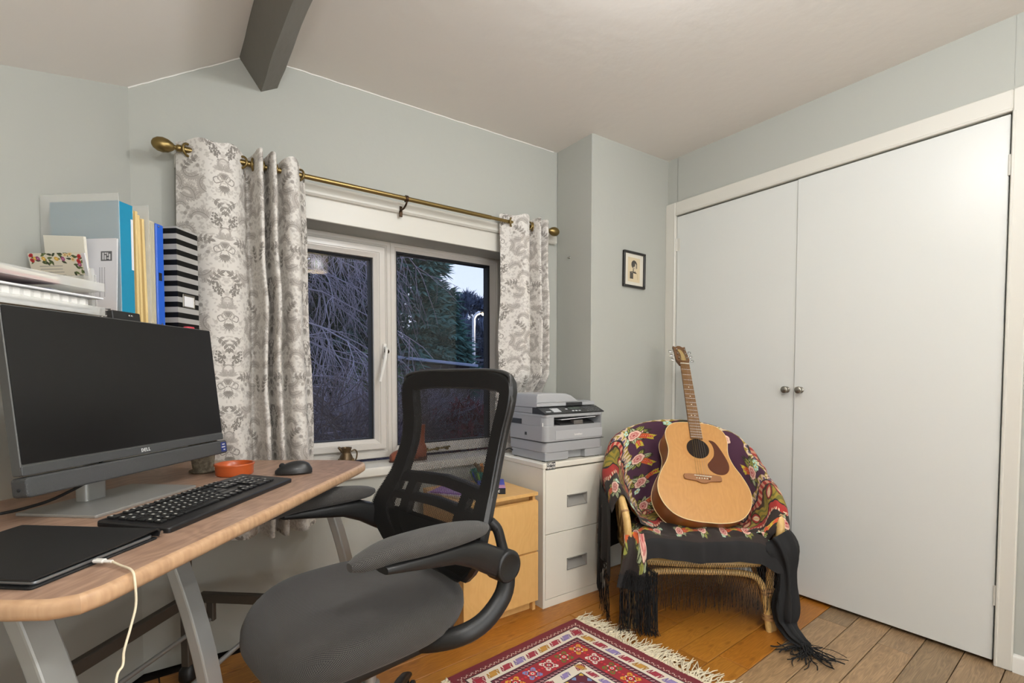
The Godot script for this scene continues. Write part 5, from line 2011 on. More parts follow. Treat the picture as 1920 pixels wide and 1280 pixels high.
# ---------------------------------------------------------------- chest, filing cabinet, sill things
func cabinets() -> void:
	var x0 := 1.022
	var x1 := 1.424
	var zf := -1.785
	var zb := -2.172
	var o := thing("chest_of_drawers", "low birch chest with two drawers between desk and filing cabinet", "chest", Vector3((x0 + x1) / 2, 0, zf))
	var B := func(m: MB, xa: float, xb: float, ya: float, yb: float, za: float, zc: float, bev := 0.0015) -> void:
		m.box(T((xa + xb) / 2 - o.position.x, (ya + yb) / 2, (za + zc) / 2 - o.position.z), Vector3(xb - xa, yb - ya, zc - za), bev)
	var m := MB.new()
	B.call(m, x0, x1, 0.547, 0.563, zb, zf)
	part("top_panel", m, M.birch, o)
	m = MB.new()
	B.call(m, x0 + 0.001, x0 + 0.018, 0.0, 0.547, zb, zf - 0.02)
	part("side_panel", m, M.birch, o)
	m = MB.new()
	B.call(m, x1 - 0.018, x1 - 0.001, 0.0, 0.547, zb, zf - 0.02)
	B.call(m, x0 + 0.018, x1 - 0.018, 0.03, 0.54, zb, zb + 0.01)
	part("side_panel", m, M.birch, o)
	m = MB.new()
	B.call(m, x0 + 0.019, x1 - 0.019, 0.49, 0.546, zf - 0.06, zf - 0.045)
	part("inner_rail", m, M.birch, o)
	m = MB.new()
	B.call(m, x0 + 0.019, x1 - 0.019, 0.25, 0.3, zf - 0.06, zf - 0.045)
	part("inner_rail", m, M.birch, o)
	m = MB.new()
	B.call(m, x0 + 0.02, x1 - 0.02, 0.0, 0.05, zf - 0.055, zf - 0.04)
	part("plinth", m, M.birch, o)
	for q in [[0.289, 0.524], [0.052, 0.284]]:
		m = MB.new()
		# front with a chamfered upper edge as its grip
		m.plate(V2([-0.02, q[0], 0.0, q[0], 0.0, q[1] - 0.004, -0.012, q[1], -0.02, q[1]]), x0 + 0.001, x1 - 0.001, 0.0, 1, Transform3D(Basis(Vector3(0, 0, 1), Vector3(0, 1, 0), Vector3(-1, 0, 0)), Vector3((x0 + x1) - o.position.x, 0, 0)))
		var d := part("drawer", m, M.birch, o)
		m = MB.new()
		B.call(m, x0 + 0.03, x1 - 0.03, q[0] + 0.02, q[1] - 0.03, zb + 0.03, zf - 0.021)
		part("drawer_box", m, M.birch, d)
	# filing cabinet
	x0 = 1.452
	x1 = 1.868
	zf = -1.784
	o = thing("filing_cabinet", "off white metal two drawer filing cabinet under the printer", "filing cabinet", Vector3((x0 + x1) / 2, 0, zf))
	B = func(m: MB, xa: float, xb: float, ya: float, yb: float, za: float, zc: float, bev := 0.0015) -> void:
		m.box(T((xa + xb) / 2 - o.position.x, (ya + yb) / 2, (za + zc) / 2 - o.position.z), Vector3(xb - xa, yb - ya, zc - za), bev)
	m = MB.new()
	B.call(m, x0, x0 + 0.014, 0.0, 0.664, zb, zf, 0.001)
	B.call(m, x1 - 0.014, x1, 0.0, 0.664, zb, zf, 0.001)
	B.call(m, x0 + 0.014, x1 - 0.014, 0.0, 0.038, zb, zf, 0.001)
	B.call(m, x0 + 0.014, x1 - 0.014, 0.02, 0.66, zb, zb + 0.004, 0.0)
	part("carcass", m, M.filing, o)
	m = MB.new()
	B.call(m, x0 - 0.002, x1 + 0.002, 0.664, 0.69, zb, zf + 0.003, 0.004)
	part("cabinet_top", m, M.filing, o)
	m = MB.new()
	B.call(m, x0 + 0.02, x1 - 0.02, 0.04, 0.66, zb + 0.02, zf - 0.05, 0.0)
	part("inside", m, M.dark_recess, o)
	for k in 2:
		var ya: float = [0.3525, 0.0405][k]
		var yb: float = [0.658, 0.3495][k]
		var hy: float = [0.494, 0.183][k]
		var xc := 1.6675
		m = MB.new()
		var hw := 0.0665
		var hh := 0.03
		var fx0 := x0 + 0.0155
		var fx1 := x1 - 0.0155
		B.call(m, fx0, xc - hw, ya, yb, zf - 0.018, zf + 0.001, 0.0012)
		B.call(m, xc + hw, fx1, ya, yb, zf - 0.018, zf + 0.001, 0.0012)
		B.call(m, xc - hw - 0.001, xc + hw + 0.001, ya, hy - hh, zf - 0.018, zf + 0.001, 0.0)
		B.call(m, xc - hw - 0.001, xc + hw + 0.001, hy + hh, yb, zf - 0.018, zf + 0.001, 0.0)
		var d := part("drawer", m, M.filing, o)
		# cup handle: rim, sloping floor and dark mouth
		m = MB.new()
		B.call(m, xc - hw, xc + hw, hy - hh, hy - hh + 0.005, zf - 0.004, zf + 0.004, 0.001)
		B.call(m, xc - hw, xc + hw, hy + hh - 0.005, hy + hh, zf - 0.004, zf + 0.004, 0.001)
		B.call(m, xc - hw, xc - hw + 0.005, hy - hh, hy + hh, zf - 0.004, zf + 0.004, 0.001)
		B.call(m, xc + hw - 0.005, xc + hw, hy - hh, hy + hh, zf - 0.004, zf + 0.004, 0.001)
		var P := func(x: float, y: float, z: float) -> Vector3: return Vector3(x - o.position.x, y, z - o.position.z)
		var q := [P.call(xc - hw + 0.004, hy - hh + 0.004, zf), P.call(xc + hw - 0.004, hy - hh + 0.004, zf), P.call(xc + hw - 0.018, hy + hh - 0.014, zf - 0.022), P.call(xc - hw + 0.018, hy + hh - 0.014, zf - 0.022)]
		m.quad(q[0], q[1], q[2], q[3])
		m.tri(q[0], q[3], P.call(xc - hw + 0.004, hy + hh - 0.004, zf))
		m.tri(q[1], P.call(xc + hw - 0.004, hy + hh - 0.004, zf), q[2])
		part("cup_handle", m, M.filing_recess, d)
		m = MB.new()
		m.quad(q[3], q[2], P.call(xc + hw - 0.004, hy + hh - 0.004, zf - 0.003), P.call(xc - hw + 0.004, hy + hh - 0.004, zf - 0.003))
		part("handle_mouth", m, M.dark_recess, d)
	m = MB.new()
	B.call(m, 1.806, 1.83, 0.296, 0.322, zf, zf + 0.004, 0.001)
	m.lathe(V2([0.0, 0.0, 0.008, 0.0, 0.008, 0.008, 0.0, 0.009]), 14, Transform3D(Basis(Vector3.RIGHT, PI / 2), Vector3(1.818 - o.position.x, 0.309, 0.004)))
	part("lock", m, M.steel, o)
	# keys hanging in the lock
	var ks := thing("keys", "small bunch of keys hanging from the filing cabinet lock", "keys", Vector3(1.826, 0.304, zf + 0.012))
	m = MB.new()
	var ring := PackedVector3Array()
	for k in 16:
		ring.append(Vector3(cos(TAU * k / 16.0) * 0.008, sin(TAU * k / 16.0) * 0.008 - 0.008, 0.002))
	m.tube(ring, 0.001, 5, false, true)
	part("key_ring", m, M.chrome, ks)
	for k in 2:
		m = MB.new()
		var b := Basis(Vector3(0, 0, 1), [-0.1, 0.22][k])
		m.box(Transform3D(b, b * Vector3(0, -0.026, 0) + Vector3(0, 0, 0.002 * k)), Vector3(0.013, 0.018, 0.002), 0.0008)
		m.box(Transform3D(b, b * Vector3(0.001, -0.054, 0) + Vector3(0, 0, 0.002 * k)), Vector3(0.005, 0.042, 0.0018), 0.0005)
		m.box(Transform3D(b, b * Vector3(0.005, -0.064, 0) + Vector3(0, 0, 0.002 * k)), Vector3(0.004, 0.012, 0.0016), 0.0003)
		part("key", m, M.brass if k else M.steel, ks)
	var stk := thing("sticker", "small black sticker with white lettering on the filing cabinet top", "sticker", Vector3(1.497, 0.6775, zf + 0.0035))
	part("sticker_face", bx(Vector3(0.052, 0.034, 0.0008), Vector3.ZERO), M.gasket, stk)
	for k in 2:
		part("lettering", text(["Office", "World"][k], 0.0125, 0.0004), M.white_gloss, stk, T(0, 0.008 - 0.016 * k, 0.0007))
	# things on the chest
	var cov := mat(c8(46, 66, 180), 0.35)
	var bd := Vector3(0.53, 0, -0.85).normalized()
	var bb := Basis(Vector3(0.85, 0, 0.53).normalized(), Vector3.UP, -bd)
	o = thing("paperback", "blue and pink paperback lying near the right edge of the chest", "book", Vector3(1.274, 0.563, -1.837) + bd * 0.098 + Vector3(-0.85, 0, -0.53).normalized() * 0.064, bb)
	part("pages", bx(Vector3(0.124, 0.024, 0.19), Vector3(0.001, 0.0145, -0.001)), M.paper, o)
	part("cover", bx(Vector3(0.128, 0.0015, 0.196), Vector3(0, 0.0275, 0)), cov, o)
	part("cover_band", bx(Vector3(0.128, 0.0008, 0.062), Vector3(0, 0.0287, 0.066)), mat(c8(196, 140, 168), 0.4), o)
	part("back_cover", bx(Vector3(0.128, 0.0015, 0.196), Vector3(0, 0.0012, 0)), M.gasket, o)
	part("spine", bx(Vector3(0.128, 0.027, 0.0015), Vector3(0, 0.014, 0.098)), M.gasket, o)
	part("lettering", text("R", 0.016, 0.0005), M.white_gloss, o, Transform3D(Basis(Vector3(0, 0, 1), PI / 2), Vector3(0.03, 0.014, 0.099)))
	for k in 3:
		m = MB.new()
		m.box(T(0, 0.003, 0), Vector3(0.21, 0.006, 0.28), 0.001)
		tag(part("magazine", m, mat([c8(188, 160, 120), c8(206, 196, 206), c8(150, 104, 176)][k], 0.35), null, Transform3D(Basis(Vector3.UP, [0.3, 0.5, 0.62][k]), Vector3(1.13 + 0.01 * k, 0.563 + 0.0062 * k, -1.965))), ["tan magazine at the bottom of the pile on the chest", "pale pink magazine in the middle of the pile on the chest", "purple magazine on top of the pile behind the chair mesh"][k], "magazine", "magazines on the chest")
	o = thing("patterned_bowl", "green and blue striped bowl on the chest behind the chair mesh", "bowl", Vector3(1.31, 0.563, -2.075))
	m = MB.new()
	for k in 16:
		pass
	var rows := []
	var bp := V2([0.034, 0.0, 0.036, 0.006, 0.052, 0.03, 0.068, 0.068, 0.07, 0.072, 0.066, 0.07, 0.05, 0.032, 0.032, 0.01, 0.0, 0.01])
	m.lathe(bp, 40)
	part("bowl_body", m, mat(c8(52, 116, 96), 0.3), o)
	for k in 12:
		m = MB.new()
		var w := TAU * k / 12.0
		m.tube(PackedVector3Array([Vector3(cos(w) * 0.0375, 0.007, sin(w) * 0.0375), Vector3(cos(w) * 0.053, 0.03, sin(w) * 0.053), Vector3(cos(w) * 0.0685, 0.066, sin(w) * 0.0685)]), 0.006, 6)
		part("painted_stripe", m, mat([c8(38, 74, 150), c8(120, 170, 70)][k % 2], 0.3), o)
	for k in 4:
		m = MB.new()
		var w := 1.2 * k
		m.tube(smooth3(PackedVector3Array([Vector3(cos(w) * 0.02, 0.03, sin(w) * 0.02), Vector3(cos(w) * 0.03, 0.08, sin(w) * 0.03), Vector3(cos(w) * 0.05, 0.105, sin(w) * 0.05)])), 0.009, 8)
		tag(part("trinket", m, mat([c8(214, 160, 96), c8(226, 220, 214), c8(196, 130, 70), c8(110, 90, 60)][k], 0.5), null, T(1.31, 0.563, -2.075)), ["tan trinket sticking out of the striped bowl", "white trinket sticking out of the striped bowl", "orange brown trinket sticking out of the striped bowl", "dark brown trinket sticking out of the striped bowl"][k], "trinket", "trinkets in the bowl")
	# jug and boot on the window sill
	var bz := mat(c8(94, 76, 52), 0.32, 0.55)
	o = thing("bronze_jug", "small bronze coloured jug on the sill beside the desk", "jug", Vector3(0.70, 0.675, -2.31))
	m = MB.new()
	m.lathe(V2([0.0, 0.0, 0.031, 0.0, 0.034, 0.006, 0.035, 0.02, 0.031, 0.045, 0.022, 0.066, 0.02, 0.074, 0.023, 0.084, 0.026, 0.094, 0.024, 0.094, 0.02, 0.084, 0.017, 0.074, 0.0, 0.06]), 28)
	part("jug_body", m, bz, o)
	m = MB.new()
	m.tube(V3([-0.016, 0.076, 0.0, -0.026, 0.089, 0.0, -0.036, 0.097, 0.0]), [0.009, 0.008, 0.005], 10)
	part("spout", m, bz, o)
	m = MB.new()
	m.tube(smooth3(V3([0.022, 0.074, 0.0, 0.04, 0.08, 0.0, 0.05, 0.066, 0.0, 0.047, 0.04, 0.0, 0.033, 0.016, 0.0]), 5), 0.0036, 8)
	part("jug_handle", m, bz, o)
	m = MB.new()
	for k in 7:
		var w := TAU * k / 7.0
		m.box(Transform3D(Basis(Vector3.UP, -w), Vector3(cos(w) * 0.034, 0.026, sin(w) * 0.034)), Vector3(0.004, 0.032, 0.012), 0.001)
	part("jug_relief", m, mat(c8(140, 112, 70), 0.35, 0.6), o)
	var lt := mat(c8(132, 70, 44), 0.4)
	o = thing("boot_ornament", "small brown boot shaped ornament on the sill behind the office chair", "ornament", Vector3(1.02, 0.675, -2.32))
	m = MB.new()
	var rings := []
	for q in [[-0.10, 0.02, 0.016, 0.018], [-0.085, 0.026, 0.026, 0.024], [-0.06, 0.03, 0.03, 0.028], [-0.03, 0.036, 0.03, 0.034], [0.0, 0.044, 0.03, 0.042], [0.03, 0.046, 0.032, 0.045], [0.06, 0.046, 0.034, 0.045], [0.078, 0.044, 0.03, 0.042], [0.086, 0.04, 0.018, 0.03]]:
		rings.append(ring_at(Vector3(q[0], q[1], 0), Vector3(0, q[3], 0), Vector3(0, 0, q[2]), 18, 2.5))
	m.loft(rings, true, true)
	rings = []
	for q in [[0.05, 0.034, 0.03], [0.09, 0.03, 0.028], [0.13, 0.03, 0.028], [0.168, 0.033, 0.031], [0.18, 0.034, 0.032]]:
		rings.append(ring_at(Vector3(0.05, q[0], 0), Vector3(q[1], 0, 0), Vector3(0, 0, q[2]), 18, 2.4))
	m.loft(rings, true, false)
	part("boot_upper", m, lt, o)
	m = MB.new()
	m.plate(smooth2(V2([-0.108, 0.0, -0.08, -0.03, 0.0, -0.03, 0.07, -0.035, 0.09, 0.0, 0.07, 0.035, 0.0, 0.03, -0.08, 0.03]), 4, true), 0.0, 0.008, 0.002, 2, Transform3D(Basis(Vector3(1, 0, 0), Vector3(0, 0, -1), Vector3(0, 1, 0)), Vector3.ZERO))
	m.box(T(0.06, 0.012, 0), Vector3(0.05, 0.024, 0.056), 0.004)
	part("boot_sole", m, mat(c8(70, 40, 26), 0.5), o)
	o = thing("window_stay", "short brass bar lying at the foot of the right pane", "window stay", Vector3(1.21, 0.705, -2.385))
	m = MB.new()
	m.tube(smooth3(V3([-0.075, 0.0, 0, -0.03, 0.006, 0.004, 0.03, 0.01, 0.004, 0.075, 0.014, 0])), 0.005, 8)
	for x in [-0.06, 0.0, 0.06]:
		m.box(T(x, 0.006, -0.006), Vector3(0.016, 0.018, 0.012), 0.002)
	part("stay_bar", m, M.brass, o)

# ---------------------------------------------------------------- printer
func printer() -> void:
	var o := thing("printer", "grey multifunction laser printer standing on the filing cabinet", "printer", Vector3(1.672, 0.69, -1.975))
	var ox := Vector3(1.672, 0.69, -1.975)
	var flat := Basis(Vector3(1, 0, 0), Vector3(0, 0, -1), Vector3(0, 1, 0))
	# a plate seen from above: polygon in (x, -z)
	var top := func(m: MB, pts: PackedVector2Array, ya: float, yb: float, r: float) -> void:
		var q := PackedVector2Array()
		for p in pts:
			q.append(Vector2(p.x - ox.x, -(p.y - ox.z)))
		if Geometry2D.is_polygon_clockwise(q):
			q.reverse()
		m.plate(q, ya - ox.y, yb - ox.y, r, 2, Transform3D(flat, Vector3.ZERO))
	var foot := func(inset: float) -> PackedVector2Array:
		var p := PackedVector2Array()
		for k in 7:
			var a := PI + PI / 2 * k / 6.0
			p.append(Vector2(1.476 + inset + 0.03 + cos(a) * 0.03, -1.80 - inset - 0.03 - sin(a) * 0.03))
		for k in 7:
			var a := -PI / 2 + PI / 2 * k / 6.0
			p.append(Vector2(1.87 - inset - 0.03 + cos(a) * 0.03, -1.80 - inset - 0.03 - sin(a) * 0.03))
		p.append(Vector2(1.87 - inset, -2.085))
		p.append(Vector2(1.476 + inset, -2.085))
		return p
	var B := func(m: MB, xa: float, xb: float, ya: float, yb: float, za: float, zc: float, bev := 0.001) -> void:
		m.box(T((xa + xb) / 2 - ox.x, (ya + yb) / 2 - ox.y, (za + zc) / 2 - ox.z), Vector3(xb - xa, yb - ya, zc - za), bev)
	var m := MB.new()
	top.call(m, foot.call(0.003), 0.735, 0.783, 0.003)
	B.call(m, 1.482, 1.63, 0.694, 0.736, -2.08, -1.806, 0.003)
	B.call(m, 1.742, 1.864, 0.694, 0.736, -2.08, -1.806, 0.003)
	B.call(m, 1.62, 1.75, 0.694, 0.736, -2.08, -1.84, 0.0)
	part("paper_cassette", m, M.printer, o)
	m = MB.new()
	for p in [[1.50, -1.83], [1.84, -1.83], [1.50, -2.06], [1.84, -2.06]]:
		B.call(m, p[0] - 0.012, p[0] + 0.012, 0.69, 0.695, p[1] - 0.012, p[1] + 0.012)
	part("rubber_foot", m, M.gasket, o)
	m = MB.new()
	top.call(m, foot.call(0.0), 0.786, 0.862, 0.003)
	# walls each side of and behind the paper outlet
	top.call(m, V2([1.476, -1.84, 1.478, -1.825, 1.486, -1.81, 1.5, -1.802, 1.53, -1.80, 1.53, -2.085, 1.476, -2.085]), 0.861, 0.904, 0.0)
	top.call(m, V2([1.87, -1.84, 1.868, -1.825, 1.86, -1.81, 1.846, -1.802, 1.842, -1.80, 1.842, -2.085, 1.87, -2.085]), 0.861, 0.904, 0.0)
	B.call(m, 1.53, 1.842, 0.861, 0.904, -2.085, -2.0, 0.0)
	top.call(m, foot.call(0.0), 0.902, 0.917, 0.003)
	part("printer_body", m, M.printer, o)
	m = MB.new()
	B.call(m, 1.532, 1.84, 0.8625, 0.901, -2.0, -1.985, 0.0)
	B.call(m, 1.532, 1.84, 0.898, 0.9015, -1.99, -1.815, 0.0)
	part("outlet_lining", m, M.printer_dark, o)
	# sloping outlet tray and a sheet of paper on it
	m = MB.new()
	m.plate(V2([-1.985, 0.866, -1.985, 0.863, -1.803, 0.8625, -1.803, 0.868, -1.86, 0.886]), 1.57, 1.80, 0.0, 1, Transform3D(Basis(Vector3(0, 0, 1), Vector3(0, 1, 0), Vector3(-1, 0, 0)), Vector3(3.37, 0, 0) - ox))
	part("outlet_tray", m, M.printer_dark, o)
	m = MB.new()
	B.call(m, 1.66, 1.72, 0.862, 0.884, -1.83, -1.799, 0.002)
	part("paper_stop", m, mat(c8(96, 92, 88), 0.45), o)
	m = MB.new()
	m.box(Transform3D(Basis(Vector3.RIGHT, -0.04) * Basis(Vector3(0, 0, 1), 0.03), Vector3(1.69, 0.8895, -1.89) - ox), Vector3(0.225, 0.002, 0.19))
	tag(part("printed_sheet", m, M.paper, null, T(ox.x, ox.y, ox.z)), "white sheet of paper lying in the printer outlet", "paper")
	# front door plate, lettering
	m = MB.new()
	B.call(m, 1.54, 1.855, 0.795, 0.838, -1.8015, -1.7985, 0.001)
	part("front_flap", m, M.printer_light, o)
	var lt := text("brother", 0.0105, 0.0005)
	part("lettering", lt, M.white_gloss, o, T(1.688 - ox.x, 0.814 - ox.y, -1.798 - ox.z))
	m = MB.new()
	B.call(m, 1.477, 1.8695, 0.7832, 0.7858, -2.08, -1.8025, 0.0)
	part("seam", m, M.printer_dark, o)
	# side details
	m = MB.new()
	B.call(m, 1.474, 1.478, 0.862, 0.888, -2.075, -1.985, 0.003)
	B.call(m, 1.4745, 1.478, 0.81, 0.825, -1.958, -1.944, 0.001)
	part("side_grip", m, M.printer_dark, o)
	m = MB.new()
	B.call(m, 1.4775, 1.481, 0.858, 0.878, -1.8265, -1.82, 0.001)
	part("side_slot", m, M.white_gloss, o)
	# sloping control panel
	m = MB.new()
	var pa := Transform3D(Basis(Vector3(0, 0, 1), Vector3(0, 1, 0), Vector3(-1, 0, 0)), Vector3(3.345, 0, 0) - ox)
	m.plate(V2([-1.80, 0.917, -1.799, 0.922, -1.86, 0.947, -1.90, 0.947, -1.90, 0.917]), 1.478, 1.868, 0.0, 1, pa)
	part("control_panel", m, M.printer_dark, o)
	var sl := Basis(Vector3.RIGHT, atan2(0.025, 0.061))
	var onp := func(x: float, f: float) -> Transform3D: return Transform3D(sl, Vector3(x, lerpf(0.922, 0.947, f), lerpf(-1.799, -1.86, f)) - ox)
	m = MB.new()
	m.box(onp.call(1.565, 0.5), Vector3(0.05, 0.003, 0.04), 0.001)
	for k in 3:
		m.box(onp.call(1.668 + 0.022 * k, 0.28), Vector3(0.013, 0.004, 0.008), 0.001)
	m.box(onp.call(1.51, 0.3), Vector3(0.03, 0.004, 0.007), 0.001)
	m.box(onp.call(1.64, 0.6), Vector3(0.012, 0.004, 0.008), 0.001)
	part("panel_buttons", m, mat(c8(196, 198, 200), 0.4), o)
	m = MB.new()
	for r in 3:
		for k in 5:
			m.box(onp.call(1.765 + 0.019 * k, 0.25 + 0.25 * r), Vector3(0.011, 0.003, 0.007), 0.001)
	for k in 3:
		m.box(onp.call(1.535 + 0.004 * k, 0.32 + 0.18 * k), Vector3(0.018, 0.0045, 0.004), 0.001)
	part("number_keys", m, mat(c8(88, 90, 92), 0.4), o)
	m = MB.new()
	m.box(onp.call(1.70, 0.72), Vector3(0.075, 0.003, 0.022), 0.001)
	part("display", m, mat(c8(66, 76, 70), 0.2), o)
	# scanner bed and document feeder
	m = MB.new()
	B.call(m, 1.478, 1.868, 0.917, 0.948, -2.10, -1.895, 0.004)
	part("scanner_bed", m, M.printer, o)
	m = MB.new()
	m.plate(V2([-1.872, 0.949, -1.866, 0.953, -1.866, 0.966, -1.872, 0.97, -2.095, 0.97, -2.095, 0.949]), 1.478, 1.866, 0.0, 1, Transform3D(Basis(Vector3(0, 0, 1), Vector3(0, 1, 0), Vector3(-1, 0, 0)), Vector3(3.344, 0, 0) - ox))
	part("scanner_lid", m, M.printer_light, o)
	m = MB.new()
	m.plate(smooth2(V2([1.482, 0.968, 1.70, 0.968, 1.757, 0.97, 1.735, 0.985, 1.705, 1.003, 1.67, 1.013, 1.6, 1.016, 1.51, 1.016, 1.488, 1.012, 1.482, 1.0]), 1, true), -2.09, -1.869, 0.006, 2, Transform3D(Basis(), -ox))
	part("document_feeder", m, M.printer_light, o)
	m = MB.new()
	B.call(m, 1.665, 1.775, 0.951, 0.968, -1.872, -1.862, 0.002)
	part("feeder_grip", m, M.printer_dark, o)
	m = MB.new()
	B.call(m, 1.755, 1.86, 0.97, 0.9735, -2.05, -1.90, 0.001)
	part("feeder_tray", m, M.printer, o)
	# its lead on the wall side
	m = MB.new()
	m.tube(smooth3(PackedVector3Array([Vector3(1.474, 0.72, -2.06), Vector3(1.455, 0.73, -2.07), Vector3(1.44, 0.70, -2.1), Vector3(1.438, 0.6, -2.14), Vector3(1.438, 0.3, -2.16), Vector3(1.438, 0.006, -2.15)])), 0.0035, 6)
	tag(part("power_lead", m, M.black_matt), "black lead hanging down behind the printer", "cable")

# ---------------------------------------------------------------- rattan armchair in the corner (x to its sitter's left, z forward)
var WB := Basis(Vector3(0.776, 0, 0.631), Vector3.UP, Vector3(-0.631, 0, 0.776))
var WO := Vector3(1.896, 0, -1.246) + Vector3(0.631, 0, -0.776) * 0.25
var rim_pts: PackedVector3Array

func along(p: PackedVector3Array, t: float) -> Vector3:
	var f := clampf(t, 0, 1) * (p.size() - 1)
	var k := mini(int(f), p.size() - 2)
	return p[k].lerp(p[k + 1], f - k)

func wicker_chair() -> void:
	rim_pts = smooth3(V3([-0.312, 0.33, 0.245, -0.318, 0.43, 0.275, -0.325, 0.50, 0.255, -0.338, 0.565, 0.18, -0.352, 0.61, 0.05, -0.345, 0.68, -0.07, -0.295, 0.77, -0.17, -0.16, 0.822, -0.235, 0.0, 0.838, -0.25, 0.16, 0.822, -0.235, 0.295, 0.77, -0.17, 0.345, 0.68, -0.07, 0.352, 0.61, 0.05, 0.338, 0.565, 0.18, 0.325, 0.50, 0.255, 0.318, 0.43, 0.275, 0.312, 0.33, 0.245]), 6)
	var o := thing("rattan_armchair", "rattan tub armchair under the floral shawl in the corner", "armchair", WO, WB)
	var m := MB.new()
	m.tube(rim_pts, 0.0165, 10)
	part("rim_pole", m, M.rattan, o)
	m = MB.new()
	for f in [0.13, 0.2, 0.8, 0.87]:
		var p := along(rim_pts, f)
		var q := along(rim_pts, f + 0.006)
		m.tube(PackedVector3Array([p, q]), 0.0185, 10)
	part("rim_binding", m, M.rattan_dark, o)
	# seat ring
	var seat := smooth3(V3([-0.30, 0.325, 0.24, -0.315, 0.325, 0.05, -0.27, 0.325, -0.16, -0.14, 0.325, -0.25, 0.0, 0.325, -0.262, 0.14, 0.325, -0.25, 0.27, 0.325, -0.16, 0.315, 0.325, 0.05, 0.30, 0.325, 0.24]), 6)
	m = MB.new()
	m.tube(seat, 0.013, 8)
	part("seat_ring", m, M.rattan, o)
	for k in 44:
		var t := 0.012 + 0.976 * k / 43.0
		m = MB.new()
		m.tube(PackedVector3Array([along(seat, clampf((t - 0.5) * 1.02 + 0.5, 0, 1)), along(rim_pts, clampf(0.06 + 0.88 * t + (0.03 if k % 2 else -0.03), 0.03, 0.97))]), 0.0065, 6)
		part("spindle", m, M.rattan if k % 3 else M.rattan_dark, o)
	m = MB.new()
	m.tube(smooth3(V3([-0.25, 0.292, 0.235, -0.12, 0.292, 0.252, 0.0, 0.292, 0.256, 0.12, 0.292, 0.252, 0.25, 0.292, 0.235]), 5), 0.0175, 10)
	part("front_rail", m, M.rattan, o)
	m = MB.new()
	m.tube(smooth3(V3([-0.291, 0.0, 0.252, -0.274, 0.13, 0.25, -0.258, 0.2, 0.25, -0.215, 0.242, 0.25, -0.12, 0.255, 0.254, 0.0, 0.256, 0.256, 0.12, 0.255, 0.254, 0.215, 0.242, 0.25, 0.258, 0.2, 0.25, 0.274, 0.13, 0.25, 0.291, 0.0, 0.252]), 6), 0.014, 10)
	part("front_arch", m, M.rattan, o)
	for s in [-1, 1]:
		m = MB.new()
		m.tube(smooth3(V3([s * 0.302, 0.33, 0.24, s * 0.296, 0.2, 0.236, s * 0.302, 0.1, 0.234, s * 0.312, 0.0, 0.236]), 5), 0.0165, 10)
		part("leg", m, M.rattan, o)
		m = MB.new()
		for q in [[0.05, 0.29, 0.285], [0.065, 0.29, 0.285], [0.16, 0.279, 0.28], [0.175, 0.276, 0.278]]:
			m.loft([ring_at(Vector3(s * (q[1] + 0.006), q[0], 0.244), Vector3(0.032, 0, 0), Vector3(0, 0, 0.025), 16, 2.6), ring_at(Vector3(s * (q[1] + 0.005), q[0] + 0.011, 0.244), Vector3(0.032, 0, 0), Vector3(0, 0, 0.025), 16, 2.6)], true, false)
		part("leg_binding", m, M.rattan_dark, o)
		m = MB.new()
		m.tube(smooth3(V3([s * 0.25, 0.32, -0.17, s * 0.252, 0.15, -0.21, s * 0.255, 0.0, -0.25]), 5), 0.0165, 10)
		part("leg", m, M.rattan, o)
		m = MB.new()
		m.tube(smooth3(V3([s * 0.28, 0.1, 0.235, s * 0.285, 0.22, 0.1, s * 0.28, 0.235, 0.0, s * 0.265, 0.22, -0.1, s * 0.255, 0.1, -0.23]), 5), 0.011, 8)
		part("side_arch", m, M.rattan, o)
	# upholstered pad, its floral front showing under the shawl
	m = MB.new()
	var pad := PackedVector2Array()
	for p in seat:
		pad.append(Vector2(p.x * 0.965, -p.z * 1.0 + (0.0 if p.z < 0.2 else -0.005)))
	for q in V2([0.2, -0.262, 0.0, -0.268, -0.2, -0.262]):
		pad.append(q)
	if Geometry2D.is_polygon_clockwise(pad):
		pad.reverse()
	m.plate(pad, 0.315, 0.41, 0.035, 4, Transform3D(Basis(Vector3(1, 0, 0), Vector3(0, 0, -1), Vector3(0, 1, 0)), Vector3.ZERO))
	var im := Image.create_empty(256, 256, false, Image.FORMAT_RGB8)
	im.fill(c8(196, 172, 118))
	var r := RandomNumberGenerator.new()
	r.seed = 14
	for k in 40:
		var p := Vector2(r.randf() * 256, r.randf() * 256)
		for j in 4:
			leaf(im, p, r.randf() * TAU, 28, 5, [c8(112, 116, 60), c8(140, 130, 70)][j % 2], Color(0, 0, 0, 0), true)
		if k % 2 == 0:
			rose(im, p, r.randf_range(12, 20), [c8(190, 96, 76), c8(222, 160, 130), c8(150, 60, 52)])
	var pm := mat(Color.WHITE, 0.85)
	pm.albedo_texture = tex(im)
	part("seat_cushion", m, tri_map(pm, Vector3(4, 4, 4)), o)

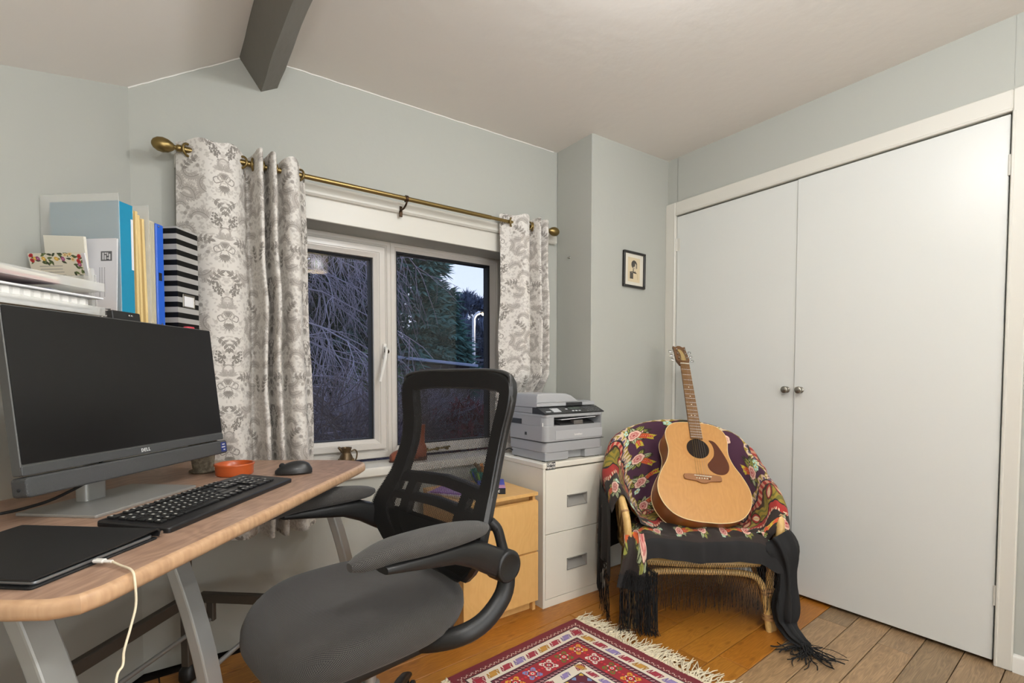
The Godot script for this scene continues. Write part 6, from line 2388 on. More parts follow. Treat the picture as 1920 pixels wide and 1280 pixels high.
# a cabbage rose: outline, whorls of petals, heart
func rose(im: Image, c: Vector2, r: float, pal: Array) -> void:
	for k in 7:
		var a := TAU * k / 7.0
		dab(im, c + Vector2(cos(a), sin(a)) * r * 0.62, r * 0.47, r * 0.36, a + PI / 2, c8(60, 28, 30), true)
	for k in 7:
		var a := TAU * k / 7.0
		dab(im, c + Vector2(cos(a), sin(a)) * r * 0.62, r * 0.39, r * 0.29, a + PI / 2, pal[1], true)
		dab(im, c + Vector2(cos(a), sin(a)) * r * 0.5, r * 0.26, r * 0.14, a + PI / 2, pal[1].lerp(pal[0], 0.55), true)
	dab(im, c, r * 0.48, r * 0.44, 0, pal[2], true)
	for k in 5:
		var a := TAU * k / 5.0 + 0.4
		dab(im, c + Vector2(cos(a), sin(a)) * r * 0.25, r * 0.22, r * 0.15, a + PI / 2, pal[1].lerp(pal[0], 0.3), true)
	dab(im, c, r * 0.18, r * 0.16, 0, pal[0], true)

func bouquet(im: Image, c: Vector2, a: float, s: float, r: RandomNumberGenerator) -> void:
	var olive := c8(150, 152, 70)
	var pale := c8(170, 180, 140)
	var edge := c8(48, 46, 26)
	for k in 9:
		var b := a + r.randf_range(-2.6, 2.6)
		var p := c + Vector2(cos(b), sin(b)) * 8 * s
		leaf(im, p, b, r.randf_range(30, 44) * s, 10 * s, edge, Color(0, 0, 0, 0), true)
		leaf(im, p + Vector2(cos(b), sin(b)) * 2, b, r.randf_range(25, 36) * s, 7.4 * s, olive if k % 2 else pale, edge, true)
	# a spike of small orange-red flowers with yellow leaves
	for k in 7:
		var p := c + Vector2(cos(a), sin(a)) * (18 + 7 * k) * s
		for j in [-1, 1]:
			leaf(im, p, a + j * 0.7, 17 * s, 3.6 * s, c8(198, 178, 56) if k > 3 else c8(202, 92, 44), Color(0, 0, 0, 0), true)
		dab(im, p, 4.5 * s, 4 * s, 0, c8(186, 54, 40), true)
		dab(im, p, 2 * s, 2 * s, 0, c8(226, 150, 110), true)
	rose(im, c, 24 * s, [c8(168, 62, 66), c8(232, 196, 176), c8(196, 110, 104)])
	var q := c + Vector2(cos(a + 2.4), sin(a + 2.4)) * 34 * s
	for k in 5:
		dab(im, q + Vector2(cos(TAU * k / 5.0), sin(TAU * k / 5.0)) * 7 * s, 5.5 * s, 5.5 * s, 0, c8(150, 196, 170), true)
		dab(im, q + Vector2(cos(TAU * k / 5.0), sin(TAU * k / 5.0)) * 7 * s, 3 * s, 3 * s, 0, c8(206, 226, 206), true)
	dab(im, q, 3 * s, 3 * s, 0, c8(220, 180, 80), true)

func shawl_image() -> Image:
	var S := 1024
	var im := Image.create_empty(S, S, false, Image.FORMAT_RGB8)
	var purple := c8(74, 40, 62)
	var black := c8(27, 26, 27)
	var olive := c8(148, 128, 44)
	var green := c8(106, 102, 40)
	var red := c8(160, 44, 38)
	var cream := c8(216, 192, 160)
	var wb := noise(0.008, 61, 3)
	for y in S:
		for x in S:
			var e := minf(minf(x, S - 1 - x), minf(y, S - 1 - y)) / float(S)
			var s := float(x if minf(y, S - 1 - y) < minf(x, S - 1 - x) else y)
			var c := purple
			var wv := 0.010 * sin(s * 0.055) + 0.018 * wb.get_noise_2d(x, y)
			var g := e + wv
			if e < 0.048:
				c = black
			elif g < 0.15:
				c = c8(44, 34, 30)
			elif g < 0.162:
				c = cream if int(s / 7.0) % 2 else red
			elif g < 0.185:
				c = red
			elif g < 0.19:
				c = black
			elif g < 0.235:
				c = olive if fposmod(g * 90.0 + sin(s * 0.09), 2.0) < 1.2 else green
			elif g < 0.242:
				c = c8(60, 40, 24)
			elif g < 0.258:
				c = red if int(s / 11.0) % 2 else c8(196, 140, 112)
			elif g < 0.264:
				c = black
			elif g < 0.288:
				var ph := fposmod(s, 22.0) / 22.0 - 0.5
				c = cream if ph * ph * 5.0 + pow((g - 0.262) / 0.026, 2) < 1.0 else olive
				if ph * ph * 14.0 + pow((g - 0.262) / 0.014, 2) < 1.0:
					c = c8(110, 90, 110)
			im.set_pixel(x, y, c)
	var r := RandomNumberGenerator.new()
	r.seed = 9
	# paisley drops in the olive band
	for k in 4:
		for j in 9:
			var s := (j + 0.5) / 9.0 * 820 + 102
			var d := 214.0
			var p: Vector2 = [Vector2(s, d), Vector2(S - d, s), Vector2(S - s, S - d), Vector2(d, S - s)][k]
			if minf(minf(p.x, S - p.x), minf(p.y, S - p.y)) < 205:
				continue
			var a := k * PI / 2 + (0.7 if j % 2 else 2.4)
			leaf(im, p, a, 58, 19, c8(70, 44, 24), Color(0, 0, 0, 0), true)
			leaf(im, p + Vector2(cos(a), sin(a)) * 4, a, 50, 14, red, Color(0, 0, 0, 0), true)
			leaf(im, p + Vector2(cos(a), sin(a)) * 8, a, 38, 8, cream, c8(196, 150, 60), true)
	# bouquets on the dark border and round the purple field
	for k in 4:
		for j in 7:
			var s := (j + 0.5) / 7.0 * 880 + 72
			var p: Vector2 = [Vector2(s, 100), Vector2(S - 100, s), Vector2(S - s, S - 100), Vector2(100, S - s)][k]
			bouquet(im, p, k * PI / 2 + (0.2 if j % 2 else 2.9), 0.95, r)
		for j in 4:
			var s := (j + 0.5) / 4.0 * 470 + 277
			var p: Vector2 = [Vector2(s, 330), Vector2(S - 330, s), Vector2(S - s, S - 330), Vector2(330, S - s)][k]
			bouquet(im, p, k * PI / 2 + PI / 2 + r.randf_range(-0.9, 0.9), 1.0, r)
	return im

func net_fringe(m: MB, top: PackedVector3Array, drop: float, net: float, rows: int, r: RandomNumberGenerator, rad := 0.0011, floor_y := 0.004, sway := Vector3.ZERO) -> void:
	var n := top.size()
	var prev := PackedVector3Array(top)
	for k in rows:
		var cur := PackedVector3Array()
		for j in n - (k % 2):
			var a := prev[mini(j, prev.size() - 1)]
			var b := prev[mini(j + (1 if k % 2 == 0 else 0), prev.size() - 1)]
			if k % 2 == 0:
				b = prev[mini(j + 1, prev.size() - 1)]
				if j == n - 1:
					b = a
			else:
				b = prev[mini(j + 1, prev.size() - 1)]
			var p := (a + b) / 2.0 + Vector3(r.randf_range(-1, 1) * 0.002, -net / rows + r.randf_range(-1, 1) * 0.002, r.randf_range(-1, 1) * 0.003) + sway * (net / rows)
			p.y = maxf(p.y, floor_y)
			m.tube(PackedVector3Array([a, p]), rad, 3, false)
			m.tube(PackedVector3Array([b, p]), rad, 3, false)
			cur.append(p)
		prev = cur
	for p in prev:
		for j in 2:
			var q := p
			var path := PackedVector3Array([p])
			var L := (drop - net) * r.randf_range(0.75, 1.1)
			for k in 4:
				q += Vector3(r.randf_range(-1, 1) * 0.004, -L / 4, r.randf_range(-1, 1) * 0.004) + sway * L / 4
				if q.y < floor_y:
					q += Vector3(r.randf_range(-0.02, 0.02), 0, r.randf_range(0.0, 0.02))
					q.y = floor_y
				path.append(q)
			m.tube(path, rad, 3, false)

func shawl() -> void:
	var o := thing("shawl", "fringed purple and olive floral shawl draped over the rattan armchair", "shawl", WO + WB * Vector3(0, 0.42, 0), WB)
	var off := Vector3(0, -0.42, 0)
	var sm := mat(Color.WHITE, 0.88)
	sm.albedo_texture = tex(shawl_image())
	sm.cull_mode = BaseMaterial3D.CULL_DISABLED
	sm.rim_enabled = true
	sm.rim = 0.15
	M.shawl = sm
	var nz := noise(5.0, 17, 3)
	# over the back and the arms
	var rows := []
	var uvs := []
	var nt := 74
	for k in nt:
		var t := k / (nt - 1.0)
		var tr := lerpf(0.165, 0.955, t)
		var R := along(rim_pts, tr)
		var outw := Vector3(R.x, 0, R.z * 0.9 + 0.06).normalized()
		if R.z > 0.1:
			outw = Vector3(signf(R.x), 0, 0.1).normalized()
		var Bx := clampf(R.x * 0.76, -0.245, 0.245)
		var Bz := minf(R.z * 0.72 + 0.055, 0.24)
		var Bp := Vector3(Bx, 0.425, Bz)
		if t > 0.9:
			Bp = Bp.lerp(Vector3(0.275, 0.41, 0.27), (t - 0.9) * 6.0)
		var drop := lerpf(0.05, 0.2, smoothstep(0.0, 0.2, t)) + 0.05 * smoothstep(0.75, 1.0, t)
		var path := PackedVector3Array([R + outw * 0.05 - Vector3(0, drop, 0), R + outw * 0.04 - Vector3(0, drop * 0.5, 0), R + outw * 0.036 - Vector3(0, 0.008, 0), R + Vector3(0, 0.034, 0), R - outw * 0.034 - Vector3(0, 0.008, 0), R.lerp(Bp, 0.33) - outw * 0.02, R.lerp(Bp, 0.66) - outw * 0.015 - Vector3(0, 0.01, 0), Bp + Vector3(0, 0.015, 0) - outw * 0.01, Bp - outw * 0.06])
		var sp := smooth3(path, 4)
		var row := PackedVector3Array()
		var uv := PackedVector2Array()
		var L := PackedFloat32Array([0.0])
		for j in range(1, sp.size()):
			L.append(L[j - 1] + sp[j].distance_to(sp[j - 1]))
		for j in sp.size():
			var p := sp[j]
			var w := nz.get_noise_3d(p.x * 1.0, p.y * 0.7, p.z * 1.0) * 0.022 + nz.get_noise_3d(t * 3.0, 3.3, L[j] * 0.7) * 0.018
			if j > 10:
				p -= outw * maxf(w, 0.0 if j < 17 else -0.006)
			else:
				p += outw * maxf(w * 0.6, -0.004)
			row.append(p + off)
			uv.append(Vector2(0.055 + 0.89 * t, 0.275 + (L[j] - drop - 0.05) / 1.05))
		rows.append(row)
		uvs.append(uv)
	var m := MB.new()
	m.grid(rows, false, false, false, uvs)
	part("shawl_back", m, sm, o)
	# across the seat, its black hem falling over the front
	rows = []
	uvs = []
	for k in 60:
		var f := k / 59.0
		var row := PackedVector3Array()
		var uv := PackedVector2Array()
		var x := lerpf(-0.285, 0.315, f)
		var path := PackedVector3Array([Vector3(x * 0.86, 0.428, -0.2), Vector3(x * 0.9, 0.43, -0.05), Vector3(x * 0.95, 0.428, 0.1), Vector3(x, 0.424, 0.21), Vector3(x, 0.418, 0.275), Vector3(x, 0.398, 0.303), Vector3(x, 0.36, 0.312), Vector3(x, 0.326 - 0.012 * f + 0.006 * sin(f * 11.0), 0.315)])
		var sp := smooth3(path, 5)
		var L := 0.0
		for j in sp.size():
			if j > 0:
				L += sp[j].distance_to(sp[j - 1])
			var p := sp[j]
			var w := nz.get_noise_2d(p.x * 0.9, p.z * 1.1) * 0.024 + 0.006 * sin(f * 34.0 + 3.0 * nz.get_noise_1d(f)) * smoothstep(0.27, 0.32, p.z)
			p += (Vector3.UP * w if p.z < 0.28 else Vector3(0, 0, w * 0.6))
			p.y -= 0.03 * smoothstep(0.22, 0.3, absf(p.x)) * smoothstep(0.0, 0.2, p.z)
			row.append(p + off)
			uv.append(Vector2(0.12 + 0.78 * f, 0))
		for j in sp.size():
			var q := 0.0
			for i in range(j + 1, sp.size()):
				q += sp[i].distance_to(sp[i - 1])
			# the last stretch is the plain black hem
			uv[j] = Vector2(uv[j].x, 1.0 - (q * 0.56 if q < 0.085 else 0.048 + (q - 0.085) * 0.62))
		rows.append(row)
		uvs.append(uv)
	m = MB.new()
	m.grid(rows, false, false, true, uvs)
	part("shawl_seat", m, sm, o)
	# gathered corner falling from the right arm to the floor
	m = MB.new()
	var rings := []
	var ctr := smooth3(V3([0.30, 0.41, 0.265, 0.325, 0.365, 0.292, 0.338, 0.29, 0.30, 0.342, 0.2, 0.30, 0.34, 0.12, 0.296, 0.342, 0.06, 0.30, 0.35, 0.033, 0.35, 0.362, 0.026, 0.41]), 5)
	for k in ctr.size():
		var f := k / (ctr.size() - 1.0)
		var row := PackedVector3Array()
		var r0 := lerpf(0.052, 0.034, smoothstep(0.0, 0.3, f)) + 0.006 * sin(f * 14.0)
		r0 *= 1.0 - 0.45 * smoothstep(0.8, 1.0, f)
		var flatten := lerpf(1.0, 0.55, smoothstep(0.72, 0.9, f))
		var d := (ctr[mini(k + 1, ctr.size() - 1)] - ctr[maxi(k - 1, 0)]).normalized()
		var ax := Vector3.RIGHT - d * d.x
		ax = ax.normalized()
		var ay := d.cross(ax)
		for j in 40:
			var w := TAU * j / 40.0
			var rr := r0 * (1.0 + 0.22 * sin(w * 7.0 + f * 3.0) + 0.1 * sin(w * 13.0 + f * 9.0))
			var p := ctr[k] + ax * cos(w) * rr * 1.15 + ay * sin(w) * rr * flatten
			row.append(Vector3(p.x, maxf(p.y, 0.004), p.z) + off)
		rings.append(row)
	m.loft(rings, true, true)
	part("gathered_corner", m, M.black_cloth, o)
	# floral corner hanging in front of the left arm, with its own black hem
	rows = []
	uvs = []
	for k in 22:
		var f := k / 21.0
		var row := PackedVector3Array()
		var uv := PackedVector2Array()
		for j in 20:
			var g := j / 19.0
			var half := lerpf(0.04, 0.07, g)
			var x := -0.292 - 0.012 * g + (f - 0.5) * 2.0 * half
			var y := 0.425 - 0.215 * g - 0.02 * g * sin(f * PI)
			var z := 0.275 + 0.045 * smoothstep(0.0, 0.25, g) + 0.013 * sin(f * 9.0 + g * 2.0)
			row.append(Vector3(x, y, z) + off)
			uv.append(Vector2(0.15 + f * 0.12, 0.90 + (g * 0.045 if g < 0.72 else 0.0324 + 0.02 + (g - 0.72) * 0.16)))
		rows.append(row)
		uvs.append(uv)
	m = MB.new()
	m.grid(rows, false, false, true, uvs)
	part("hanging_corner", m, sm, o)
	# black hem and cloth outside the left arm
	rows = []
	for k in 26:
		var f := k / 25.0
		var row := PackedVector3Array()
		for j in 10:
			var g := j / 9.0
			var t := lerpf(0.16, 0.30, f)
			var R := along(rim_pts, t)
			var x := R.x - 0.052 - 0.012 * sin(f * 16.0) * g
			row.append(Vector3(x, R.y - 0.03 - g * lerpf(0.30, 0.34, f), R.z - 0.02 + 0.02 * g) + off)
		rows.append(row)
	m = MB.new()
	m.grid(rows, false, false, true)
	part("side_hem", m, M.black_cloth, o)
	# plain black border hanging down behind the chair
	rows = []
	for k in 50:
		var f := k / 49.0
		var row := PackedVector3Array()
		for j in 10:
			var g := j / 9.0
			var R := along(rim_pts, lerpf(0.27, 0.80, f))
			var outw := Vector3(R.x, 0, R.z * 1.4 - 0.05).normalized()
			row.append(R + outw * (0.055 + 0.012 * sin(f * 40.0) * g) - Vector3(0, 0.17 + g * 0.42, 0) + off)
		rows.append(row)
	m = MB.new()
	m.grid(rows, false, false, true)
	part("rear_border", m, M.black_cloth, o)
	# fringes
	var r := RandomNumberGenerator.new()
	r.seed = 77
	m = MB.new()
	var top := PackedVector3Array()
	for k in 58:
		var f := k / 57.0
		top.append(Vector3(lerpf(-0.255, 0.30, f), 0.32 - 0.012 * f, 0.315) + off)
	net_fringe(m, top, 0.2, 0.105, 6, r, 0.0009, -0.416)
	part("front_fringe", m, M.fringe, o).set_meta("kind", "stuff")
	m = MB.new()
	top = PackedVector3Array()
	for k in 26:
		var f := k / 25.0
		var R := along(rim_pts, lerpf(0.16, 0.29, f))
		top.append(Vector3(R.x - 0.055, R.y - 0.33, R.z) + off)
	net_fringe(m, top, 0.26, 0.06, 4, r, 0.0013, -0.416)
	for j in 3:
		top = PackedVector3Array()
		for k in 20:
			var f := k / 19.0
			top.append(Vector3(lerpf(-0.365, -0.235, f), 0.245 - 0.06 * absf(f - 0.4) + 0.02 * j, 0.305 + 0.012 * j - 0.01 * sin(f * 7)) + off)
		net_fringe(m, top, 0.24, 0.05, 3, r, 0.0013, -0.416)
	top = PackedVector3Array()
	for k in 22:
		top.append(Vector3(-0.25 + 0.05 * k / 21.0, 0.30 - 0.0015 * k, 0.312 + 0.006 * (k % 3)) + off)
	net_fringe(m, top, 0.30, 0.1, 4, r, 0.0014, -0.416)
	part("left_fringe", m, M.fringe, o).set_meta("kind", "stuff")
	m = MB.new()
	top = PackedVector3Array()
	for k in 12:
		top.append(Vector3(0.352 + 0.04 * k / 11.0, 0.365 - 0.007 * k, 0.262 - 0.014 * k) + off)
	net_fringe(m, top, 0.36, 0.17, 8, r, 0.0011, -0.416)
	# loose strands of the tassel spread on the floor
	for k in 46:
		var a := r.randf_range(-0.9, 0.8)
		var p := Vector3(0.358 + r.randf_range(-0.015, 0.02), 0.03 + r.randf_range(-0.01, 0.012), 0.39 + r.randf_range(-0.03, 0.02))
		var path := PackedVector3Array([p + off])
		var d := Vector3(sin(a) * 0.7, 0, cos(a)).normalized()
		var L := r.randf_range(0.08, 0.17)
		for j in 6:
			d = d.rotated(Vector3.UP, r.randf_range(-0.6, 0.6))
			p += d * L / 6
			p.y = lerpf(p.y, 0.005 + 0.012 * r.randf(), 0.5)
			path.append(p + off)
		m.tube(smooth3(path, 3), r.randf_range(0.0012, 0.0032), 4, false)
	part("right_fringe", m, M.fringe, o).set_meta("kind", "stuff")

# ---------------------------------------------------------------- guitar leaning on the chair
func guitar() -> void:
	var u := Vector3(0.791, -0.079, 0.607).normalized()
	var n := Vector3(-0.44, 0.615, 0.654).normalized()
	var v := n.cross(u).normalized()
	u = v.cross(n)
	var o := thing("acoustic_guitar", "acoustic guitar with spruce top leaning back on the shawl covered armchair", "guitar", Vector3(2.011, 0.624, -1.318), Basis(u * 1.06, v * 1.06, n * 1.06))
	var half := V2([0.0, -0.188, 0.045, -0.187, 0.1, -0.178, 0.145, -0.156, 0.178, -0.117, 0.195, -0.07, 0.193, -0.02, 0.172, 0.036, 0.146, 0.085, 0.133, 0.128, 0.132, 0.16, 0.138, 0.2, 0.137, 0.232, 0.124, 0.262, 0.1, 0.283, 0.07, 0.292, 0.03, 0.296])
	var raw := PackedVector2Array(half)
	raw.append(Vector2(-0.03, 0.296))
	for k in range(half.size() - 2, 0, -1):
		raw.append(Vector2(-half[k].x, half[k].y))
	var body := smooth2(raw, 4, true)
	if Geometry2D.is_polygon_clockwise(body):
		body.reverse()
	var flip := Transform3D()
	# sides and back (open in front), soundboard with its round hole, binding
	var m := MB.new()
	m.plate(body, -0.115, -0.004, 0.004, 2, flip, 1.0, 1)
	var inner := PackedVector2Array()
	m.plate(body, -0.115, -0.111, 0.0, 1, flip, 1.0, 2)
	part("guitar_body", m, M.mahogany, o)
	m = MB.new()
	m.plate(body, -0.004, 0.0, 0.0, 1, flip, 2.4, 0)
	part("soundboard", m, M.spruce, o)
	m = MB.new()
	m.lathe(V2([0.05, 0.0, 0.05, 0.0003, 0.0, 0.0003]), 40, Transform3D(Basis(Vector3.RIGHT, PI / 2), Vector3(0, 0.158, 0)))
	part("sound_hole", m, mat(c8(34, 22, 14), 0.95), o)
	m = MB.new()
	var bp := PackedVector3Array()
	for p in body:
		bp.append(Vector3(p.x * 1.001, p.y * 1.001, -0.002))
	m.tube(bp, 0.0023, 6, false, true, 1.0, Vector3(0, 0, 1))
	bp = PackedVector3Array()
	for p in body:
		bp.append(Vector3(p.x, p.y, -0.1135))
	m.tube(bp, 0.002, 6, false, true, 1.0, Vector3(0, 0, 1))
	part("binding", m, M.cream, o)
	m = MB.new()
	for q in [[0.0515, 0.0545], [0.060, 0.0685]]:
		m.lathe(V2([q[0], 0.0, q[0], 0.0004, q[1], 0.0004, q[1], 0.0]), 48, Transform3D(Basis(Vector3.RIGHT, PI / 2), Vector3(0, 0.158, 0)))
	part("rosette", m, mat(c8(186, 132, 72), 0.35), o)
	m = MB.new()
	m.plate(smooth2(V2([0.055, 0.204, 0.08, 0.196, 0.105, 0.15, 0.124, 0.095, 0.121, 0.06, 0.1, 0.038, 0.067, 0.036, 0.041, 0.053, 0.033, 0.079, 0.048, 0.1, 0.066, 0.126, 0.0715, 0.158, 0.066, 0.186]), 4, true), 0.0, 0.0016, 0.0006, 1)
	part("pickguard", m, M.pickguard, o)
	m = MB.new()
	m.plate(smooth2(V2([-0.078, 0.024, -0.08, 0.002, -0.06, -0.003, -0.03, -0.006, -0.012, -0.014, 0.012, -0.014, 0.03, -0.006, 0.06, -0.003, 0.08, 0.002, 0.078, 0.024, 0.04, 0.027, 0.0, 0.028, -0.04, 0.027]), 2, true), 0.0, 0.008, 0.002, 2)
	var br := part("bridge", m, M.bridge_wood, o)
	m = MB.new()
	m.box(Transform3D(Basis(Vector3(0, 0, 1), -0.03), Vector3(0, 0.017, 0.0095)), Vector3(0.075, 0.003, 0.006), 0.001)
	part("saddle", m, M.bone, br)
	for k in 6:
		m = MB.new()
		m.lathe(V2([0.0, 0.0, 0.003, 0.0, 0.003, 0.002, 0.0, 0.0035]), 10, Transform3D(Basis(Vector3.RIGHT, PI / 2), Vector3(-0.0275 + 0.011 * k, 0.006, 0.008)))
		part("bridge_pin", m, M.bone if k < 5 else M.gasket, br)
	# neck
	m = MB.new()
	var rings := []
	for q in [[0.25, 0.0275, 0.06], [0.275, 0.0275, 0.045], [0.30, 0.027, 0.026], [0.34, 0.0265, 0.02], [0.5, 0.0245, 0.018], [0.66, 0.0225, 0.017], [0.675, 0.026, 0.016]]:
		var row := PackedVector3Array()
		for k in 17:
			var a := PI + PI * k / 16.0
			row.append(Vector3(cos(a) * q[1], q[0], sin(a) * q[2] + 0.001))
		rings.append(row)
	m.loft(rings, true, false)
	part("neck", m, M.neck_wood, o)
	m = MB.new()
	m.plate(V2([-0.0275, 0.207, 0.0275, 0.207, 0.0222, 0.648, -0.0222, 0.648]), 0.0, 0.0065, 0.001, 1)
	var fb := part("fretboard", m, M.fret_wood, o)
	for k in range(1, 21):
		var y := 0.648 - 0.648 * (1.0 - pow(2.0, -k / 12.0))
		if y < 0.212:
			break
		var w := lerpf(0.0275, 0.0222, (y - 0.207) / 0.441)
		m = MB.new()
		m.tube(PackedVector3Array([Vector3(-w, y, 0.0066), Vector3(w, y, 0.0066)]), 0.0011, 6)
		part("fret", m, M.chrome, fb)
	m = MB.new()
	for k in [5, 7, 9, 12]:
		var y := 0.648 - 0.648 * (1.0 - (pow(2.0, -k / 12.0) + pow(2.0, -(k - 1) / 12.0)) / 2.0)
		for x in ([0.0] if k != 12 else [-0.008, 0.008]):
			m.lathe(V2([0.0025, 0.0, 0.0025, 0.0003, 0.0, 0.0003]), 10, Transform3D(Basis(Vector3.RIGHT, PI / 2), Vector3(x, y, 0.0064)))
	part("fret_dots", m, M.bone, fb)
	part("nut", bx(Vector3(0.0446, 0.005, 0.01), Vector3(0, 0.651, 0.004), 0.001), M.bone, o)
	# headstock, tilted back, three tuners a side
	var ht := Transform3D(Basis(Vector3.RIGHT, -0.24), Vector3(0, 0.653, -0.004))
	m = MB.new()
	m.plate(V2([-0.0225, 0.0, 0.0225, 0.0, 0.035, 0.04, 0.031, 0.12, 0.032, 0.158, 0.02, 0.150, 0.006, 0.162, -0.006, 0.162, -0.02, 0.15, -0.032, 0.158, -0.031, 0.12, -0.035, 0.04]), -0.013, 0.002, 0.001, 1, ht)
	var hd := part("headstock", m, M.neck_wood, o)
	m = MB.new()
	m.plate(smooth2(V2([-0.010, 0.03, 0.012, 0.02, 0.016, 0.07, 0.006, 0.12, -0.012, 0.125, -0.004, 0.08]), 4, true), 0.002, 0.0026, 0.0, 1, ht)
	part("headstock_inlay", m, mat(c8(176, 150, 96), 0.4), hd)
	for s in [-1, 1]:
		for k in 3:
			m = MB.new()
			var y := 0.045 + 0.037 * k
			m.tube(PackedVector3Array([ht * Vector3(s * 0.021, y, -0.008), ht * Vector3(s * 0.047, y, -0.008)]), 0.0022, 8)
			m.loft([ring_at(ht * Vector3(s * 0.044, y, -0.008), ht.basis * Vector3(0, 0.0085, 0), ht.basis * Vector3(0, 0, 0.005), 14), ring_at(ht * Vector3(s * 0.051, y, -0.008), ht.basis * Vector3(0, 0.0095, 0), ht.basis * Vector3(0, 0, 0.0055), 14), ring_at(ht * Vector3(s * 0.058, y, -0.008), ht.basis * Vector3(0, 0.0075, 0), ht.basis * Vector3(0, 0, 0.004), 14)], true, s > 0)
			m.lathe(V2([0.0, 0.0, 0.004, 0.0, 0.0035, 0.01, 0.0, 0.011]), 12, ht * Transform3D(Basis(Vector3.RIGHT, PI / 2), Vector3(s * 0.02, y, 0.002)))
			part("tuning_peg", m, M.chrome, hd)
	for k in 6:
		m = MB.new()
		var x0 := -0.0275 + 0.011 * k
		var x1 := -0.018 + 0.0072 * k
		var side := -1 if k < 3 else 1
		var row := (k if k < 3 else 5 - k)
		m.tube(PackedVector3Array([Vector3(x0, 0.006, 0.01), Vector3(x0 * 0.98, 0.017, 0.0128), Vector3(x1, 0.651, 0.0098), ht * Vector3(side * 0.02, 0.045 + 0.037 * row, 0.008)]), 0.0006 - 0.00005 * k, 5)
		part("string", m, M.steel if k > 2 else M.brass, o)

# ---------------------------------------------------------------- rug
func rug_image() -> Image:
	var W := 700
	var H := 950
	var im := Image.create_empty(W, H, false, Image.FORMAT_RGB8)
	var deep := c8(112, 22, 36)
	var red := c8(152, 30, 42)
	var maroon := c8(92, 24, 44)
	var white := c8(226, 216, 198)
	var ink := c8(38, 32, 40)
	for y in H:
		for x in W:
			var e := minf(minf(x, W - 1 - x), minf(y, H - 1 - y))
			var s := float(x if minf(y, H - 1 - y) < minf(x, W - 1 - x) else y)
			var c := red
			if e < 24:
				c = deep
			elif e < 50:
				c = c8(108, 34, 40)
				var z := absf(fposmod(s, 22.0) - 11.0) * 1.1
				if absf(e - 31 - z) < 2.6:
					c = white if fposmod(s, 8.0) < 4.5 else c8(150, 60, 60)
			elif e < 54:
				c = ink
			elif e < 60:
				c = white
			elif e < 116:
				c = white
			elif e < 119:
				c = ink
			elif e < 138:
				c = maroon
				if absf(e - 128 + (fposmod(s, 18.0) - 9.0) * 0.8) < 3 and fposmod(s, 18.0) < 12:
					c = c8(206, 178, 170)
			elif e < 141:
				c = ink
			elif e < 222:
				c = red
			elif e < 225:
				c = ink
			elif e < 240:
				c = maroon
				if absf(e - 232 + (fposmod(s, 18.0) - 9.0) * 0.7) < 2.6 and fposmod(s, 18.0) < 12:
					c = c8(206, 178, 170)
			elif e < 244:
				c = ink
			elif e < 292:
				c = white
			elif e < 296:
				c = ink
			else:
				c = maroon
				if absf(fposmod(s, 40.0) - 20) + absf(fposmod(e, 40.0) - 20) < 12:
					c = c8(206, 170, 60) if int(s / 40) % 2 else c8(120, 140, 180)
			im.set_pixel(x, y, c)
	# motifs of the white bands: a slanted comb with hooks at its ends
	var cols := [c8(168, 26, 52), c8(150, 130, 190), c8(168, 26, 52), c8(206, 146, 40)]
	var comb := func(c: Vector2, a: float, s: float, col: Color) -> void:
		var d := Vector2(cos(a), sin(a))
		var p := Vector2(-d.y, d.x)
		for k in range(-2, 3):
			var q := c + d * k * 6.0 * s
			stroke(im, PackedVector2Array([q - p * 14 * s - d * 5 * s, q + p * 14 * s + d * 5 * s]), 2.7 * s, ink.lerp(col, 0.75))
			stroke(im, PackedVector2Array([q - p * 12 * s - d * 5 * s, q + p * 12 * s + d * 5 * s]), 1.7 * s, col)
		for t in [-1.0, 1.0]:
			var h: Vector2 = c + d * 19 * s * t
			stroke(im, PackedVector2Array([h - p * 13 * s * t, h + p * 13 * s * t, h + p * 11 * s * t + d * 10 * s * t, h - p * 13 * s * t]), 2.3 * s, col.lerp(ink, 0.25))
	var floret := func(c: Vector2, col: Color, col2: Color) -> void:
		for t in 4:
			var a := PI / 4 + PI / 2 * t
			var d := Vector2(cos(a), sin(a))
			stroke(im, PackedVector2Array([c + d * 8, c + d * 30]), 3.2, ink)
			for q in [[20, 9], [28, 8], [34, 5]]:
				var p := Vector2(-d.y, d.x)
				stroke(im, PackedVector2Array([c + d * q[0] - p * q[1], c + d * q[0] + p * q[1]]), 3.4, col)
			dab(im, c + d * 24, 4, 4, 0, col2)
		dab(im, c, 12, 12, 0, col2)
		dab(im, c, 7, 7, 0, white)
		dab(im, c, 3, 3, 0, ink)
		for t in 4:
			var a := PI / 2 * t
			dab(im, c + Vector2(cos(a), sin(a)) * 20, 4, 4, 0, white)
			dab(im, c + Vector2(cos(a), sin(a)) * 34, 5, 5, 0, c8(206, 40, 50))
	for side in 4:
		var L := W if side % 2 == 0 else H
		for band in [[88.0, 62.0, 1.0], [268.0, 56.0, 0.8]]:
			var cnt := int((L - band[0] * 2) / band[1])
			for k in cnt + 1:
				var s: float = band[0] + (L - band[0] * 2) * k / cnt
				var p: Vector2 = [Vector2(s, band[0]), Vector2(W - band[0], s), Vector2(W - s, H - band[0]), Vector2(band[0], H - s)][side]
				comb.call(p, side * PI / 2, band[2], cols[k % 4])
		var n := int((L - 360) / 84.0)
		for k in n + 1:
			var s := 181.0 + (L - 362.0) * k / n
			var p: Vector2 = [Vector2(s, 181), Vector2(W - 181, s), Vector2(W - s, H - 181), Vector2(181, H - s)][side]
			floret.call(p, [c8(214, 160, 46), c8(96, 110, 40), c8(222, 214, 200), c8(120, 140, 190)][k % 4 if k < n else 0], [c8(196, 30, 46), c8(196, 30, 46), c8(176, 36, 56), c8(206, 70, 80)][k % 4])
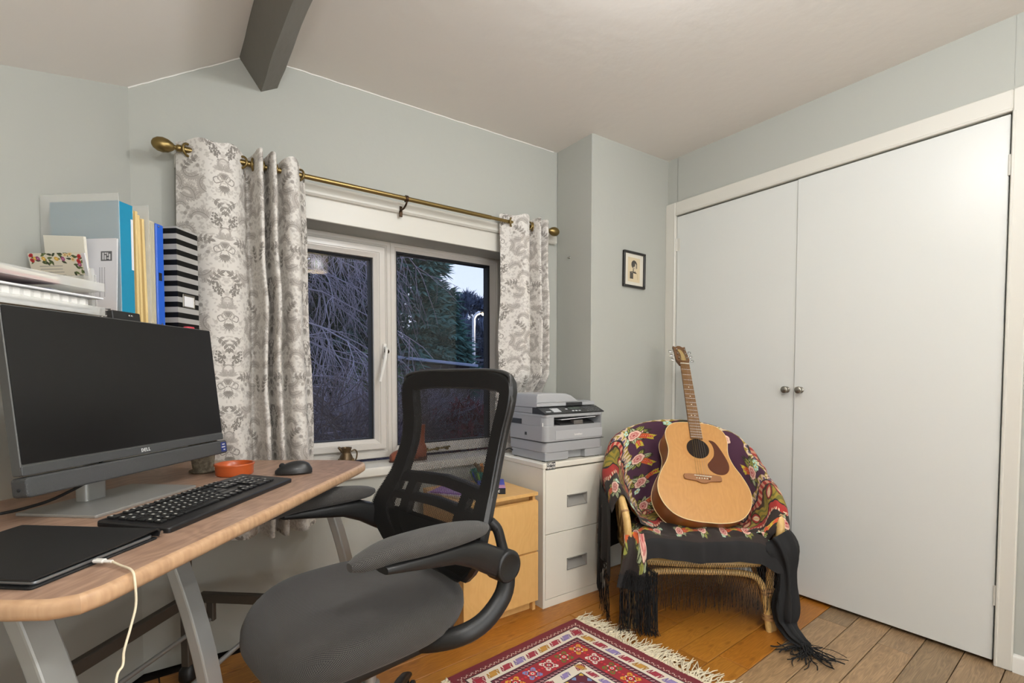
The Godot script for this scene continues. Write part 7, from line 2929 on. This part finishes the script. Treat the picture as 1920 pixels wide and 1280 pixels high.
	return im

func rug() -> void:
	var bx_ := Vector3(-0.9963, 0, 0.0865).normalized()
	var bz := Vector3(0.0865, 0, 0.9963)
	var at := Vector3(1.505, 0.0, -1.621)
	var o := thing("rug", "red patterned woollen rug with cream fringe in front of the armchair", "rug", at, Basis(bx_ * -1.0, Vector3.UP, bz))
	var L := 0.69
	var Wd := 0.95
	var rm := mat(Color.WHITE, 0.95)
	rm.albedo_texture = tex(rug_image())
	bump(rm, null, 0.0)
	rm.heightmap_enabled = false
	rm.rim_enabled = true
	rm.rim = 0.2
	M.rug = rm
	var rows := []
	var uvs := []
	var nz := noise(3.0, 3, 2)
	for k in 40:
		var row := PackedVector3Array()
		var uv := PackedVector2Array()
		for j in 50:
			var x := -L * k / 39.0
			var z := Wd * j / 49.0
			row.append(Vector3(x, 0.0075 + 0.002 * absf(nz.get_noise_2d(x * 2, z * 2)), z))
			uv.append(Vector2(float(k) / 39.0, float(j) / 49.0))
		rows.append(row)
		uvs.append(uv)
	var m := MB.new()
	m.grid(rows, false, false, false, uvs)
	part("rug_pile", m, rm, o)
	m = MB.new()
	m.box(T(-L / 2, 0.004, Wd / 2), Vector3(L, 0.0065, Wd), 0.002)
	part("rug_edge", m, mat(c8(108, 22, 34), 0.95), o)
	var r := RandomNumberGenerator.new()
	r.seed = 41
	for side in [1, -1]:
		m = MB.new()
		for k in 260:
			var z := Wd * (k + r.randf()) / 260.0
			var x0 := 0.0 if side > 0 else -L
			var p := Vector3(x0 - side * 0.003, 0.006, z)
			var a := r.randf_range(-0.55, 0.7) + 0.5 * sin(z * 21.0)
			var path := PackedVector3Array([p])
			var d := Vector3(side * cos(a), 0, sin(a))
			var len_ := r.randf_range(0.07, 0.125) if side > 0 else r.randf_range(0.015, 0.02)
			for j in 5:
				d = d.rotated(Vector3.UP, r.randf_range(-0.3, 0.3))
				p += d * len_ / 5
				p.y = 0.004 + 0.011 * r.randf() * (1.0 - j / 6.0)
				path.append(p)
			m.tube(path, [0.0022, 0.0026, 0.0025, 0.0023, 0.002, 0.0014], 5)
		m.box(T((0.008 if side > 0 else -L - 0.008), 0.0045, Wd / 2), Vector3(0.022, 0.005, Wd), 0.001)
		part("fringe", m, M.tassel, o).set_meta("kind", "stuff")

# ---------------------------------------------------------------- picture on the chimney breast
func pictures() -> void:
	var c := Vector3(2.261, 1.718, -1.954)
	var o := thing("framed_picture", "small black framed portrait print hanging on the chimney breast", "picture", c, Basis(Vector3(0, 0, 1), -0.012))
	var w := 0.186
	var h := 0.206
	var m := MB.new()
	for q in [[0, h / 2 - 0.006, w, 0.012], [0, -h / 2 + 0.006, w, 0.012], [-w / 2 + 0.006, 0, 0.012, h - 0.024], [w / 2 - 0.006, 0, 0.012, h - 0.024]]:
		m.box(T(q[0], q[1], 0.009), Vector3(q[2], q[3], 0.016), 0.002)
	part("picture_frame", m, mat(c8(26, 22, 18), 0.4), o)
	part("mount", bx(Vector3(w - 0.02, h - 0.02, 0.003), Vector3(0, 0, 0.004)), mat(c8(222, 216, 200), 0.8), o)
	var im := Image.create_empty(160, 224, false, Image.FORMAT_RGB8)
	im.fill(c8(214, 196, 160))
	var dk := c8(54, 46, 36)
	# plain head and shoulders in ink
	dab(im, Vector2(82, 62), 36, 38, 0.1, dk)
	dab(im, Vector2(92, 78), 22, 27, 0.1, c8(206, 190, 160))
	dab(im, Vector2(74, 62), 22, 22, 0.4, dk)
	stroke(im, V2([116, 52, 116, 96]), 5, dk)
	dab(im, Vector2(82, 82), 3, 3, 0, dk)
	dab(im, Vector2(100, 82), 3, 3, 0, dk)
	stroke(im, V2([86, 97, 98, 96]), 1.6, dk)
	stroke(im, V2([72, 104, 72, 126, 84, 138, 98, 126]), 5, dk)
	leaf(im, Vector2(84, 138), 0.0, 34, 7, dk)
	im.fill_rect(Rect2i(28, 138, 44, 58), c8(66, 58, 46))
	stroke(im, V2([30, 136, 62, 130, 76, 140]), 4, dk)
	stroke(im, V2([108, 138, 128, 150, 130, 198]), 1.6, c8(150, 128, 92))
	var pm := mat(Color.WHITE, 0.8)
	pm.albedo_texture = tex(im)
	m = MB.new()
	var a := 0.052
	var b := 0.07
	m.quad(Vector3(-a, -b, 0.0062), Vector3(a, -b, 0.0062), Vector3(a, b, 0.0062), Vector3(-a, b, 0.0062))
	part("print", m, pm, o)
	m = MB.new()
	m.quad(Vector3(-w / 2 + 0.011, -h / 2 + 0.011, 0.010), Vector3(w / 2 - 0.011, -h / 2 + 0.011, 0.010), Vector3(w / 2 - 0.011, h / 2 - 0.011, 0.010), Vector3(-w / 2 + 0.011, h / 2 - 0.011, 0.010))
	part("picture_glass", m, M.glass, o)
	m = MB.new()
	m.lathe(V2([0.0, 0.0, 0.006, 0.0, 0.006, 0.003, 0.002, 0.004, 0.002, 0.012, 0.004, 0.013, 0.0, 0.015]), 12, Transform3D(Basis(Vector3(0, 0, 1), PI / 2), Vector3.ZERO))
	tag(part("wall_hook", m, M.steel, null, T(1.926, 1.779, -2.133)), "small metal hook on the side of the chimney breast", "hook")
